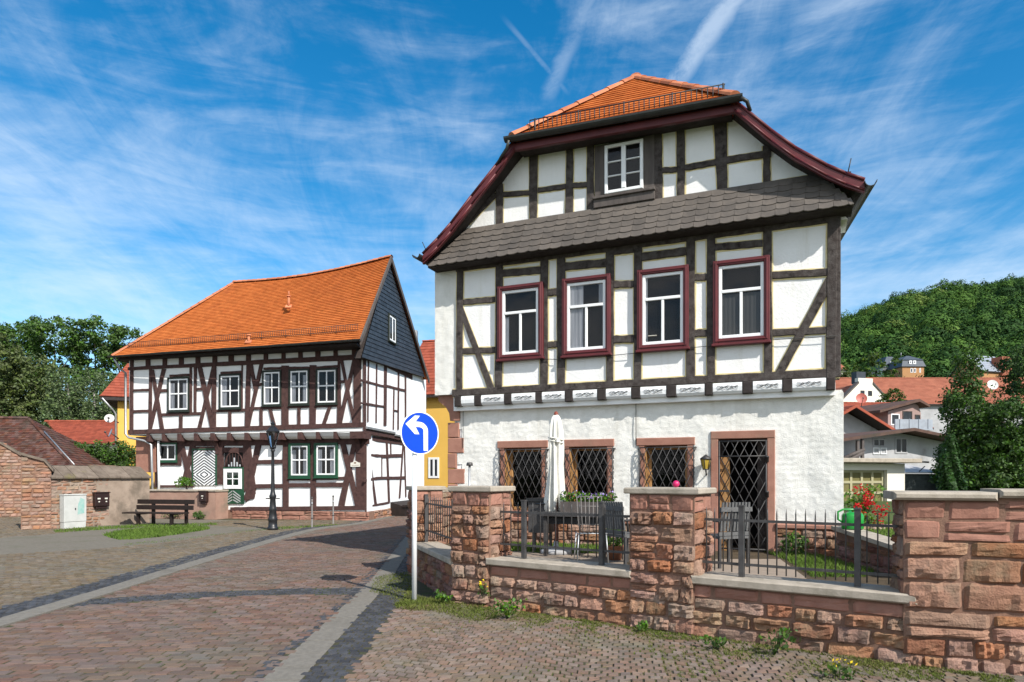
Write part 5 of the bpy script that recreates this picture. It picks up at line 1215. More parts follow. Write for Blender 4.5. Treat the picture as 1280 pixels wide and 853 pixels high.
# the tall wall on the right
RW = plyaw(W.at(s_end - .02, 0, .04)[:2], 20)
rw = thing('stone_wall', 'tall red sandstone wall with rounded blocks and a pale coping at the right edge', 'wall', RW.at(1, 0, -.2))
mb = MB(); mb.pbox(RW, 0, 3.2, -.4, 1.53, -.45, .0); mb.build('wall_core', M['mortar'], rw)
mb = MB(); stones(mb, RW, .0, 3.2, -.3, .28, .0, (.10, .17), (.14, .34), .04, .03, seed=81); mb.build('rubble_facing', M['stone'], rw)
mb = MB(); stones(mb, RW, .0, 3.2, .28, 1.16, .0, (.19, .27), (.34, .72), .045, .02, seed=84, nx=9, nz=6); mb.build('block_course', M['stone'], rw, 'large rounded sandstone blocks')
mb = MB(); stones(mb, RW, .0, 3.2, 1.16, 1.53, .0, (.18, .19), (.30, .6), .018, .008, seed=86); mb.build('dressed_course', M['sand'], rw)
RWl = Pl(RW.at(0, 0, -.45)[:2], (RW.at(0, 0, 0)[0] - RW.at(0, 0, -.45)[0], RW.at(0, 0, 0)[1] - RW.at(0, 0, -.45)[1]))
mb = MB(); stones(mb, RWl, 0, .45, SILL, 1.53, 0, (.15, .2), (.2, .3), .03, .015, seed=87); mb.build('rubble_facing', M['stone'], rw)
for a, b, z in ((-.09, .72, 1.53), (.735, 2.0, 1.555), (2.01, 3.3, 1.545)):
    mb = MB(); mb.bbox(RW, a, b, z, z + .075, -.52, .075, .022); mb.build('coping', M['coping'], rw)
mb = MB(); mb.pbox(RW, .735, 3.2, 1.50, 1.553, -.44, .01); mb.build('coping_bed', M['mortar'], rw)
# ------------------------------------------------------------------ railings
def railing(pl, a, b, o, z0, z1, zt, zb, n, posts, label, slopew=0):
    t = thing('iron_railing', label, 'railing', pl.at((a + b) / 2, z0, o), 'iron railings on the garden wall')
    for z in (zt, zb):
        mb = MB(); mb.pbox(pl, a, b, z - .014, z + .014, o - .006, o + .006); mb.build('rail', M['iron_grey'], t)
    for p in posts:
        mb = MB(); mb.pbox(pl, p - .027, p + .027, z0, z1 + .02, o - .027, o + .027); mb.pbox(pl, p - .032, p + .032, z1 + .02, z1 + .035, o - .032, o + .032); mb.build('post', M['iron_grey'], t)
    for k in range(n):
        s = a + (b - a) * (k + .5) / n
        if any(abs(s - p) < .04 for p in posts): continue
        dz = rng.uniform(-.008, .008)
        mb = MB(); mb.tube([pl.at(s, zb - .09, o), pl.at(s, z1 - .05 + dz, o), pl.at(s + .002, z1 + .01 + dz, o)], [.0075, .0075, .002], 6); mb.build('bar', M['iron_grey'], t)
RO = -.16
railing(W, s_p1 + .05, s_m0 - .01, RO, SILL + .03, 1.40, 1.27, .84, 17, [W.pix(655, 650, RO)[0], W.pix(752, 650, RO)[0]], 'grey iron railing between the corner pier and the middle pier')
railing(W, s_m1 + .02, s_end - .02, RO, SILL + .03, 1.40, 1.27, .80, 21, [W.pix(927, 650, RO)[0], W.pix(1072, 650, RO)[0]], 'grey iron railing between the middle pier and the tall right wall')
railing(RT, .02, LRT - .04, RO, SILL - .02, 1.40, 1.28, .82, 17, [.05, LRT - .07], 'grey iron railing on the side wall behind the road sign')
# ------------------------------------------------------------------ garden ground
GZ = .50
mb = MB(); hc0, hc1 = H.at(0, 0, .05), H.at(6.7, 0, .05)
plan = [RT.at(0, 0, -.33)[:2], RT.at(LRT, 0, -.33)[:2], W.at(.3, 0, -.35)[:2], W.at(s_end, 0, -.35)[:2], (RW.at(1.0, 0, -.45))[:2], (6.8, 8.0), H.at(7.5, 0, -.5)[:2], H.at(6.7, 0, -1)[:2], H.at(0, 0, -1)[:2], LK.at(.3, 0, -.1)[:2]]
mb.prism(plan, -.25, GZ); struct(mb, 'garden_ground', M['soil'])
def Gz(z, *pp): return [gr(px, py, z) for px, py in pp]
mb = MB()
pat = Gz(GZ, (884, 716), (893, 700), (975, 700), (1008, 724), (935, 722))
mb.prism(pat, GZ - .05, GZ + .012); mb.prism(Gz(GZ, (640, 690), (780, 694), (786, 712), (690, 703), (640, 697)), GZ - .05, GZ + .010); struct(mb, 'terrace', M['slab'])
mb = MB()
q = scatter(Gz(GZ, (955, 690), (1012, 692), (1095, 716), (1080, 722), (1015, 722), (985, 702)), 3500); blades(mb, q, GZ, .06, .007)
q = scatter(Gz(GZ, (634, 680), (745, 682), (780, 690), (700, 694), (634, 690)), 3000); blades(mb, q, GZ, .06, .007)
q = scatter([W.at(s_p1 + .1, 0, -.42)[:2], W.at(s_m0, 0, -.42)[:2], W.at(s_m0, 0, -.8)[:2], W.at(s_p1 + .1, 0, -.8)[:2]], 500); blades(mb, q, GZ, .05, .006)
# raised bed on the right behind its retaining wall
BZ = .86
a_, b_ = (4.92, 10.35), (4.78, 8.15)
RB = Pl(a_, (b_[0] - a_[0], b_[1] - a_[1]), (-1, .06)); lrb = math.dist(a_, b_)
rb = thing('retaining_wall', 'dark low retaining wall with a sloping pale coping between lawn and raised bed', 'wall', RB.at(1, GZ, 0))
m2 = MB(); m2.add([(4.92, 10.35, .3), (4.78, 8.15, .3), (5.2, 8.12, .3), (5.3, 10.35, .3), (4.92, 10.35, .93), (4.78, 8.15, .80), (5.2, 8.12, .80), (5.3, 10.35, .93)], [(0, 1, 5, 4), (1, 2, 6, 5), (4, 5, 6, 7), (2, 3, 7, 6), (3, 0, 4, 7)]); m2.build('wall_core', M['mortar'], rb)
RE = Pl((4.78, 8.15), (.42, -.03)); m2 = MB(); stones(m2, RE, 0, .42, .4, .80, .0, (.1, .15), (.12, .25), .04, .02, seed=90); m2.build('rubble_facing', M['stone_lt'], rb)
RB2 = Pl(a_, (b_[0] - a_[0], b_[1] - a_[1]), (-.998, .064)); m2 = MB(); stones(m2, RB2, 0, lrb, .45, .80, 0, (.1, .16), (.15, .4), .03, .015, seed=91); m2.build('rubble_facing', M['stone_shade'], rb)
m2 = MB(); m2.hexa([(4.86, 10.40, .932), (4.72, 8.10, .802), (5.02, 8.06, .802), (5.16, 10.40, .932)], [(4.86, 10.40, .99), (4.72, 8.10, .86), (5.02, 8.06, .86), (5.16, 10.40, .99)]); m2.build('coping', M['coping'], rb)
m2 = MB(); m2.prism([(5.2, 10.6), (5.2, 8.2), (5.35, 7.0), (14, 6), (20, 24), (8.6, 24)], -.2, BZ); struct(m2, 'raised_lawn', M['field'])
q = scatter([(5.25, 10.6), (5.25, 8.3), (7.5, 8.0), (9.5, 13), (6, 13)], 9000); blades(mb, q, BZ, .05, .008)
tag(mb.build('lawn', M['grass']), kind='stuff')
m2 = MB(); stones(m2, Pl((5.4, 11.3), (1, .05)), 0, 1.2, BZ - .03, BZ + .09, 0, (.09, .1), (.12, .2), .04, .02, seed=95); solo(m2, 'stone_edging', M['stone_lt'], 'row of small pale edging stones across the lawn behind the railing', 'edging')
# ------------------------------------------------------------------ things in the garden
def P3(px, py, d): return pt(px, py, d)
# folded parasol
x, y = (695 - CX) / F * 10.9, 10.9
t = thing('folded_parasol', 'closed cream parasol tied with a cord standing in the garden', 'parasol', (x, y, GZ))
nv_ = 34; prof = [(2.73, .030), (2.68, .075), (2.58, .105), (2.42, .125), (2.22, .13), (2.06, .13), (1.93, .125), (1.82, .135), (1.66, .155), (1.48, .18), (1.34, .195), (1.24, .185), (1.20, .14)]
V = []
for i, (z, r_) in enumerate(prof):
    for k in range(nv_ * 2):
        a = math.pi * k / nv_; f = .10 + .22 * min(1, (2.73 - z) / .8); w = r_ * (1 - f + f * math.cos(a * 8 + .5 * math.sin(a * 3) + z * 1.1) * .75 + .10 * math.sin(a * 3 + z * 4))
        V.append((x + w * math.cos(a), y + w * math.sin(a), z + (.10 * math.sin(a * 4 + 1) + .05 * math.sin(a * 8) if i >= len(prof) - 2 else 0)))
m2 = MB(); n2 = nv_ * 2; m2.add(V, [(i * n2 + (k + 1) % n2, i * n2 + k, (i + 1) * n2 + k, (i + 1) * n2 + (k + 1) % n2) for i in range(len(prof) - 1) for k in range(n2)], True); m2.build('canopy', M['cloth'], t)
m2 = MB(); m2.lathe((x, y, 2.70), [(0, 0), (.035, 0), (.038, .04), (.02, .075), (0, .08)], 10); m2.build('finial', M['redwood'], t)
m2 = MB()
for z, r_ in ((2.34, .118), (2.29, .115)): m2.tube([(x + r_ * math.cos(k * math.pi / 8), y + r_ * math.sin(k * math.pi / 8), z - .02 * math.cos(k * math.pi / 8)) for k in range(17)], .012, 5)
m2.box((x + .02, y - .125, 2.31), (.05, .03, .06), .3); m2.build('tie_cord', M['cloth'], t)
m2 = MB(); m2.tube([(x, y, GZ + .05), (x, y, 2.7)], .024, 10); m2.build('pole', M['redwood'], t)
m2 = MB(); m2.lathe((x, y, GZ + .01), [(0, 0), (.25, 0), (.25, .05), (.22, .07), (.05, .08), (.035, .20), (0, .2)], 20); m2.build('base', M['greyrender'], t)
# patio chairs of slatted wicker
def chair(name, label, x, y, rz, mat, high=.98, group='garden chairs'):
    t = thing(name, label, 'chair', (0, 0, 0), group)
    m2 = MB(); m2.box((0, 0, .42), (.48, .46, .035)); 
    m2.build('seat', mat, t)
    m2 = MB()
    for k in range(9): s = -.21 + .0525 * k; m2.box((s, .235, .70), (.032, .018, high - .44), 0, R(-7))
    m2.box((0, .262, high - .03), (.50, .03, .06)); m2.box((0, .215, .47), (.50, .03, .05)); m2.build('backrest', mat, t)
    for sx in (-.23, .23):
        for sy in (-.2, .21):
            m2 = MB(); m2.box((sx, sy, .21), (.035, .035, .42)); m2.build('leg', M['iron_grey'], t)
        m2 = MB(); m2.tube([(sx, .22, .64), (sx, -.2, .65), (sx, -.22, .42)], .018, 6); m2.build('armrest', M['iron_grey'], t)
    t.location = (x, y, GZ); t.rotation_euler = (0, 0, rz); return t
def gp(px, d): return (px - CX) / F * d
chair('garden_chair', 'grey slatted garden chair behind the right railing close to the middle pier', gp(905, 9.4), 9.4, R(200), M['wicker'], .83)
chair('garden_chair', 'grey slatted garden chair beside the flower table, left of the middle pier', gp(783, 9.6), 9.6, R(120), M['wicker'], .83)
# white wire chair
t = thing('wire_chair', 'light grey wire chair in front of the flower table', 'chair', (gp(738, 9.7), 9.7, GZ))
ox, oy = gp(738, 9.7), 9.7; m2 = MB()
for k in range(7): s = -.18 + .06 * k; m2.tube([(ox + s, oy + .16, GZ + .95), (ox + s * .9, oy + .12, GZ + .6), (ox + s * .8, oy + .1, GZ + .44)], .006, 5)
for z in (.55, .68, .81, .95): m2.tube([(ox - .19 + .01 * (z < .7), oy + .16 - (.95 - z) * .1, GZ + z), (ox + .19, oy + .16 - (.95 - z) * .1, GZ + z)], .007, 5)
m2.build('backrest', M['bollard'], t); m2 = MB()
for k in range(8): m2.tube([(ox - .2 + .057 * k, oy + .12, GZ + .44), (ox - .2 + .057 * k, oy - .26, GZ + .45)], .006, 5)
m2.tube([(ox - .2, oy + .12, GZ + .44), (ox - .2, oy - .26, GZ + .45), (ox + .2, oy - .26, GZ + .45), (ox + .2, oy + .12, GZ + .44)], .009, 5); m2.build('seat', M['zinc'], t)
for sx in (-.19, .19):
    for sy in (-.25, .13): m2 = MB(); m2.tube([(ox + sx, oy + sy, GZ + .44), (ox + sx * 1.15, oy + sy * 1.1, GZ + .01)], .01, 6); m2.build('leg', M['zinc'], t)
# slim lamp behind the corner pier
lx_, ly_ = gp(587, 12.3), 12.3; t = thing('garden_light', 'slim grey garden light with a flat cap against the white wall behind the corner pier', 'garden light', (lx_, ly_, GZ))
m2 = MB(); m2.tube([(lx_, ly_, GZ), (lx_, ly_, 1.94)], .022, 8); m2.build('post', M['zinc'], t); m2 = MB(); m2.lathe((lx_, ly_, 1.93), [(0, 0), (.055, 0), (.06, .02), (.05, .06), (0, .065)], 12); m2.build('cap', M['iron_grey'], t)
# table with the flower box
tx, ty = gp(727, 10.6), 10.6
t = thing('garden_table', 'dark garden table carrying a box of violet flowers', 'table', (tx, ty, GZ))
m2 = MB(); m2.box((tx, ty, GZ + .66), (1.15, .65, .06), R(-23)); m2.build('tabletop', M['iron_grey'], t); m2 = MB(); m2.box((tx, ty, GZ + .56), (1.0, .5, .10), R(-23)); m2.build('apron', M['black'], t)
for sx, sy in ((-.5, -.26), (.5, -.26), (.5, .26), (-.5, .26)):
    c_, s_ = math.cos(R(-23)), math.sin(R(-23)); m2 = MB(); m2.box((tx + sx * c_ - sy * s_, ty + sx * s_ + sy * c_, GZ + .315), (.05, .05, .63), R(-23)); m2.build('leg', M['iron_grey'], t)
t = thing('flower_box', 'wooden flower box with violet and white flowers on the dark table', 'flower box', (tx + .08, ty - .1, GZ + .69))
m2 = MB(); m2.box((tx + .08, ty - .1, GZ + .77), (.82, .2, .16), R(-23)); m2.build('box', M['greywood'], t)
def leafball(mb, c, rad, n, sz):
    d = nr.normal(size=(n, 3)); d /= np.linalg.norm(d, axis=1)[:, None]; r_ = nr.uniform(.35, 1, n) ** .5
    p = np.array(c) + d * r_[:, None] * np.array(rad); leafquads(mb, p, d, sz)
def leafquads(mb, p, d, sz, tilt=.65):
    n = len(p); nrm = d + nr.normal(0, tilt, (n, 3)); nrm /= np.linalg.norm(nrm, axis=1)[:, None]
    a = np.cross(nrm, nr.normal(size=(n, 3))); a /= np.linalg.norm(a, axis=1)[:, None]; b = np.cross(nrm, a)
    s = sz * nr.uniform(.55, 1.3, n); s = s[:, None]
    Q = np.stack([p - a * s * .5, p + b * s * .30, p + a * s * .5, p - b * s * .30], 1).reshape(-1, 3)
    mb.quads(Q, np.arange(n * 4).reshape(n, 4))
m2 = MB(); m3 = MB()
for k in range(9):
    s = -.38 + .095 * k; q = (tx + .08 + s * .92, ty - .1 - s * .39, GZ + .90 + rng.uniform(-.02, .04)); leafball(m2, q, (.08, .08, .09), 70, .05)
    leafball(m3, (q[0], q[1] - .04, q[2] + .05), (.08, .06, .05), 7, .045)
m2.build('foliage', M['leaf_bright'], t); m3.build('blossom', M['violet'], t)
# barrel shaped grill beside the parasol
t = thing('kettle_barbecue', 'dark grey box barbecue standing by the parasol under the left window', 'barbecue', (gp(678, 11.2), 11.2, GZ)); bx, by = gp(678, 11.2), 11.2
m2 = MB(); m2.box((bx, by, GZ + .58), (.34, .40, .5), R(-23)); m2.build('body', M['iron_grey'], t); m2 = MB(); m2.box((bx, by, GZ + .86), (.40, .46, .05), R(-23)); m2.tube([(bx - .12, by - .24, GZ + .80), (bx + .14, by - .30, GZ + .80)], .015, 6); m2.build('lid', M['black'], t)
for sx in (-.13, .13):
    m2 = MB(); m2.box((bx + sx, by - .1, GZ + .165), (.04, .04, .33), R(-23)); m2.build('leg', M['iron_grey'], t)
# small round shrub in a pot near the middle pier
t = thing('potted_shrub', 'small round bright green shrub in a pot left of the middle pier', 'plant', (gp(768, 10.1), 10.1, GZ)); sx_, sy_ = gp(768, 10.1), 10.1
m2 = MB(); m2.lathe((sx_, sy_, GZ), [(0, 0), (.10, 0), (.14, .2), (.15, .22), (.12, .22), (0, .2)], 14); m2.build('pot', M['terracotta'], t); m2 = MB(); leafball(m2, (sx_, sy_, GZ + .36), (.2, .2, .17), 420, .05); m2.build('foliage', M['leaf_bright'], t)
m2 = MB(); q0 = H.at(6.1, GZ, .28); leafball(m2, (q0[0], q0[1], GZ + .18), (.22, .2, .2), 300, .07); m2.tube([(q0[0], q0[1], GZ), (q0[0], q0[1], GZ + .2)], .012, 5); solo(m2, 'low_shrub', M['leaf_mid'], 'low dark shrub at the foot of the house corner', 'plant')
# pink ball on the middle pier
q0 = W.at(W.pix(845, 606, -.2)[0], 0, -.2); m2 = MB(); m2.lathe((q0[0], q0[1], TOP2 + .072), [(.001, 0)] + [(.040 * math.sin(math.pi * k / 10), .040 - .040 * math.cos(math.pi * k / 10)) for k in range(1, 10)] + [(.001, .08)], 16); solo(m2, 'ball', M['pink'], 'small pink ball lying on the coping of the middle pier', 'ball')
# watering can on the bed coping
wx, wy, wz = 4.99, 10.0, .972
t = thing('watering_can', 'green plastic watering can on the sloping coping by the house corner', 'watering can', (wx, wy, wz))
m2 = MB(); m2.lathe((wx, wy, wz), [(0, 0), (.145, 0), (.155, .015), (.155, .19), (.14, .225), (.06, .245), (0, .245)], 20, 1, .8); m2.build('body', M['plastic'], t)
m2 = MB(); m2.tube([(wx + .13, wy, wz + .215), (wx + .05, wy, wz + .285), (wx - .14, wy, wz + .285), (wx - .215, wy, wz + .25), (wx - .215, wy, wz + .14), (wx - .15, wy, wz + .10)], .015, 8); m2.build('handle', M['plastic'], t)
m2 = MB(); m2.tube([(wx + .05, wy + .10, wz + .06), (wx + .10, wy + .28, wz + .2), (wx + .12, wy + .34, wz + .23)], [.03, .02, .035], 8); m2.build('spout', M['plastic'], t)
# flowering bush
fx, fy = gp(1077, 11.6), 11.6
t = thing('flowering_bush', 'bush with bright red blossoms beside the house corner', 'bush', (fx, fy, BZ))
m2 = MB(); m3 = MB(); m4 = MB()
for k in range(14):
    a = rng.uniform(0, 6.28); r_ = rng.uniform(.05, .34); z = BZ + rng.uniform(.15, .66); q = (fx - .08 + r_ * math.cos(a), fy + r_ * math.sin(a), z); leafball(m2, q, (.15, .15, .12), 60, .06); m4.tube([(fx, fy, BZ), q], .008, 5)
for dx, dz, n in ((-.03, .56, 60), (-.05, .46, 70), (.02, .40, 60), (.13, .32, 60), (.21, .26, 45), (-.2, .36, 46), (.14, .12, 36), (-.12, .24, 46), (-.08, .70, 22), (-.2, .66, 26), (.27, .36, 24)): leafball(m3, (fx + dx, fy - .26, BZ + dz), (.085, .10, .085), n, .045)
m2.build('foliage', M['leaf_bright'], t); m3.build('blossom', M['red'], t); m4.build('stem', M['bark'], t)
# weeds along the foot of the wall
def weed(px, py, h, w, n, label, mat='leaf_bright', flowers=0):
    x, y = gr(px, py); t = thing('weed', label, 'weed', (x, y, 0), 'weeds at the foot of the garden wall'); m2 = MB(); m3 = MB(); m4 = MB()
    for k in range(max(3, n // 16)):
        a = rng.uniform(0, 6.28); e = (x + w * math.cos(a) * rng.uniform(.2, 1), y - abs(w * math.sin(a)) * .6, h * rng.uniform(.55, 1)); m4.tube([(x, y, 0), ((x + e[0]) / 2, (y + e[1]) / 2, e[2] * .7), e], .004, 4)
        leafball(m2, (e[0], e[1], e[2] * .8), (w * .45, w * .4, h * .28), 15, .055)
    m2.build('foliage', M[mat], t); m4.build('stem', M['leaf_mid'], t)
    if flowers: leafball(m3, (x, y - .05, h * .95), (w * .7, w * .4, h * .2), flowers, .035); m3.build('blossom', M['yellowpetal'], t)
weed(553, 756, .20, .16, 80, 'bright leafy weed just right of the sign pole')
weed(634, 775, .30, .22, 150, 'tall tufted weed with bright leaves left of the middle pier')
weed(604, 760, .34, .10, 50, 'spindly weed with yellow flowers against the corner pier', 'leaf_mid', 26)
weed(808, 792, .16, .10, 50, 'small weed below the middle pier')
weed(895, 812, .16, .14, 70, 'low weed below the pale sill, right of the middle pier', 'leaf_mid')
weed(968, 820, .30, .24, 120, 'large dark leaved weed at the wall foot below the right railing', 'leaf_mid')
weed(1050, 846, .14, .2, 60, 'low spreading weed with yellow flowers at the lower right', 'leaf_mid', 12)
# ------------------------------------------------------------------ road sign
sx, sy = gr(518, 752)
t = thing('road_sign', 'round blue road sign with a white left-turn arrow on a white pole', 'road sign', (sx, sy, 0))
mb = MB(); mb.tube([(sx, sy, -.1), (sx, sy, 2.66)], .036, 14); mb.build('pole', M['signwhite'], t)
SG = plyaw((sx, sy), -36)         # plate turned away from the viewer
px_c, pz = SG.pix(525, 541.5, .055); Rd = .30
def disc(mb, r, o0, o1, n=48): mb.poly(SG, [(px_c + r * math.cos(2 * math.pi * k / n), pz + r * math.sin(2 * math.pi * k / n)) for k in range(n)], o0, o1)
mb = MB(); disc(mb, Rd, .045, .055); pl_ = mb.build('sign_plate', M['signwhite'], t)
mb = MB(); disc(mb, Rd - .017, .054, .0575); mb.build('sign_face', M['blue'], pl_)
A = [(.055, -.215), (.115, -.215), (.115, .02)] + [(.115 - .135 + .135 * math.cos(a), .02 + .10 * math.sin(a)) for a in [math.pi / 2 * k / 6 for k in range(1, 7)]]
A += [(-.085, .12), (-.03, .175), (-.085, .195) , (-.215, .09), (-.055, -.025), (-.03, .0) , (-.085, .062), (-.02, .062)] + [(-.02 + .075 * math.cos(a), .02 + .042 * math.sin(a)) for a in [math.pi / 2 * (1 - k / 5) for k in range(1, 6)]]
A = [(.050, -.22), (.112, -.22), (.112, .02)] + [(-.02 + .132 * math.cos(math.pi / 2 * k / 7), .02 + .112 * math.sin(math.pi / 2 * k / 7)) for k in range(1, 7)] + [(-.03, .132), (-.065, .132), (-.005, .205), (-.075, .205), (-.205, .100), (-.075, -.02), (-.012, -.02), (-.065, .068), (-.025, .068)] + [(-.02 + .07 * math.cos(math.pi / 2 * (1 - k / 6)), .02 + .048 * math.sin(math.pi / 2 * (1 - k / 6))) for k in range(1, 6)]
mb = MB(); mb.poly(SG, [(px_c + a * 1.10, pz + b * 1.14 + .005) for a, b in A], .057, .0600); mb.build('arrow', M['signwhite'], pl_)
mb = MB()
for z in (-.16, .16): mb.pbox(SG, -.055, .055, pz + z - .02, pz + z + .02, -.04, .046)
mb.build('bracket', M['signgrey'], t)
# ------------------------------------------------------------------ lamp post
lx, ly = gr(341, 663); LB = Vector((lx, ly, 0))
t = thing('lamp_post', 'black cast-iron lamp post with a glass lantern', 'street lamp', LB)
mb = MB(); mb.lathe(LB, [(0, 0), (.17, 0), (.17, .10), (.14, .12), (.135, .30), (.16, .34), (.13, .40), (.11, .62), (.13, .66), (.105, .72), (.085, 1.0), (.10, 1.04), (.115, 1.10), (.085, 1.16), (.062, 1.3), (.048, 2.2), (.044, 2.52), (.07, 2.55), (.07, 2.58), (.045, 2.62), (0, 2.62)], 14); mb.build('post', M['black'], t)
mb = MB(); mb.tube([LB + Vector((-.22, 0, 1.02)), LB + Vector((.22, 0, 1.02))], .02, 6); mb.build('ladder_bar', M['black'], t)
q = LB + Vector((0, 0, 2.62)); mb = MB()
mb.lathe(q, [(0, 0), (.09, 0), (.11, .03), (.09, .05), (0, .05)], 6, smooth=False); mb.lathe(q, [(.215, .53), (.225, .56), (.10, .70), (.06, .72), (.06, .78), (.085, .80), (.03, .86), (.012, .93), (0, .93)], 6, smooth=False)
for k in range(6): a = math.pi / 3 * k; mb.tube([q + Vector((.085 * math.cos(a), .085 * math.sin(a), .04)), q + Vector((.205 * math.cos(a), .205 * math.sin(a), .54))], .011, 5)
mb.tube([q + Vector((.205 * math.cos(math.pi / 3 * k), .205 * math.sin(math.pi / 3 * k), .53)) for k in range(7)], .014, 5); lt = mb.build('lantern', M['black'], t)
mb = MB(); mb.lathe(q, [(.08, .05), (.195, .53)], 6, smooth=False); mb.f = mb.f[:-2]; mb.sm = mb.sm[:-2]; mb.build('glass', M['lampglass'], lt)
mb = MB(); mb.lathe(q, [(0, .05), (.035, .05), (.03, .18), (.02, .2), (0, .2)], 8); mb.lathe(q, [(0, .5), (.06, .48), (.05, .3), (.02, .26), (0, .26)], 8); mb.build('burner', M['black'], lt)
# ------------------------------------------------------------------ bollards
def bollard(px, py, label):
    x, y = gr(px, py); t = thing('bollard', label, 'bollard', (x, y, 0), 'slim grey bollards before the corner house')
    mb = MB(); mb.lathe((x, y, 0), [(0, 0), (.045, 0), (.045, .02), (.030, .03), (.030, .93), (.024, .97), (0, .975)], 12); mb.build('post', M['bollard'], t)
    mb = MB(); mb.lathe((x, y, .78), [(.0315, 0), (.0315, .07)], 12); mb.build('band', M['zinc'], t)
    mb = MB(); mb.lathe((x, y, .96), [(0, 0), (.02, 0), (.03, .02), (.036, .045), (.03, .075), (0, .085)], 12); mb.build('knob', M['iron_grey'], t); mb = MB(); mb.lathe((x, y, .30), [(.0305, 0), (.042, .01), (.042, .03), (.0305, .04)], 12); mb.build('ring', M['iron_grey'], t)
bollard(390, 659.8, 'slim grey bollard in front of the right ground floor window'); bollard(416.5, 655.4, 'slim grey bollard in front of the crossed corner timbers')
# ------------------------------------------------------------------ bench
bx, by = gr(200, 657); BY = plyaw((bx, by), 12)
t = thing('park_bench', 'dark brown wooden bench on the square below the striped door', 'bench', (bx, by, 0))
hw = 1.18
for o, z in ((.10, .47), (-.06, .47), (.26, .465)): mb = MB(); mb.bbox(BY, -hw - .1, hw - .1, z - .045, z, o - .07, o + .07); mb.build('seat', M['benchwood'], t)
for z, o in ((.62, -.20), (.82, -.25)): mb = MB(); mb.bbox(BY, -hw + .05, hw, z - .075, z + .085, o - .025, o + .02); mb.build('backrest', M['benchwood'], t)
for s in (-.72, .62):
    mb = MB(); mb.pbox(BY, s - .045, s + .045, 0, .42, .14, .24); mb.build('leg', M['benchwood'], t)
    mb = MB(); mb.pbox(BY, s + .22 - .045, s + .22 + .045, 0, .90, -.33, -.24); mb.build('leg', M['benchwood'], t)
    mb = MB(); mb.pbox(BY, s - .04, s + .04, .38, .425, -.24, .24); mb.build('bearer', M['benchwood'], t)
# terrace wall letterbox and plants
def letterbox(pl, s, z, w, h, label, two):
    t = thing('letterbox', label, 'letterbox', pl.at(s, z, .02)); mb = MB(); mb.bbox(pl, s - w / 2, s + w / 2, z, z + h, .0, .16, .015); mb.bbox(pl, s - w / 2 - .02, s + w / 2 + .02, z + h, z + h + .03, -.0, .19, .01); mb.bbox(pl, s - w * .38, s + w * .38, z - .10, z - .004, .02, .12, .02); mb.build('box', M['mailbrown'], t)
    for k in range(two):
        x = s + (k - (two - 1) / 2) * w * .5; mb = MB(); mb.pbox(pl, x - .05, x + .05, z + h * .52, z + h * .62, .161, .164); mb.pbox(pl, x - .02, x + .03, z + h * .3, z + h * .38, .161, .164); mb.build('name_plate', M['paper'], t)
    return t
letterbox(TW, TW.pix(254, 620, .1)[0], .72, .34, .40, 'brown letterbox on the pink terrace wall right of the bench', 1)
def bush(name, label, c, rad, n, sz, mat, stem=.02, group=None, cat='plant', lobes=7):
    t = thing(name, label, cat, c, group); mb = MB(); m2 = MB(); c = Vector(c)
    for k in range(lobes):
        q = c + Vector((rng.uniform(-.6, .6) * rad[0], rng.uniform(-.6, .6) * rad[1], rad[2] * rng.uniform(.45, 1.5))); leafball(mb, q, (rad[0] * .55, rad[1] * .55, rad[2] * .5), n // lobes, sz); m2.tube([c, q], stem, 5)
    mb.build('foliage', mat, t); m2.build('stem', M['bark'], t); return t
q = TW.at(TW.pix(235, 605, -.3)[0], 1.2, -.25); bush('potted_plant', 'yellowish green bushy plant on the terrace wall before the striped door', q, (.42, .28, .28), 420, .10, M['leaf_bright'], .01)
q = TW.at(TW.pix(249, 655, .25)[0], .02, .28); bush('ground_plant', 'small green plant growing at the foot of the pink terrace wall', q, (.3, .2, .2), 220, .08, M['leaf_mid'], .008)
q = TW.at(TW.pix(215, 655, .12)[0], .02, .12); bush('ground_plant', 'dry low plant under the bench at the wall foot', q, (.7, .12, .14), 260, .06, M['leaf_olive'], .008)
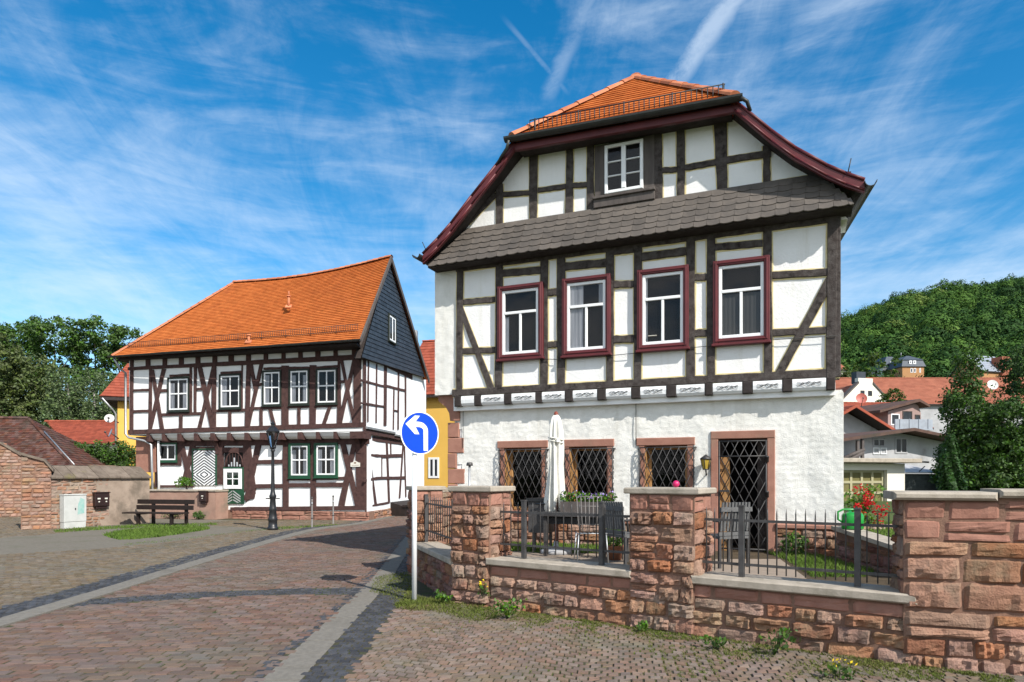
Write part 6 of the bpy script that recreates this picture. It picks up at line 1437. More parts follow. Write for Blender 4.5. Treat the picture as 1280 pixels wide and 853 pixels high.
# ------------------------------------------------------------------ trees
def tree(name, label, base, trunk_h, blobs, n, sz, mat, bark='bark', r0=.2, group=None, cat='tree', clump=.62, seed=0, droop=0, per=46):
    """trunk and limbs, and a crown of leaf clumps set unevenly through the blobs (centre offset, radii)"""
    g = np.random.default_rng(seed + 100); t = thing(name, label, cat, base, group); B = Vector(base)
    mb = MB(); top = B + Vector((g.normal(0, .2), 0, trunk_h)); mb.tube([B - Vector((0, 0, .3)), B + Vector((g.normal(0, .08), 0, trunk_h * .5)), top], [r0, r0 * .75, r0 * .5], 8)
    cl = []; vol = [b[1][0] * b[1][1] * b[1][2] for b in blobs]; nc = max(6, n // per)
    for b, v in zip(blobs, vol):
        c = np.array(b[0]) + np.array(base); k = max(4, int(nc * v / sum(vol)))
        d = g.normal(size=(k, 3)); d /= np.linalg.norm(d, axis=1)[:, None]; q = c + d * (g.uniform(.25, 1, k) ** .45)[:, None] * np.array(b[1]); cl.append(q)
        mb.tube([top - Vector((0, 0, trunk_h * .25)), top.lerp(Vector(c), .6) + Vector((0, 0, .1)), Vector(c)], [r0 * .42, r0 * .25, r0 * .1], 6)
        for e in q[:: max(1, k // 5)]: mb.tube([Vector(c), Vector(c).lerp(Vector(e), .6), Vector(e)], [r0 * .12, r0 * .07, r0 * .03], 4)
    mb.build('trunk', M[bark], t)
    q = np.concatenate(cl); m = per; P = np.repeat(q, m, 0); d = g.normal(size=P.shape); d /= np.linalg.norm(d, axis=1)[:, None]
    rad = np.repeat(clump * g.uniform(.5, 1.25, len(q)), m)[:, None]; d2 = d * np.array([1, 1, .75 + droop]); P = P + d2 * rad * (g.uniform(.1, 1, len(P)) ** .5)[:, None]
    if droop: P[:, 2] -= droop * g.uniform(0, 1, len(P)) * rad[:, 0] * 1.2
    up = d + np.array([0, 0, .5]); mb = MB(); leafquads(mb, P, up, sz); mb.build('crown', M[mat], t); return t
def at(px, d, z=0): return ((px - CX) / F * d, d, z)
def zz(py, d): return EYE - (py - CY) / F * d
GB = 'tall trees at the back on the left'
for i, (px, d, w, top, lab) in enumerate(((-30, 74, 3.4, 398, 'tall green tree cut by the left edge of the picture'), (22, 76, 3.0, 402, 'tall green tree with a ragged top, second from the left edge'), (68, 74, 3.1, 396, 'tallest green tree, rising between two gaps of sky'), (118, 75, 3.0, 400, 'tall green tree right of the larger gap of sky'), (158, 77, 2.8, 410, 'tall green tree just left of the orange roof'))):
    h = zz(top, d); tree('deciduous_tree', lab, at(px, d), h * .62, [((0, 0, h - 2.1), (w, w, 2.3)), ((-w * .5, 0, h - 3.6), (w * .5, w * .6, 1.2)), ((w * .45, .3, h - 4.4), (w * .5, w * .5, 1.0)), ((w * .2 * (-1) ** i, 0, h - 5.2), (w * .62, w * .7, 1.1)), ((w * .1, 0, h - 7.4), (w * .95, w, 2.2)), ((0, 0, h - 11), (w, w, 2.8))], 13000, .34, 'leaf_green', r0=.3, group=GB, seed=i, clump=.75)
for i, (px, d, w, top, lab) in enumerate(((-55, 60, 3.2, 408, 'dark olive tree outside the left edge'), (-5, 60, 3.3, 418, 'large dark olive tree at the left edge, before the tall trees'), (42, 61, 2.6, 440, 'dark olive tree behind the brown tiled roof'))):
    h = zz(top, d); tree('olive_green_tree', lab, at(px, d), h * .6, [((0, 0, h - 3), (w * .8, w, 3)), ((.4, 0, h - 6), (w, w, 3)), ((-.3, 0, h - 9.5), (w * 1.05, w, 3.2))], 17000, .30, 'leaf_olive', r0=.3, group='olive trees on the left', seed=20 + i, clump=.62)
for i, (px, d, w, top, lab) in enumerate(((85, 57, 1.9, 456, 'pale drooping birch behind the red roofed shed, left one'), (118, 58, 2.0, 460, 'pale drooping birch with a white trunk, middle one'), (148, 57, 1.5, 466, 'pale drooping birch next to the yellow house'))):
    h = zz(top, d); tree('birch_tree', lab, at(px, d), h * .8, [((0, 0, h - 2), (w * .8, w, 2)), ((-.5, 0, h - 4.4), (w, w, 2)), ((.4, 0, h - 7), (w * 1.05, w, 2.4)), ((0, 0, h - 9.4), (w * 1.05, w, 1.8))], 13000, .20, 'leaf_birch', 'birch_bark', .14, 'birches on the left', seed=30 + i, clump=.5, droop=.7)
# trees on the right, beyond the stone wall
for i, (px, d, base, blobs, n, lab, mat) in enumerate((
    (1207, 25, -1.5, [((0, 0, 7.0), (.45, .45, 1.0)), ((-.05, 0, 5.9), (.7, .7, .9)), ((.3, 0, 4.7), (.9, .9, .9)), ((.2, 0, 3.5), (1.1, 1.1, .9)), ((.9, .2, 3.1), (1.2, 1.1, 1.0))], 13000, 'slender tree with a pointed top above the stone wall', 'leaf_mid'),
    (1268, 24, -1.5, [((0, 0, 5.0), (1.2, 1, 1.0)), ((.2, 0, 3.8), (1.6, 1.2, 1.1)), ((-.6, 0, 2.9), (1.2, 1, .9)), ((1.2, 0, 3.2), (1.2, 1, 1.2))], 14000, 'broad dense tree behind the stone wall at the right edge', 'leaf_mid'),
    (1300, 30, -1.5, [((0, 0, 8.0), (1.6, 1.2, 1.5)), ((-.3, 0, 6.0), (1.9, 1.4, 1.5)), ((0, 0, 4), (2, 1.4, 1.5))], 9000, 'dark tall tree partly outside the right edge', 'leaf_dark'),
    (1190, 33, -1.5, [((0, 0, 4.4), (.7, .6, .7)), ((.1, 0, 3.4), (.8, .7, .8)), ((.3, 0, 2.6), (.8, .7, .7))], 4000, 'dark bushy tree right of the metal balcony', 'leaf_dark'))):
    tree('garden_tree', lab, at(px, d, base), 3.6, blobs, int(n * 2.3), .125, mat, r0=.11, group='garden trees on the right', seed=40 + i, clump=.36, per=60)
t = thing('conifer', 'small dark pointed conifer behind the stone wall coping', 'tree', at(1190, 15.5, -.6)); c = np.array(at(1190, 15.5, -.6)); g = np.random.default_rng(5); n = 16000
h = g.uniform(0, 1, n) ** 1.3; a = g.uniform(0, 6.283, n); r_ = (.60 * (1 - h) ** .75 + .03) * (.72 + .28 * np.sin(a * 5 + h * 19)) * g.uniform(.55, 1, n); P = np.stack([c[0] + r_ * np.cos(a), c[1] + r_ * np.sin(a), c[2] + .15 + h * 3.12], 1)
mb = MB(); leafquads(mb, P, np.stack([np.cos(a), np.sin(a), np.full(n, .9)], 1), .085, .5); mb.build('crown', M['leaf_conifer'], t); mb = MB(); mb.tube([c, c + np.array([0, 0, 2.4])], [.06, .02], 6); mb.build('trunk', M['bark'], t)
# ------------------------------------------------------------------ wall and small buildings on the left
def dpt(px, d): return ((px - CX) / F * d, d)
def two(p, q): return Pl(p, (q[0] - p[0], q[1] - p[1])), math.dist(p, q)
LW, lwl = two(dpt(62, 22.3), dpt(187, 25.4))
t = thing('plastered_wall', 'old stained plaster and brick wall with a mossy sloping cap beside the bench', 'wall', LW.at(lwl / 2, 0, 0))
mb = MB(); wall_grid(mb, LW, (.9, lwl, .09), (-.05, 1.68, .09), lambda s, z: .014 * mn.noise((s * 2.4, z * 2.4, 5)) + .008 * mn.noise((s * 8, z * 8, 5)), skip=lambda s, z: s < 1.55 + .25 * mn.noise((z * 3, 0, 0)))
mb.pbox(LW, .0, lwl, -.05, 1.67, -.5, -.02); mb.build('wall_body', M['plasterwall'], t)
mb = MB(); stones(mb, LW, .0, 2.0, 0, 1.66, -.025, (.09, .15), (.2, .42), .03, .02, seed=101, nx=5, nz=3); mb.build('brick_facing', M['brick'], t)
mb = MB()
for k in range(9):
    a, b = .0 + lwl * k / 9 + .006, lwl * (k + 1) / 9 - .006; j = rng.uniform(-.012, .012)
    mb.hexa([LW.at(a, 1.66 + j, .10), LW.at(b, 1.66 + j, .10), LW.at(b, 2.05 + j, -.55), LW.at(a, 2.05 + j, -.55)], [LW.at(a, 1.71 + j, .10), LW.at(b, 1.71 + j, .10), LW.at(b, 2.10 + j, -.55), LW.at(a, 2.10 + j, -.55)])
mb.build('wall_cap', M['capstone'], t)
GP_, gpl = two(dpt(26, 21.9), dpt(64, 22.3))
t = thing('brick_gate_wall', 'pink brick end of the old wall with a stepped sloping cap', 'wall', GP_.at(.4, 0, 0))
mb = MB(); mb.poly(GP_, [(0, -.1), (gpl, -.1), (gpl, 1.9), (.62, 2.2), (.0, 2.42)], -.6, -.02); mb.build('wall_core', M['mortar'], t)
mb = MB(); stones(mb, GP_, 0, gpl, 0, 2.4, -.02, (.09, .15), (.2, .42), .03, .02, seed=103, nx=5, nz=3, cut=lambda s, z: z > 2.38 - s * .48); mb.build('brick_facing', M['brick'], t)
mb = MB(); mb.poly(GP_, [(-.06, 2.44), (.62, 2.22), (gpl + .06, 1.88), (gpl + .06, 1.96), (.62, 2.30), (-.06, 2.52)], -.66, .06); mb.build('wall_cap', M['capstone'], t)
FW_, fwl = two(dpt(-60, 28), dpt(29, 29))
t = thing('far_brick_wall', 'brick wall with a sloping cap at the far left edge', 'wall', FW_.at(1, 0, 0))
mb = MB(); mb.poly(FW_, [(0, -.1), (fwl, -.1), (fwl, 2.55), (fwl - .8, 3.1), (0, 3.3)], -.4, -.02); mb.build('wall_core', M['mortar'], t)
mb = MB(); stones(mb, FW_, 0, fwl, 0, 3.2, -.02, (.10, .16), (.22, .45), .03, .02, seed=105, nx=5, nz=3, cut=lambda s, z: z > 3.2 - max(0, s - fwl + .8) * .7 - .1); mb.build('brick_facing', M['brick'], t)
mb = MB(); mb.poly(FW_, [(0, 3.3), (fwl - .8, 3.1), (fwl + .06, 2.5), (fwl + .06, 2.58), (fwl - .8, 3.19), (0, 3.39)], -.46, .06); mb.build('wall_cap', M['capstone'], t)
# cabinet and letterbox on that wall
s0 = LW.pix(77, 640, .15)[0]; s1 = LW.pix(105, 640, .15)[0]
t = thing('utility_cabinet', 'pale grey utility cabinet with a greenish stain in front of the brick wall', 'utility box', LW.at((s0 + s1) / 2, 0, .15))
mb = MB(); mb.bbox(LW, s0, s1, .22, 1.10, .04, .30, .012); mb.build('body', M['cabinet'], t); mb = MB(); mb.bbox(LW, s0 - .01, s1 + .01, 1.10, 1.14, .03, .32, .01); mb.build('lid', M['cabinet'], t); mb = MB(); mb.bbox(LW, s0 + .01, s1 - .01, -.02, .215, .05, .29, .01); mb.build('base', M['cabinet'], t)
mb = MB(); mb.poly(LW, [(s1 - .30, .45), (s1 - .08, .50), (s1 - .07, .95), (s1 - .2, 1.02), (s1 - .28, .8)], .299, .303); mb.build('poster_remnant', M['teal'], t); mb = MB(); mb.pbox(LW, s0 + .34, s0 + .37, .62, .68, .30, .315); mb.build('lock', M['black'], t)
letterbox(LW, LW.pix(127, 624, .1)[0], .70, .50, .46, 'brown double letterbox on the old plastered wall', 2)
# ------------------------------------------------------------------ simple houses of the background, with real roofs
def gable_house(t, pl, w, dep, z0, ze, zr, wall, tile, over=.35, rows=16, tw=.3, ridge_along=True, soff='joist', ridge=True):
    """box with a saddle roof; ridge parallel to the front when ridge_along"""
    mb = MB(); mb.pbox(pl, 0, w, z0, ze, -dep, 0)
    if ridge_along: mb.add([pl.at(0, ze, 0), pl.at(0, ze, -dep), pl.at(0, zr - .12, -dep / 2), pl.at(w, ze, 0), pl.at(w, ze, -dep), pl.at(w, zr - .12, -dep / 2)], [(0, 2, 1), (3, 4, 5), (0, 3, 5, 2), (1, 2, 5, 4)])
    else: mb.poly(pl, [(0, ze), (w, ze), (w / 2, zr - .12)], -dep, -.001)
    mb.build('wall', wall, t); mb = MB()
    if ridge_along:
        k = (zr - ze) / (dep / 2); A, B = pl.at(-over, ze - k * over, over), pl.at(w + over, ze - k * over, over); C, D = pl.at(w + over, zr, -dep / 2), pl.at(-over, zr, -dep / 2)
        E, G_ = pl.at(w + over, ze - k * over, -dep - over), pl.at(-over, ze - k * over, -dep - over)
        tiles(mb, A, B, C, D, rows, tw, .03); tiles(mb, E, G_, D, C, max(4, rows // 2), tw * 2, .03); cap = (D, C); und = ((A, B, C, D), (E, G_, D, C))
    else:
        k = (zr - ze) / (w / 2); A, B = pl.at(-over, ze - k * over, -dep), pl.at(-over, ze - k * over, over); C, D = pl.at(w / 2, zr, over), pl.at(w / 2, zr, -dep); E, G_ = pl.at(w + over, ze - k * over, over), pl.at(w + over, ze - k * over, -dep)
        tiles(mb, A, B, C, D, rows, tw, .03); tiles(mb, E, G_, D, C, rows, tw, .03); cap = (D, C); und = ((A, B, C, D), (E, G_, D, C))
    rf = mb.build('roof', tile, t); mb = MB()
    for a, b, c, d in und:
        mb.hexa([Vector(p) - Vector((0, 0, .16)) for p in (a, b, c, d)], [Vector(p) - Vector((0, 0, .02)) for p in (a, b, c, d)])
    mb.build('eaves_boarding', M[soff], rf)
    if ridge: mb = MB(); ridge_caps(mb, cap[0], cap[1], .12, max(4, int(math.dist(cap[0], cap[1]) / .4))); mb.build('ridge_tiles', tile, rf)
    return rf
def pane_window(par, pl, s0, s1, z0, z1, mat=None, f=.06, mull=True, o=0):
    mb = MB(); rect_frame(mb, pl, s0, s1, z0, z1, f, o - .02, o + .04)
    if mull: m = (s0 + s1) / 2; mb.bbox(pl, m - f / 2, m + f / 2, z0 + f, z1 - f, o - .01, o + .036)
    w = mb.build('window', mat or M['white'], par); mb = MB(); mb.pbox(pl, s0 + f * .6, s1 - f * .6, z0 + f * .6, z1 - f * .6, o - .01, o + .012); mb.build('pane', M['darkglass'], w); return w
# brown roofed barn at the far left
BR, brl = two(dpt(-150, 32.0), dpt(92, 32.0))
t = thing('old_barn', 'low building with a worn dark brown tiled roof behind the brick wall', 'house', BR.at(5, 0, -2))
mb = MB(); mb.pbox(BR, 0, brl - .4, -.1, 2.3, -7, -.4); mb.build('wall', M['brick'], t)
e0, e1 = BR.at(0, 2.22, 0), BR.at(brl, 2.24, 0); r1 = Vector(pt(36, 523, 35.5)); r0 = Vector(BR.at(0, r1.z + .05, -3.6)); bk0, bk1 = BR.at(0, 2.2, -7.4), BR.at(brl - 1.5, 2.2, -7.4)
mb = MB(); tiles(mb, e0, e1, r1, r0, 26, .18, .022, 1.3, 0, .012, .06); tiles(mb, e1, bk1, r1, r1, 20, .25, .022); tiles(mb, bk1, bk0, r0, r1, 12, .4, .022); rf = mb.build('roof', M['tile_old'], t)
mb = MB(); ridge_caps(mb, r0, r1, .13, 18); ridge_caps(mb, e1, r1, .08, 14); mb.build('ridge_tiles', M['tile_old'], rf)
mb = MB(); mb.tube([Vector(e1) + Vector((.05, -.02, .03)), Vector(r1).lerp(Vector(e1), .35) + Vector((.06, -.02, .1))], .035, 5); gutter(mb, Vector(e0) + Vector((0, -.08, -.03)), Vector(e1) + Vector((0, -.08, -.03)), .07); mb.build('gutter', M['zinc'], t)
# red roofed shed
RS, rsl = two(dpt(82, 46), dpt(152, 46)); t = thing('red_roofed_shed', 'low shed with a red tiled roof behind the hedge', 'shed', RS.at(2, 0, -2))
mb = MB(); mb.pbox(RS, .1, rsl - .1, -.1, zz(556, 46), -6, -.3); mb.build('wall', M['cream'], t)
a, b = RS.at(-.2, zz(555, 46), 0), RS.at(rsl, zz(555, 46), 0); c_, d_ = Vector(pt(148, 527, 49)), Vector(pt(57, 527, 49))
mb = MB(); tiles(mb, a, b, c_, d_, 18, .22, .035, 1.3); tiles(mb, RS.at(rsl, 2.5, -6.3), RS.at(-1, 2.5, -6.3), d_, c_, 8, .5, .03); rf = mb.build('roof', M['tile_red'], t); mb = MB(); ridge_caps(mb, d_, c_, .14, 14); mb.build('ridge_tiles', M['tile_red'], rf)
# hedge
t = thing('hedge', 'dense dark green hedge in front of the red roofed shed', 'hedge', at(118, 36)); mb = MB(); q = nr.uniform(0, 1, (9000, 3)); P = np.stack([(82 + q[:, 0] * 74 - CX) / F * 36 + 0, 36 + q[:, 1] * 1.4, q[:, 2] ** .7 * (3.35 + .22 * np.sin(q[:, 0] * 17) + .12 * np.sin(q[:, 0] * 41))], 1)
leafquads(mb, P, nr.normal(size=P.shape) + np.array([0, -.6, .6]), .16); mb.build('foliage', M['leaf_mid'], t); mb = MB()
for k in range(6): x = at(88 + k * 12, 36.7)[0]; mb.tube([(x, 36.7, -.1), (x + .1, 36.7, 2.6)], [.06, .03], 5)
mb.build('stem', M['bark'], t)
# satellite dishes
def dish(c, r, nrm, label, mat, pole=None):
    c = Vector(c); nrm = Vector(nrm).normalized(); x = nrm.cross(Vector((0, 0, 1))).normalized(); y = x.cross(nrm); t = thing('satellite_dish', label, 'satellite dish', c)
    V = [c - nrm * r * .2]; F_ = []; N = 20
    for k in range(1, 5):
        for j in range(N): a = 2 * math.pi * j / N; q = k / 4; V.append(c + (x * math.cos(a) + y * math.sin(a)) * r * q - nrm * r * .2 * (1 - q * q))
    for j in range(N): F_.append((0, 1 + j, 1 + (j + 1) % N))
    for k in range(3):
        for j in range(N): F_.append((1 + k * N + j, 1 + (k + 1) * N + j, 1 + (k + 1) * N + (j + 1) % N, 1 + k * N + (j + 1) % N))
    m2 = MB(); m2.add([tuple(v) for v in V], F_, True); m2.build('reflector', mat, t); m2 = MB(); m2.tube([c - y * r, c + nrm * r * .9 - y * r * .3], .02, 5); m2.lathe(c + nrm * r * .9 - y * r * .3, [(0, -.04), (.05, -.04), (.05, .06), (0, .06)], 8); m2.build('feed_arm', M['iron_grey'], t)
    m2 = MB(); m2.tube([c - nrm * r * .2, Vector(pole)] if pole else [c - nrm * .1, c - Vector((0, 0, r * 1.6))], .03, 6); m2.build('mount', M['iron_grey'], t)
# yellow houses
YL, yll = two(dpt(147, 37), dpt(215, 38)); t = thing('yellow_house', 'yellow house with a red roof half hidden behind the timbered house, left end', 'house', YL.at(1.5, 0, -3))
mb = MB(); mb.pbox(YL, 0, yll, -.1, 6.3, -6, 0); mb.build('wall', M['yellow'], t)
ez = zz(496, 36.6); a, b = YL.at(-.75, ez, .45), YL.at(yll, ez, .45); d_ = Vector(pt(163, 451, 39.5)); c_ = Vector(YL.at(yll, d_.z, -2.8)); mb = MB(); tiles(mb, a, b, c_, d_, 14, .25, .035, 1.3); tiles(mb, YL.at(-.75, ez, -6.3), a, d_, d_, 14, .25, .035); rf = mb.build('roof', M['tile_red'], t)
mb = MB(); mb.hexa([Vector(a) - Vector((0, 0, .2)), Vector(b) - Vector((0, 0, .2)), YL.at(yll, ez - .2, -6), YL.at(-.75, ez - .2, -6)], [Vector(a) - Vector((0, 0, .03)), Vector(b) - Vector((0, 0, .03)), YL.at(yll, ez - .03, -6), YL.at(-.75, ez - .03, -6)]); mb.build('eaves_boarding', M['joist'], rf)
mb = MB(); mb.tube([Vector(a) + Vector((.1, 0, -.1)), YL.at(-.2, ez - .7, .1), YL.at(-.08, ez - .9, .06), YL.at(-.08, 0, .06)], .05, 6); mb.build('downpipe', M['zinc'], t)
dish(YL.at(-.35, zz(523, 36.6), .25), .24, (.35, -1, .3), 'white satellite dish on the corner of the yellow house', M['dish'], YL.at(.05, zz(523, 36.6) - .2, .0))
dish(YL.at(-.30, zz(541, 36.6), .3), .25, (-.7, -.6, .35), 'grey satellite dish below the white one on the yellow house', M['sheet'], YL.at(.05, zz(541, 36.6) - .3, .0))
YR, yrl = two(dpt(505, 40), dpt(600, 38.6)); t = thing('yellow_lane_house', 'yellow house with a red tiled roof seen in the lane between the two timbered houses', 'house', YR.at(2, 0, -3))
gable_house(t, YR, yrl, 7, -.1, 6.8, 10.3, M['yellow'], M['tile_red'], .4, 18, .25)
w = pane_window(t, YR, YR.pix(535.5, 560, 0)[0], YR.pix(549, 560, 0)[0], zz(598, 39.2), zz(572, 39.2), M['white'], .12)
mb = MB(); cq = YR.at(YR.pix(517, 400, -3.4)[0], 0, -3.4); mb.box((cq[0], cq[1], 10.4), (.5, .5, 1.2)); mb.build('chimney', M['zinc'], t)
# ------------------------------------------------------------------ right hand background
GA, gal = two(dpt(1000, 24.2), dpt(1131, 25.6)); t = thing('garage', 'white flat roofed garage with an olive panelled door', 'garage', GA.at(2, 0, -2))
zt = zz(579, 25.4); d0, d1 = GA.pix(1040, 600, 0)[0], GA.pix(1109, 600, 0)[0]; zd = zz(588, 25.3)
mb = MB(); mb.pbox(GA, 0, d0, -.5, zt - .02, -5, 0); mb.pbox(GA, d1, gal, -.5, zt - .02, -5, 0); mb.pbox(GA, d0, d1, zd, zt - .02, -5, 0); mb.build('wall', M['cream'], t)
mb = MB(); mb.bbox(GA, -.2, gal + .35, zt, zt + .16, -5.2, .45, .02); rf = mb.build('roof', M['coping'], t)
mb = MB(); mb.pbox(GA, d0, d1, -.5, zd, -.4, -.18); dr = mb.build('door', M['garagedoor'], t); nc = 4; step = (GA.pix(1109, 600, 0)[0] - GA.pix(1072, 600, 0)[0]) / 2.75
mb = MB()
for k in range(5): x = d1 - .06 - k * step * .98; mb.pbox(GA, x - .05, x + .05, -.5, zd, -.19, -.14)
for k in range(8): z = zd - .04 - k * .40; mb.pbox(GA, d0, d1, z - .045, z + .045, -.185, -.142)
mb.build('door_bar', M['garagebar'], dr)
mb = MB(); mb.tube([GA.at(gal + .1, zt + .05, .4), GA.at(gal + .75, zt + .03, .35)], .035, 6); mb.build('drain_spout', M['gutter'], t)
# workshop with lean-to; shade on its wall given as grey colour
GR_, grl = two(dpt(1040, 38), dpt(1182, 40)); t = thing('shaded_workshop', 'weathered workshop greyed for shade with two small windows and a low roof behind the garage', 'house', GR_.at(3, -1, -2))
zl, zm, zr_ = zz(552, 38), zz(539, 39), zz(551, 40); sm_ = GR_.pix(1124, 540, 0)[0]
mb = MB(); mb.poly(GR_, [(0, -1.5), (grl, -1.5), (grl, zr_ - .1), (sm_, zm - .1), (0, zl - .1)], -7, 0); mb.build('wall', M['greyrender'], t)
mb = MB(); 
mb.poly(GR_, [(-.2, zl - .05), (sm_, zm - .05), (grl + .3, zr_ - .1), (grl + .3, zr_ + .06), (sm_, zm + .12), (-.2, zl + .12)], -7, 1.1); rf = mb.build('roof', M['tile_old'], t)
pane_window(t, GR_, GR_.pix(1118.5, 555, 0)[0], GR_.pix(1134, 555, 0)[0], zz(567, 38.8), zz(547, 38.8), M['greyrender'], .09); pane_window(t, GR_, GR_.pix(1091, 555, 0)[0], GR_.pix(1106, 555, 0)[0], zz(558.5, 38.5), zz(548, 38.5), M['greyrender'], .08)
mb = MB(); a = GR_.pix(1091, 560, 0)[0]; b = GR_.pix(1108, 560, 0)[0]; rect_frame(mb, GR_, a, (a + b) / 2 - .03, zz(568, 38.5), zz(559.5, 38.5), .05, 0, .05); rect_frame(mb, GR_, (a + b) / 2 + .03, b, zz(568, 38.5), zz(559.5, 38.5), .05, 0, .05); mb.build('shutter', M['white'], t)
LT, ltl = two(dpt(1095, 33), dpt(1178, 34)); mb = MB(); mb.pbox(LT, 0, ltl, -1.5, zz(592.5, 33.5), -3.5, 0); lt_ = mb.build('annex', M['blockwall'], t, 'low dark block annex below the grey wall')
mb = MB(); stones(mb, LT, 0, ltl, 0, zz(593, 33.5), 0, (.19, .2), (.38, .42), .012, .002, seed=120, nx=2, nz=2); mb.build('block', M['blockwall'], lt_)
mb = MB(); z1_ = zz(592, 33.5); mb.hexa([LT.at(-.1, z1_, .15), LT.at(ltl + .1, z1_, .15), LT.at(ltl + .1, z1_ + .85, -4.6), LT.at(-.1, z1_ + .85, -4.6)], [LT.at(-.1, z1_ + .06, .15), LT.at(ltl + .1, z1_ + .06, .15), LT.at(ltl + .1, z1_ + .91, -4.6), LT.at(-.1, z1_ + .91, -4.6)]); mb.build('annex_roof', M['greyrender'], lt_)
mb = MB(); q = [LT.at(LT.pix(1149, 590, .1)[0], z1_ + .1, .1), LT.at(LT.pix(1156, 584, .1)[0], z1_ + .35, .1)]; mb.tube(q, .025, 5); mb.build('antenna', M['iron'], lt_)
# timber canopy at its left end
mb = MB()
for px, py0, py1 in ((1072, 551, 577), (1078, 549, 575)): a = GR_.pix(px, 560, .9)[0]; mb.pbox(GR_, a - .07, a + .07, zz(py1, 37.6), zz(py0, 37.6), .82, .96)
a, b = GR_.pix(1054, 573, .9), GR_.pix(1080, 562, .9); mb.tube([GR_.at(*a, .9), GR_.at(*b, .9)], .10, 6); a, b = GR_.pix(1056, 578, .9), GR_.pix(1079, 566, .9); mb.tube([GR_.at(*a, .9), GR_.at(*b, .9)], .10, 6); mb.build('lean_to_beam', M['greywood'], t)
# open gabled barn
OB_, obl = two(dpt(1008, 47), dpt(1124, 48)); t = thing('open_gable_barn', 'barn with a red-edged open gable and deep dark eaves above the workshop', 'barn', OB_.at(3, 0, -3)); ap = OB_.pix(1070, 506, 1.2); er = OB_.pix(1126, 541, 1.2); mid_ = ap[0]; el = (2 * mid_ - er[0], er[1])
mb = MB(); mb.poly(OB_, [(el[0] + .6, -.1), (er[0] - .6, -.1), (er[0] - .6, er[1] + .1), (mid_, ap[1] - .35), (el[0] + .6, el[1] + .1)], -9, 0); mb.build('wall', M['greyrender'], t)
mb = MB(); tiles(mb, OB_.at(el[0], el[1], -9), OB_.at(el[0], el[1], 1.2), OB_.at(mid_, ap[1], 1.2), OB_.at(mid_, ap[1], -9), 14, .3, .03); tiles(mb, OB_.at(er[0], er[1], 1.2), OB_.at(er[0], er[1], -9), OB_.at(mid_, ap[1], -9), OB_.at(mid_, ap[1], 1.2), 14, .3, .03); rf = mb.build('roof', M['tile_red'], t)
mb = MB()
for e in (el, er):
    p = [OB_.at(e[0], e[1] - .22, 1.18), OB_.at(mid_, ap[1] - .22, 1.18), OB_.at(mid_, ap[1] - .22, -9), OB_.at(e[0], e[1] - .22, -9)]; mb.hexa(p, [(x, y, z + .19) for x, y, z in p])
mb.build('eaves_boarding', M['joist'], rf)
mb = MB()
for e in (el, er): mb.beam(OB_, e, (e[0], e[1] - .2), (mid_, ap[1] - .2), (mid_, ap[1]), 1.19, 1.25, 3, .001)
mb.build('bargeboard', M['tile_red'], rf)
# house with mauve dormer and balcony
DH, dhl = two(dpt(1020, 57), dpt(1160, 58)); t = thing('dormer_house', 'house with red-brown roofs, a mauve boarded dormer and a metal balcony', 'house', DH.at(4, 0, -4))
gable_house(t, DH, dhl, 9, -.1, zz(532, 57), zz(502, 61), M['cream'], M['tile_red'], .3, 14, .4)
DM, dml = two(dpt(1110, 53.5), dpt(1151, 54.5)); zb_, ze_, za_ = zz(536, 54), zz(515, 54), zz(502.5, 54)
mb = MB(); mb.pbox(DM, .0, dml, zb_ - 2, ze_, -6, 0); mb.poly(DM, [(0, ze_), (dml, ze_), (dml - .3, zz(506, 54)), (dml * .82, za_ - .1)], -6, 0); dmr = mb.build('dormer', M['mauve'], t)
for a, b, c_, d_ in ((1113.5, 1124, 532, 518), (1128, 1140, 534, 514), (1143.5, 1150, 530, 518)): s0, s1 = DM.pix(a, 520, 0)[0], DM.pix(b, 520, 0)[0]; pane_window(dmr, DM, s0, s1, zz(c_, 54), zz(d_, 54), M['timber'] if a > 1126 else M['white'], .08, False)
mb = MB(); e0, e1, ap_ = DM.at(-1.2, zz(518.5, 54), .4), DM.at(dml + .3, zz(508, 54), .4), DM.at(dml * .80, za_ + .1, .4); o_ = lambda p, q: DM.at
mb.poly(DM, [(-1.3, zz(518, 54)), (dml * .8, za_), (dml + .4, zz(509, 54)), (dml + .4, zz(509, 54) + .18), (dml * .8, za_ + .22), (-1.3, zz(518, 54) + .2)], -6, .5); mb.build('dormer_roof', M['tile_old'], dmr)
BC, bcl = two(dpt(1119, 51), dpt(1166, 51.5)); mb = MB(); mb.bbox(BC, 0, bcl, zz(536, 51), zz(524, 51), -.1, 0); mb.pbox(BC, 0, bcl, zz(537.5, 51), zz(536, 51), -2.5, .05)
for k in range(4): x = bcl * (k + .5) / 4; mb.bbox(BC, x - .03, x + .03, zz(536, 51), zz(523.5, 51), .0, .04)
mb.build('balcony', M['sheet'], t)
dish(pt(1077, 498, 50), .30 * 1.3, (-.2, -1, .25), 'round reddish satellite dish above the red-edged gable', M['dishred'])
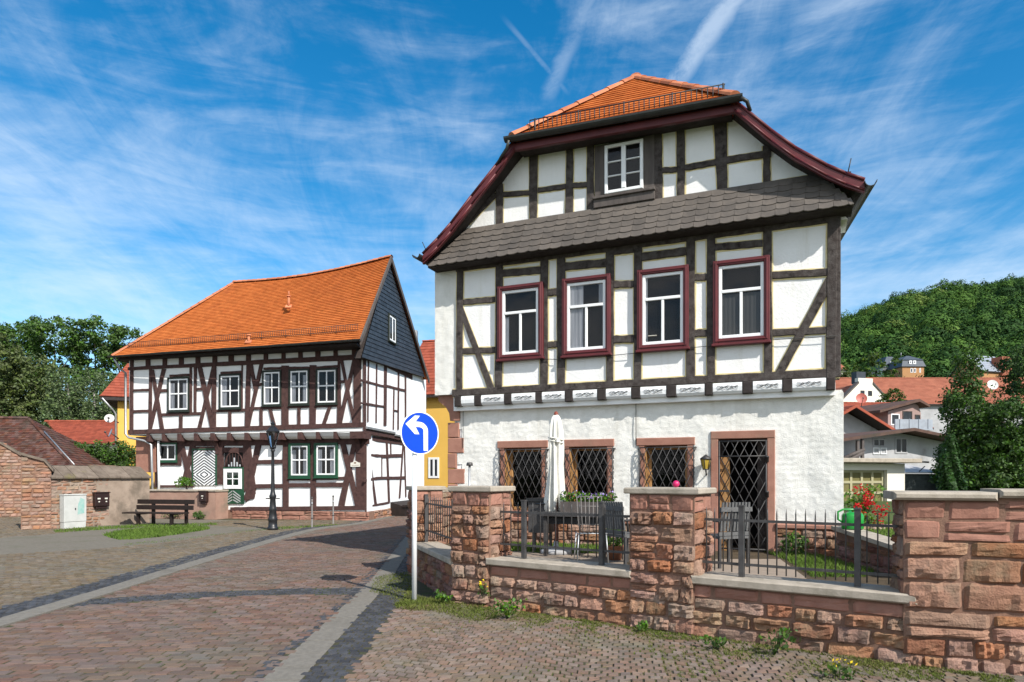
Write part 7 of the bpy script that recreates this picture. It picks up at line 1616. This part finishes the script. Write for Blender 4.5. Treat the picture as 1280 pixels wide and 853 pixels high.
# white gabled house with stub chimney and the long orange roofed house
WG, wgl = two(dpt(1046, 73), dpt(1116, 75)); t = thing('white_gable_house', 'white gabled house with a dark chimney on a square gable top', 'house', WG.at(3, 0, -3)); m_ = WG.pix(1082, 480, 0)[0]
zt_, zs = zz(473, 74), zz(480, 74); hw_ = WG.pix(1091, 480, 0)[0] - m_; zbL = zz(509, 74)
mb = MB(); mb.poly(WG, [(0, 0), (wgl, 0), (wgl, zz(507, 74)), (m_ + hw_, zs), (m_ + hw_, zt_), (m_ - hw_, zt_), (m_ - hw_, zs), (.0, zbL)], -.5, 0); mb.pbox(WG, .3, wgl - .3, 0, zbL - .5, -8, -.5); mb.build('wall', M['cream'], t)
mb = MB(); tiles(mb, WG.at(-.6, zbL - .6, -8), WG.at(-.6, zbL - .6, -.45), WG.at(m_, zt_ - .5, -.45), WG.at(m_, zt_ - .5, -8), 14, .4, .04); tiles(mb, WG.at(wgl + .3, zbL - .4, -.45), WG.at(wgl + .3, zbL - .4, -8), WG.at(m_, zt_ - .5, -8), WG.at(m_, zt_ - .5, -.45), 14, .4, .04); mb.build('roof', M['tile_far'], t)
mb = MB(); mb.pbox(WG, m_ - hw_ * .72, m_ + hw_ * .55, zt_ - .5, zz(464, 74), -1.3, -.55); mb.build('chimney', M['slate_l'], t)
mb = MB()
for sg, e in ((-1, 0), (1, wgl)):
    mb.beam(WG, (m_ + sg * hw_, zs), (m_ + sg * hw_, zs + .22), (e + sg * .1, (zbL if sg < 0 else zz(507, 74)) + .18), (e + sg * .1, (zbL if sg < 0 else zz(507, 74)) - .02), -.5, .12, 2, .001)
mb.build('verge_board', M['greywood'], t)
for a, b in ((1075.5, 1080.5), (1085, 1090)): pane_window(t, WG, WG.pix(a, 490, 0)[0], WG.pix(b, 490, 0)[0], zz(495, 74), zz(488.5, 74), M['greywood'], .06, False)
LG, lgl = two(dpt(985, 84), dpt(1330, 84)); t = thing('long_roof_house', 'long house with a plain orange tiled roof below the wooded hill', 'house', LG.at(10, 0, -5))
gable_house(t, LG, lgl, 11, 0, zz(503, 84), zz(472, 89), M['greyrender'], M['tile_far'], .4, 20, .6)
dish(pt(1241, 481, 82), .62, (-.15, -1, .3), 'large white satellite dish on the long orange roof', M['dish'])
# ------------------------------------------------------------------ hill and its wood
def crest(a):
    px = CX + F * a; return float(np.interp(px, [300, 700, 900, 980, 1048, 1080, 1120, 1160, 1200, 1240, 1280, 1500, 2200], [.0, .03, .12, .185, .218, .232, .252, .262, .270, .276, .282, .29, .25]))
def hz(a, d):
    t = min(max((d - 62) / 368, 0), 1.0); base = crest(a) * 430 * t ** 1.25
    if d > 430: base -= (d - 430) * .25
    return base + (2.2 * mn.noise((a * 30, d * .02, 0)) * min(1, max(0, d - 90) / 60)) - .3
As = np.linspace(-.35, 1.6, 100); Ds = np.concatenate([np.linspace(62, 130, 16), np.linspace(140, 430, 30), np.linspace(450, 800, 10)])
mb = MB(); mb.add([(a * d, d, hz(a, d)) for d in Ds for a in As], [(j * 100 + i, j * 100 + i + 1, (j + 1) * 100 + i + 1, (j + 1) * 100 + i) for j in range(len(Ds) - 1) for i in range(99)], True); struct(mb, 'hill', M['leaf_hillside'])
g = np.random.default_rng(77); PP = []; DD = []; SZ = []; TT = []
VX = at(1131, 158)
spots = [(a, d) for a, d in zip(g.uniform(.40, .90, 5200), np.sqrt(g.uniform(95 ** 2, 438 ** 2, 5200)))]
used = []
for a, d in spots:
    x, y = a * d, d; px = CX + F * a; z = hz(a, d); h = g.uniform(5, 13); rr_ = h * g.uniform(.38, .58)
    if any((x - u) ** 2 + (y - v) ** 2 < (rr_ * 1.0) ** 2 for u, v in used[-900:]): continue
    top = CY - (z + h - EYE) / d * F
    if 1098 < px < 1162 and d < 162 and top < 474: continue
    if 1226 < px < 1266 and d < 132 and top < 470: continue
    if 1040 < px < 1064 and d < 125 and top < 462: continue
    used.append((x, y)); n = int(310 * (1.2 if d < 200 else .9) * (rr_ / 4)); u = g.normal(size=(n, 3)); u /= np.linalg.norm(u, axis=1)[:, None]; u[:, 2] = np.abs(u[:, 2]) * 1.0 - .25
    lump = 1 + .28 * np.sin(u[:, 0] * 5 + x) * np.sin(u[:, 1] * 5 + y) ; PP.append(np.array([x, y, z + h * .42]) + u * np.array([rr_, rr_, h * .58]) * (lump * g.uniform(.8, 1.05, n))[:, None]); DD.append(u); SZ.append(np.full(n, .8 if d < 200 else 1.05)); TT.append(np.full(n, min(1, max(0, .42 + .5 * mn.noise((x * .02, y * .02, 0)) + g.normal(0, .22)))))
PP = np.concatenate(PP); DD = np.concatenate(DD); mb = MB(); leafquads(mb, PP, DD, np.concatenate(SZ), .14); fo_ = tag(mb.build('forest', M['leaf_forest']), kind='stuff'); ta_ = fo_.data.attributes.new('tint', 'FLOAT', 'FACE'); ta_.data.foreach_set('value', np.concatenate(TT).astype(np.float32))
for i, (px, d, py, w, lab, mat) in enumerate(((1090, 100, 441, 3.6, 'bright green bushy tree between the white gable and the dark roofed villa', 'leaf_sun'), (1058, 96, 462, 2.4, 'grey green bush left of the dark chimney', 'leaf_olive'), (1116, 70, 486, 1.1, 'small yellowish tree before the long orange roof', 'leaf_sun'))):
    h = zz(py, d) - hz((px - CX) / F, d); tree('hillside_tree', lab, at(px, d, hz((px - CX) / F, d)), h * .5, [((0, 0, h - w * .8), (w, w, w * .8)), ((-w * .6, 0, h - w * 1.5), (w * .8, w * .8, w * .7)), ((w * .6, 0, h - w * 1.5), (w * .8, w * .8, w * .7))], 3800, .42 if d > 90 else .2, mat, r0=.2, seed=60 + i, clump=.75 if d > 90 else .35)
# villa on the slope
VL, vll = two(dpt(1128, 152), dpt(1155, 152)); zv = zz(486, 152); t = thing('slate_roof_villa', 'villa with a dark blue-grey mansard roof and brick coloured walls on the wooded slope', 'house', VL.at(2.4, zv, -4))
mb = MB(); mb.pbox(VL, 0, vll, zv - 4, zz(458, 152), -8, 0); mb.build('wall', M['claywall'], t)
def frustum(mb, pl, s0, s1, z0, z1, d0, d1, ins): mb.hexa([pl.at(s0, z0, d1), pl.at(s1, z0, d1), pl.at(s1, z0, d0), pl.at(s0, z0, d0)], [pl.at(s0 + ins, z1, d1 - ins), pl.at(s1 - ins, z1, d1 - ins), pl.at(s1 - ins, z1, d0 + ins), pl.at(s0 + ins, z1, d0 + ins)])
mb = MB(); frustum(mb, VL, -.3, vll + .3, zz(458.5, 152), zz(450, 152), -8.3, .3, .5); frustum(mb, VL, -.0, vll, zz(450, 152) + .01, zz(443, 152), -8, .0, 2.1); rf = mb.build('roof', M['bluegrey'], t)
mb = MB(); mb.tube([VL.at(vll / 2 - 1, zz(443, 152), -3), VL.at(vll / 2 - 1, zz(438, 152), -3)], .08, 5); mb.build('finial', M['zinc'], rf)
for a, b in ((1137, 1140.5), (1142, 1145.5)): pane_window(t, VL, VL.pix(a, 450, .3)[0], VL.pix(b, 450, .3)[0], zz(455.5, 152), zz(451, 152), M['white'], .2, False, .15)
for a, b in ((1138, 1141), (1142, 1145), (1149, 1151)): pane_window(t, VL, VL.pix(a, 460, 0)[0], VL.pix(b, 460, 0)[0], zz(466, 152), zz(460.5, 152), M['white'], .12, False)
VW, vwl = two(dpt(1104, 158), dpt(1131, 158)); mb = MB(); mb.pbox(VW, 0, vwl, zv - 4, zz(459, 158), -7, 0); mb.build('side_wing', M['cream'], t)
mb = MB(); frustum(mb, VW, -.3, vwl, zz(459.5, 158), zz(444.5, 158), -7.5, .3, 2.0); wr = mb.build('wing_roof', M['bluegrey'], t)
for a, b in ((1114, 1117), (1122, 1125)): pane_window(t, VW, VW.pix(a, 450, .5)[0], VW.pix(b, 450, .5)[0], zz(457, 158), zz(452, 158), M['white'], .2, False, .05)
mb = MB(); mb.hexa([VW.at(2.4, zz(464, 158), .2), VW.at(vwl + .5, zz(463, 158), .2), VW.at(vwl + .5, zz(463, 158), 2.2), VW.at(2.4, zz(464, 158), 2.2)][::-1], [VW.at(2.4, zz(460, 158), .2), VW.at(vwl + .5, zz(459, 158), .2), VW.at(vwl + .5, zz(461, 158), 2.2), VW.at(2.4, zz(462, 158), 2.2)][::-1]); mb.build('awning', M['redcloth'], t)
mb = MB(); mb.pbox(VW, 1.6, vwl + .8, zz(470, 158), zz(465, 158), .2, 2.6); mb.pbox(VW, 3.4, 3.7, zz(478, 158), zz(470, 158), 2.2, 2.5); mb.build('balcony', M['signwhite'], t)
# two more roofs among the trees
FR, frl = two(dpt(1228, 122), dpt(1262, 124)); t = thing('grey_roof_house', 'house with a pale grey roof and a brick red end among the trees', 'house', FR.at(2, 14, -3)); gable_house(t, FR, frl, 6, hz(.69, 122) - 2, zz(463, 123), zz(445, 126), M['claywall'], M['sheet'], .3, 8, .9, ridge=False)
mb = MB(); mb.pbox(FR, frl * .62, frl * .98, zz(470, 123), zz(446, 123), -1.5, .5); mb.build('gable_bay', M['tile_far'], t)
FO, fol = two(dpt(1030, 118), dpt(1057, 119)); t = thing('orange_roof_house', 'small house with an orange roof just right of the corner timbers', 'house', FO.at(2, 12, -3)); gable_house(t, FO, fol, 6, hz(.48, 118) - 2, zz(460, 118), zz(449, 121), M['cream'], M['tile_far'], .3, 8, .8)
